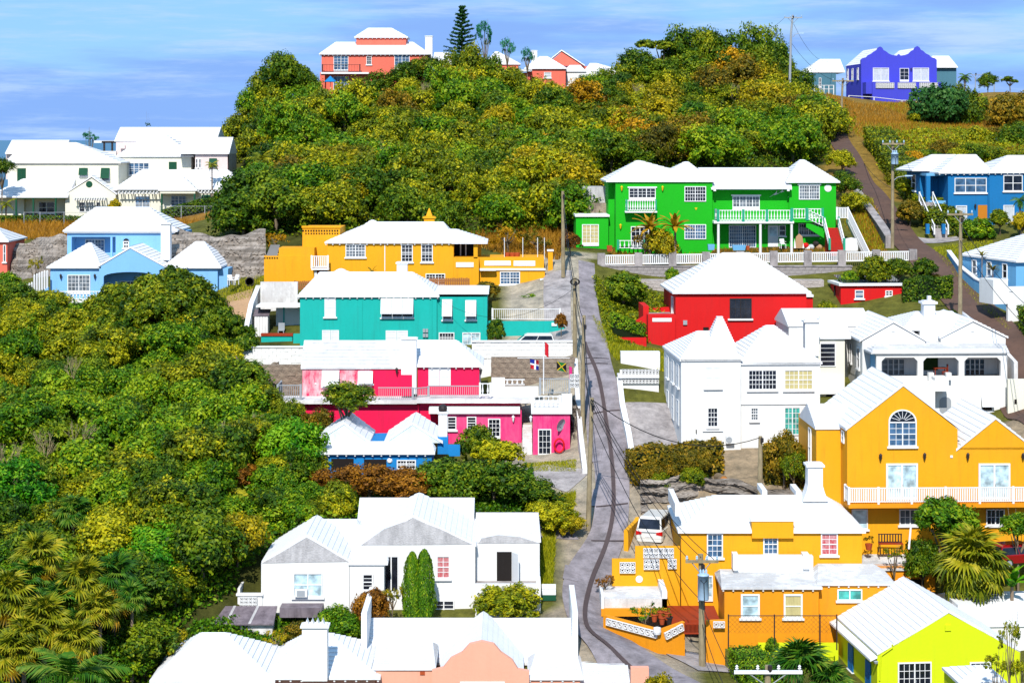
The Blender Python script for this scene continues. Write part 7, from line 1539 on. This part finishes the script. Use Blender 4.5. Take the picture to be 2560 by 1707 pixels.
bush('bush in front of the amber terrace block',1330,752,44,176.5,L_GREEN,flat=.6); bush('dark shrub right of the teal roof',1215,725,36,176,L_BROWN); bush('creeper tumbling over the teal yard wall',1240,805,26,167,L_DARK); bush('yellow round bush between the cream wings',288,505,20,246,L_YELL); bush('pink flowered shrub at the end of the teal fence',1403,790,18,168,L_RUST); bush('dark shrub beside the bare pole and green annex',1425,600,34,187,L_RUST); bush('large dark tree behind the grey pole',1440,520,70,197,L_GREEN,kind='far',flat=1.1,name='garden_tree',cat='tree')
bush('low shrub on the pale lawn left of the dark red pot',1612,600,34,186.5,L_PALMO,kind='loose',flat=.7)
for x,y,l in ((1040,600,0),(870,690,1)): pass
bush('small climbing bush on the rock face by the post fence',88,660,22,186,L_YELL,kind='loose',flat=1.2); bush('bare bushy shrub below the coral house',20,700,40,186,L_GREEN); bush('small bush on the ledge of the rock face',640,640,26,199,L_GREEN)
bush('orange brown dry bush left of the amber house',690,600,34,192,L_GOLD,kind='loose'); bush('dry orange brush behind the amber terrace',1270,590,50,190,L_GOLD,kind='loose',flat=.8); bush('dry brush right of the orange brush',1340,600,46,189,L_BROWN,kind='loose',flat=.8)
# palms
palm('bird_of_paradise','clump of orange green fan leaved plants in front of the green house','plant',1625,572,186.5,54,'blade',L_PALMO,n=22,seed=1,elev=(85,-5)); palm('bird_of_paradise','taller orange green plant at the right of the clump before the green house','plant',1688,568,186.3,50,'blade',L_PALMO,n=20,seed=2,elev=(85,-10))
FP_ = [('fan palm at the top of the bottom left cluster',95,1400,117,74),('fan palm in the middle of the bottom left cluster',205,1465,115,78),('fan palm at the left edge of the bottom cluster',20,1500,114,80),('low fan palm right of the bottom left cluster',285,1445,116,66),('lowest fan palm of the bottom left cluster',110,1560,112,82),('pale fan palm left of the big feather palm',30,1640,109.5,70),('fan palm nearest the lower left corner',190,1610,110.5,70)]
for i,(l,x,y,Y,r) in enumerate(FP_): palm('fan_palm',l,'palm',x,y,Y,r*.98,'fan',L_PALM if i != 3 else L_PALMG,n=24,seed=10+i,elev=(80,-50),dry=L_PALMO)
palm('feather_palm','big green feather palm spreading its fronds at the bottom left edge','palm',175,1700,104.5,150,'feather',L_PALMG,n=15,seed=31,elev=(80,5)); palm('feather_palm','yellow green coconut palm above the white cottage','palm',622,1265,134,92,'feather',L_PALM,n=13,seed=32,elev=(80,-20)); palm('fan_palm','pale fan palm standing in the left woods','palm',185,1290,129,54,'fan',L_PALMG,n=20,seed=33,elev=(75,-40)); palm('fan_palm','drooping fan palm left of the pink house','palm',590,985,153.5,66,'fan',L_PALM,n=20,seed=34,elev=(60,-60))
palm('fan_palm','big shaggy fan palm at the right by the red car','palm',2432,1415,126.5,104,'fan',L_PALM,n=40,seed=35,elev=(85,-65)); palm('fan_palm','dark fan palm in the lime yard at the bottom','palm',2000,1690,111.5,100,'fan',L_PALMG,n=22,seed=36,elev=(85,0)); palm('fan_palm','second dark fan palm low beside the lime house','palm',2075,1715,110.5,66,'fan',L_PALMG,n=18,seed=37,elev=(75,-20))
palm('banana_plant','banana plant with broad leaves beside the red car','plant',2530,1465,126,82,'blade',L_BRIGHT,n=11,seed=38,elev=(85,20))
palm('feather_palm','upper palm at the right end of the pergola wing','palm',652,400,238,48,'feather',L_PALM,n=14,seed=39,elev=(75,-30)); palm('feather_palm','lower palm beside the hedge fence by the pergola wing','palm',645,470,236,44,'feather',L_PALM,n=13,seed=40,elev=(75,-30)); palm('feather_palm','little palm in front of the pale pink house','palm',530,412,249,22,'feather',L_PALM,n=10,seed=41)
palm('feather_palm','palm on the skyline right of the violet house','palm',2412,192,310,22,'feather',L_PALMG,n=12,seed=42); palm('feather_palm','palm in front of the blue house at the right edge','palm',2550,500,195,28,'feather',L_PALMG,n=12,seed=43); palm('banana_plant','banana leaves behind the teal roof left of the chimney','plant',930,680,178,24,'blade',L_BROWN,n=8,seed=44); palm('banana_plant','broad leaved plant by the rubble bank left of the pink house','plant',655,935,156,32,'blade',L_BRIGHT,n=12,seed=45); palm('fan_palm','small palm left of the porch on green posts','palm',15,510,243,26,'feather',L_OLIVE,n=10,seed=46); palm('agave','grey green agave on the lawn of the pale blue house','plant',2455,640,177,20,'blade',L_YELL,n=14,seed=47,elev=(80,20)); palm('agave','brown agave beside the white yard wall','plant',2482,676,175,22,'blade',L_BROWN,n=14,seed=48,elev=(80,20))
# norfolk pine and feathery skyline trees
def norfolk(px, pyt, pyb, Y, wpx):
    a = W(px,pyt,Y); b = W(px,pyb,Y); zg = ground(a.x,Y); t = thing('norfolk_pine','dark tiered conifer on the skyline right of the coral hilltop house','conifer',(a.x,Y,zg)); h = a.z-zg
    MB().tube([(0,0,-.5),(0,0,h*.5),(0,0,h)],[.28,.18,.03],7).build('trunk',BARK,t); g = np.random.default_rng(3); P = []; N_ = []; n = 15; hb = b.z-zg
    for k in range(n):
        z = hb+(h-hb)*(k/n); r = wpx*Y/F*(1-k/n)**.85+.15
        for j in range(7):
            an = j*.9+k*.5+g.uniform(-.3,.3); r_ = r; r = r*g.uniform(.62,1.12)
            for q in np.linspace(.12,1,16):
                for _ in range(6): P.append((math.cos(an)*r*q+g.normal(0,.07),math.sin(an)*r*q+g.normal(0,.07),z+.12*q+.25*q*q+g.normal(0,.06))); N_.append((g.normal(),g.normal(),1.2))
            r = r_
    link('crown',leaves_mesh('crown',np.array(P),np.array(N_),np.full(len(P),.14),g.normal(.45,.2,len(P)),L_PINE,rng=g),t)
norfolk(1155,14,150,286,46)
for x,y,r,l,m in ((1212,85,34,'feathery blue green tree right of the tiered conifer',L_TEALG),(1268,118,26,'small feathery tree left of the coral gable',L_TEALG),(1318,140,24,'thin feathery tree before the coral gabled house',L_TEALG)): treepx('feathery_tree',l,'tree',x,y,285,r,'loose',m,flat=1.5,wide=.8)
for x,y,r,f,Y,l,m in ((1170,215,60,1.6,276,'tall shaggy casuarina right of centre on the hilltop',L_OLIVE),(1240,205,36,1.3,278,'slender casuarina beside the taller one',L_HEDGE),(1110,200,44,1.2,279,'dark shaggy tree below the tiered conifer',L_HEDGE)): treepx('casuarina',l,'tree',x,y,Y,r,'loose',m,flat=f); treepx('casuarina','leafy lower growth of the '+l,'tree',x,y+30,Y-.5,r*.9,'near',m,flat=f*.9)
for x,y,r,l,m in ((672,222,58,'tree just left below the tallest of the left shoulder',L_HEDGE),(735,205,54,'tree between the left shoulder and the coral hilltop house',L_DARK),(640,300,56,'olive tree on the steep left edge of the hill',L_OLIVE),(690,275,58,'green tree below the left shoulder of the hill',L_GREEN),(600,380,48,'lowest edge tree at the left foot of the hill',L_HEDGE),(708,180,60,'tall dense tree at the left shoulder of the hill',L_DARK),(640,262,58,'dense tree on the left slope under the tallest one',L_GREEN),(592,330,50,'tree at the left foot of the wooded hill',L_OLIVE),(760,215,44,'tree just left of the coral hilltop house',L_DARK)): treepx('hillside_tree',l,'tree',x,y,280,r,'far',m,flat=1.05,fill=True)
ORD = ['leftmost','second','third','fourth','fifth','sixth','seventh','eighth','ninth','tenth','eleventh','twelfth','thirteenth','fourteenth','fifteenth','sixteenth','seventeenth','eighteenth','nineteenth','twentieth']
def ordinal(i,n): return 'rightmost' if i == n-1 else (ORD[i] if i == 0 else ORD[min(i,19)]+' from left')
UM = sorted(((1600,150,56),(1655,112,62),(1712,100,60),(1770,92,54),(1838,108,60),(1900,92,58),(1945,122,54),(1640,185,64),(1735,165,66),(1800,160,66),(1880,165,66),(1990,205,50),(1945,200,56),(1560,190,50)))
for i,(x,y,r) in enumerate(UM): treepx('umbrella_tree',f'{ordinal(i,len(UM))} of the dark trees in the tall grove on the right hilltop','tree',x,y+8,281-(y-100)*.05,r,'open' if (y < 115 and i % 2) else 'far',L_DARK if i % 3 else L_HEDGE,flat=.85,fill=True if not (y < 115 and i % 2) else False,group='umbrella trees of the right hilltop grove')
def plant_all(items, name, cat, kind, noun):
    # items: (colour, material, zone, px, X, Y, r, hc); every one gets its own place in its small group
    gr = {}
    for it in items: gr.setdefault((it[0],it[2]),[]).append(it)
    for (nm,zn),L_ in gr.items():
        L_.sort(key=lambda t: t[3]); n = len(L_)
        for i,(c_,m,z_,px,X,Y,r,hc) in enumerate(L_):
            lb = f'{nm} {noun} {zn}' if n == 1 else f'{ordinal(i,n)} {nm} {noun} {zn}'
            tree(name,lb,cat,X,Y,r,kind,m,group=(f'{nm} {noun}{"es" if noun == "bush" else "s"} {zn}' if n > 1 else None),flat=RT.uniform(.82,1.15),hc=hc)
# right hand slope trees
for x,y,r,Y,m,l,kd in ((2345,288,74,262,L_PINE,'dark pine on the dry slope below the violet house','near'),(2405,272,58,264,L_HEDGE,'second dark pine right of the first on the dry slope','near'),(2530,300,66,258,L_BROWN,'brown green tree at the right edge of the dry slope','near'),(2300,345,40,252,L_OLIVE,'low olive bush on the dry slope','far'),(2440,360,54,238,L_OLIVE,'olive bush on the bank above the blue house roof','far'),(2530,355,58,236,L_DARK,'dark bush above the blue house at the right','far'),(2240,400,46,236,L_YELL,'yellow green bush above the long hedge','far'),(2290,405,34,222,L_GOLD,'golden bush at the corner of the blue house','far'),(2470,205,28,305,L_DARK,'dark round bush on the skyline right of the slate house','far'),(2525,200,22,306,L_DARK,'small dark tree at the skyline right edge','open'),(225,342,22,300,L_TEALG,'dark shrub poking above the cream roof at left','loose'),(370,312,8,300,L_PINE,'tiny dark treetop behind the highest slab roof','loose'),(5,420,30,246,L_DARK,'dark tree at the left edge by the cream house','far')): treepx('slope_tree',l,'tree',x,y,Y,r,kd,m,flat=1.25 if kd == 'near' else 1.0)
treepx('juniper','sparse juniper in front of the lime wall at the lower right corner','tree',2525,1590,106,34,'loose',L_OLIVE,flat=1.6); treepx('juniper','lower branch clump of the sparse juniper beside the white porch roof','tree',2490,1660,106,36,'loose',L_OLIVE,flat=1.1); treepx('juniper','right juniper cut by the picture edge','tree',2555,1680,106,40,'loose',L_OLIVE,flat=1.3)
bush('bush with yellow leaves at the bottom edge beside the road',1645,1710,44,108,L_YELL,kind='near',flat=.7)
# the great tree below the light blue house and its neighbours
for x,y,Y,r,m,v,l in ((430,790,170,150,L_HEDGE,1,'great dark spreading tree below the light blue house'),(540,860,166,110,L_DARK,2,'right hand shoulder of the dark spreading canopy by the yard wall'),(300,800,172,110,L_HEDGE,3,'dark tree below the light blue porch, left of the great tree'),(180,850,168,100,L_OLIVE,0,'olive tree below the light blue french door'),(60,830,170,96,L_OLIVE,2,'olive tree by the left edge below the white post fence')): treepx('spreading_tree',l,'tree',x,y,Y,r,'big',m,flat=1.0,v=v,fill=True)
# ------------------------------------------------------------------ wooded hill
HP = [(600,598),(585,545),(640,505),(630,430),(640,340),(700,275),(800,262),(900,258),(1060,250),(1150,248),(1300,255),(1420,245),(1560,232),(1640,222),(1900,222),(1990,262),(2060,330),(2085,400),(1950,428),(1500,432),(1440,470),(1425,570),(1300,602),(1000,592)]
rg = random.Random(5)
KN = {'o':('olive green',L_OLIVE),'g':('deep green',L_GREEN),'d':('dark green',L_DARK),'y':('yellow green',L_YELL),'l':('golden',L_GOLD),'b':('brownish',L_BROWN)}
def hill_zone(px,py):
    if py > 515: return 'behind the roof of the amber house' if px < 1250 else 'between the amber terrace and the green annex'
    if py > 430: return 'low on the left flank of the hill' if px < 800 else ('halfway down above the amber roof' if px < 1180 else 'left of the green house on the hill')
    if py > 335: return 'on the left flank of the hill' if px < 820 else ('in the middle of the wooded slope' if px < 1180 else ('above the left roofs of the green house' if px < 1650 else 'above the right roof of the green house'))
    if px < 800: return 'on the left shoulder of the hill'
    if px < 1100: return 'below the coral hilltop house'
    if px < 1420: return 'below the tiered conifer and coral gable'
    if px < 1720: return 'at the dip right of the coral gable'
    return 'under the umbrella trees of the right hilltop'
its = []
for X,Y,z,px,py in scatter(HP,(192,292),4.9,3):
    r = rg.uniform(2.5,3.6)
    gold = (1380 < px < 1700 and 270 < py < 420) or (1740 < px < 2020 and 210 < py < 330)
    yel = (800 < px < 1350 and 300 < py < 460)
    k = rg.choices('ogdylb',(4.5,1,1,3,1.4,2.2) if gold else ((7,3.5,2,1.3,.1,.8) if yel else (7,4.5,3.4,.45,0,.6)))[0]
    if 790 < px < 1080 and py < 290: r = min(r,2.2)
    if px > 1240 and px < 1480 and py < 275: r = min(r,2.0)
    its.append((*KN[k],hill_zone(px,py),px,X,Y,r,r*rg.uniform(.45,.85)))
plant_all(its,'hillside_tree','tree','far','tree')
for i,(x,y,r,l) in enumerate(((955,212,44,'dark tree covering the lower right wall of the coral hilltop house'),(1010,192,46,'dark tree under the right window of the coral hilltop house'),(1070,180,46,'dark tree at the right corner of the coral hilltop house'),(890,238,34,'low tree in front of the coral hilltop house'))): treepx('hillside_tree',l,'tree',x,y,281,r,'far',L_DARK if i%2 else L_HEDGE)
BS = sorted(((1730,420),(1500,385),(960,390),(840,420),(1840,250),(1660,300),(1870,390),(1250,330),(1060,245),(1600,250),(1780,330),(700,330),(1420,300)))
for i,(x,y) in enumerate(BS): bare(f'{ordinal(i,len(BS))} of the pale bare shrubs among the hill trees',x,y+14,236 if y > 350 else 262,58,'bare shrubs on the wooded hill')
# ------------------------------------------------------------------ left woods
WP = [(-20,790),(150,800),(540,830),(600,930),(610,1010),(720,1060),(790,1190),(905,1250),(905,1325),(760,1340),(650,1400),(600,1440),(585,1490),(500,1530),(420,1620),(380,1720),(-20,1720)]
WN = {'o':('olive',L_OLIVE),'g':('green',L_GREEN),'d':('dark green',L_DARK),'y':('yellow green',L_YELL),'t':('bright green',L_BRIGHT),'r':('rust tinted',L_RUST)}
def wood_zone(px,py):
    if py < 900: return 'below the light blue house'
    if py < 1060: return 'in the upper left woods' if px < 300 else 'left of the pink house'
    if py < 1230: return 'halfway down the left edge' if px < 300 else ('in the middle of the woods' if px < 560 else 'left of the blue cottage')
    if py < 1420: return 'above the fan palms' if px < 300 else ('left of the white cottage' if px < 560 else 'behind the white cottage gable')
    return 'among the fan palms' if px < 280 else 'left of the salmon roof'
its = []
for X,Y,z,px,py in scatter(WP,(107,181),3.3,8):
    r = rg.uniform(1.7,2.7)
    low = py > 1150
    k = rg.choices('ogdytr',(2,6,5,.3,.6,.2) if low else (4,5,4,.3,.1,.08))[0]
    if px < 330 and py > 1520: r *= .7
    if px > 560 and py > 1180: r *= .75
    its.append((*WN[k],wood_zone(px,py),px,X,Y,r,r*rg.uniform(.45,1.1)))
plant_all(its,'woodland_tree','bush','near','bush')  # trees of the left woods, each with trunk and crown
BS = sorted(((110,1140,90),(205,1125,100),(20,1165,84),(560,1090,60),(640,1060,50),(180,930,60),(50,1250,80),(330,1190,56),(430,1070,60)))
for i,(x,y,h) in enumerate(BS): bare(f'{ordinal(i,len(BS))} of the pale bare stems rising from the left woods',x,y+16,158-(y-850)*.066,h,'bare stems in the left woods')
bush('bush with broad bright yellow leaves in the left woods',366,1275,30,131,L_GOLD,kind='loose'); bush('yellow leaved climber by the lean-to roof',470,1490,44,124,L_YELL,kind='loose',flat=1.2); bush('yellow leaved bush beside the long lean-to roof',420,1600,52,117,L_YELL,kind='loose',flat=1.2)
# ------------------------------------------------------------------ grass
pts = field([(2066,236),(2150,262),(2560,250),(2600,430),(2330,420),(2140,340)],(215,312),30000,1); blades('dry_grass',pts,.5,.035,L_STRAW,1)
pts = field([(2066,236),(2150,262),(2560,250),(2600,430),(2330,420),(2140,340)],(215,312),16000,31); pts = pts[(np.sin(pts[:,0]*.35+1)+np.sin(pts[:,1]*.16)) > -.3]; blades('green_grass',pts,.42,.035,L_GRASS,31)
pts = field([(-10,556),(660,552),(660,590),(440,600),(170,590),(-10,610)],(222,246),9000,2); blades('dry_grass_strip',pts,.7,.04,L_STRAW,2)
pts = field([(2330,620),(2480,600),(2540,700),(2480,770),(2560,860),(2440,760)],(166,196),9000,3); blades('lawn_grass',pts,.22,.03,L_GRASS,3)
pts = field([(1358,1250),(1440,1230),(1430,1300),(1390,1330),(1380,1480),(1350,1500)],(120,141),7000,4); blades('verge_grass',pts,.35,.03,L_GRASS,4)
pts = field([(1520,622),(2200,620),(2260,650),(1520,668)],(184,192),6000,5); blades('yard_grass',pts,.3,.03,L_STRAW,5)
pts = field([(1300,560),(1420,580),(1400,650),(1260,640),(1150,600)],(184,200),5000,6); blades('dry_grass_tufts',pts,.7,.04,L_STRAW,6)
pts = field([(1480,790),(1560,860),(1660,880),(1660,930),(1540,900),(1510,860)],(158,172),5000,7); blades('bank_grass',pts,.3,.03,L_GRASS,7)
pts = field([(2130,480),(2180,500),(2225,600),(2180,660),(2110,560)],(186,214),5000,8); blades('slope_grass',pts[:2500],.4,.035,L_STRAW,8); blades('slope_green_grass',pts[2500:],.4,.035,L_GRASS,32)
pts = field([(2440,1340),(2130,1370),(2130,1420),(2560,1440)],(124,134),5000,9); blades('garden_grass',pts,.25,.03,L_GRASS,9)
pts = field([(1650,1600),(1900,1590),(2100,1590),(2100,1620),(1700,1620)],(117,121),3000,10); blades('weed_tufts',pts,.16,.02,L_GRASS,10)
pts = field([(1300,1160),(1440,1150),(1440,1180),(1330,1180)],(142,149),3000,11); blades('lawn_grass.001',pts,.15,.03,L_GRASS,11)

def undergrowth(name, poly, Yr, n, hmax, size, mat, seed):
    # low leafy ground cover nobody could count
    pts = field(poly, Yr, n, seed); g = np.random.default_rng(seed); p = pts.copy(); u = np.sin(p[:,0]*1.3+2*np.sin(p[:,1]*.7))*np.sin(p[:,1]*1.1)*.5+.5
    p[:,2] += g.random(len(p))*hmax*(.25+.75*u); nn = g.normal(size=p.shape)*.7+np.array([0,-.3,.6])
    link(name, leaves_mesh(name, p, nn, size*g.uniform(.6,1.4,len(p)), g.normal(.45,.2,len(p)), mat, rng=g), kind='stuff')
undergrowth('hill_undergrowth', HP, (192,292), 70000, 1.6, .2, L_HEDGE, 21)
undergrowth('woods_undergrowth', WP, (106,182), 70000, 1.5, .15, L_GREEN, 22)
undergrowth('slope_undergrowth', [(1480,700),(1560,690),(1690,760),(1690,860),(1520,860)], (164,186), 9000, .5, .12, L_OLIVE, 23)
undergrowth('bank_undergrowth', [(690,960),(820,1000),(800,1100),(760,1190),(690,1100)], (138,156), 9000, .9, .13, L_HEDGE, 24)
undergrowth('lane_undergrowth', [(1000,1180),(1330,1180),(1350,1260),(1230,1330),(900,1300)], (132,146), 12000, .8, .13, L_GREEN, 25)
undergrowth('hilltop_undergrowth', [(2240,330),(2560,330),(2600,430),(2330,420),(2250,470),(2190,420)], (205,260), 16000, .8, .16, L_OLIVE, 26)
undergrowth('front_undergrowth', [(480,1560),(880,1530),(900,1600),(560,1700),(400,1700)], (112,124), 9000, .5, .11, L_GREEN, 27)
bush('dark creeper bush at the lower left corner of the pink house',720,1030,44,149,L_HEDGE,kind='near'); bush('red tinged creeper bush below the pink terrace',800,1045,40,148.5,L_BROWN,kind='near'); bush('low bush between pink terrace and blue cottage',690,1065,46,148,L_GREEN,kind='near')

for x,y,r,Y,l,m in ((2112,455,42,205,'dark bush at the right rear corner of the green house',L_DARK),(2135,505,38,200,'olive bush above the grey roadside wall',L_OLIVE),(2105,400,40,218,'bush at the top of the steep brown road, left side',L_OLIVE),(2222,405,44,228,'olive bush in the hedge line up the steep road',L_OLIVE),(2248,455,48,217,'yellow green bush in the hedge line right of the lamp pole top',L_YELL),(2285,500,46,208,'broad bush in the hedge line beside the lamp pole',L_OLIVE),(2070,768,30,172,'green bush between the red house and the red outbuilding',L_OLIVE),(1720,860,26,166,'low bush at the foot of the red wall',L_GREEN),(1655,598,46,186.6,'straggly orange green growth at the foot of the palm clump',L_YELL),(690,1300,54,132,'leafy bush behind the left gable of the white cottage',L_GREEN),(790,1275,48,134,'leafy bush right of the first behind the white cottage',L_OLIVE)): bush(l,x,y,r,Y,m,kind='far' if Y > 180 else 'near')

SB = sorted(((2205,350,30,250),(2260,365,34,246),(2320,395,36,228),(2360,375,40,230),(2400,392,34,226),(2440,385,40,226),(2490,392,36,226),(2530,400,40,224),(2470,345,44,240),(2390,340,36,246),(2550,330,40,250),(2180,300,22,270),(2300,300,30,262)))
for i,(x,y,r,Y) in enumerate(SB): bush(f'{ordinal(i,len(SB))} of the scrub bushes on the bank above the blue house',x,y,r,Y,[L_DARK,L_BROWN,L_HEDGE,L_OLIVE][i%4],kind='far',group='scrub on the bank above the blue house')
for x,y,r,l in ((1630,1180,40,'ragged brown bush on the left end of the creeper hedge'),(1700,1150,44,'ragged brown bush on top of the creeper hedge'),(1740,1140,36,'ragged brown bush at the right end of the creeper hedge'),(1960,1100,46,'ragged brown bush atop the creeper beside the gabled amber house')): bush(l,x,y,r,140,L_BROWN,kind='near')
pts = field([(425,690),(660,690),(660,740),(560,760),(425,760)],(178,186),2500,41); blades('rock_foot_grass',pts,.3,.03,L_GRASS,41)

for x,y,r,l in ((1650,1200,34,'green bush among the brown creeper, left'),(1735,1185,36,'green bush among the brown creeper, right'),(1985,1140,34,'green bush in the creeper by the gabled amber house')): bush(l,x,y,r,139.5,L_HEDGE,kind='near')
fans = ((70,1455,116,62),(250,1530,113,60),(330,1500,115,50),(60,1600,110.5,64),(150,1510,114,64))
for i,(x,y,Y,r) in enumerate(fans): palm('fan_palm',['fan palm tucked between the upper cluster palms at far left','fan palm right of centre in the low cluster','small fan palm at the right fringe of the cluster','fan palm above the lower left corner','fan palm in the heart of the cluster'][i],'palm',x,y,Y,r,'fan',L_PALM if i%2 else L_PALMG,n=22,seed=60+i,elev=(80,-50),dry=L_PALMO)

for x,y,r,l,m in ((1128,158,40,'dark tree wrapped round the foot of the tiered conifer',L_HEDGE),(1178,150,44,'shaggy olive tree leaning on the right of the tiered conifer',L_OLIVE),(1225,172,38,'dark tree between the tiered conifer and the small coral house',L_DARK),(1290,195,34,'low dark tree before the coral gabled house',L_HEDGE)): treepx('skyline_tree',l,'tree',x,y,279,r,'far',m,flat=1.1,fill=True)
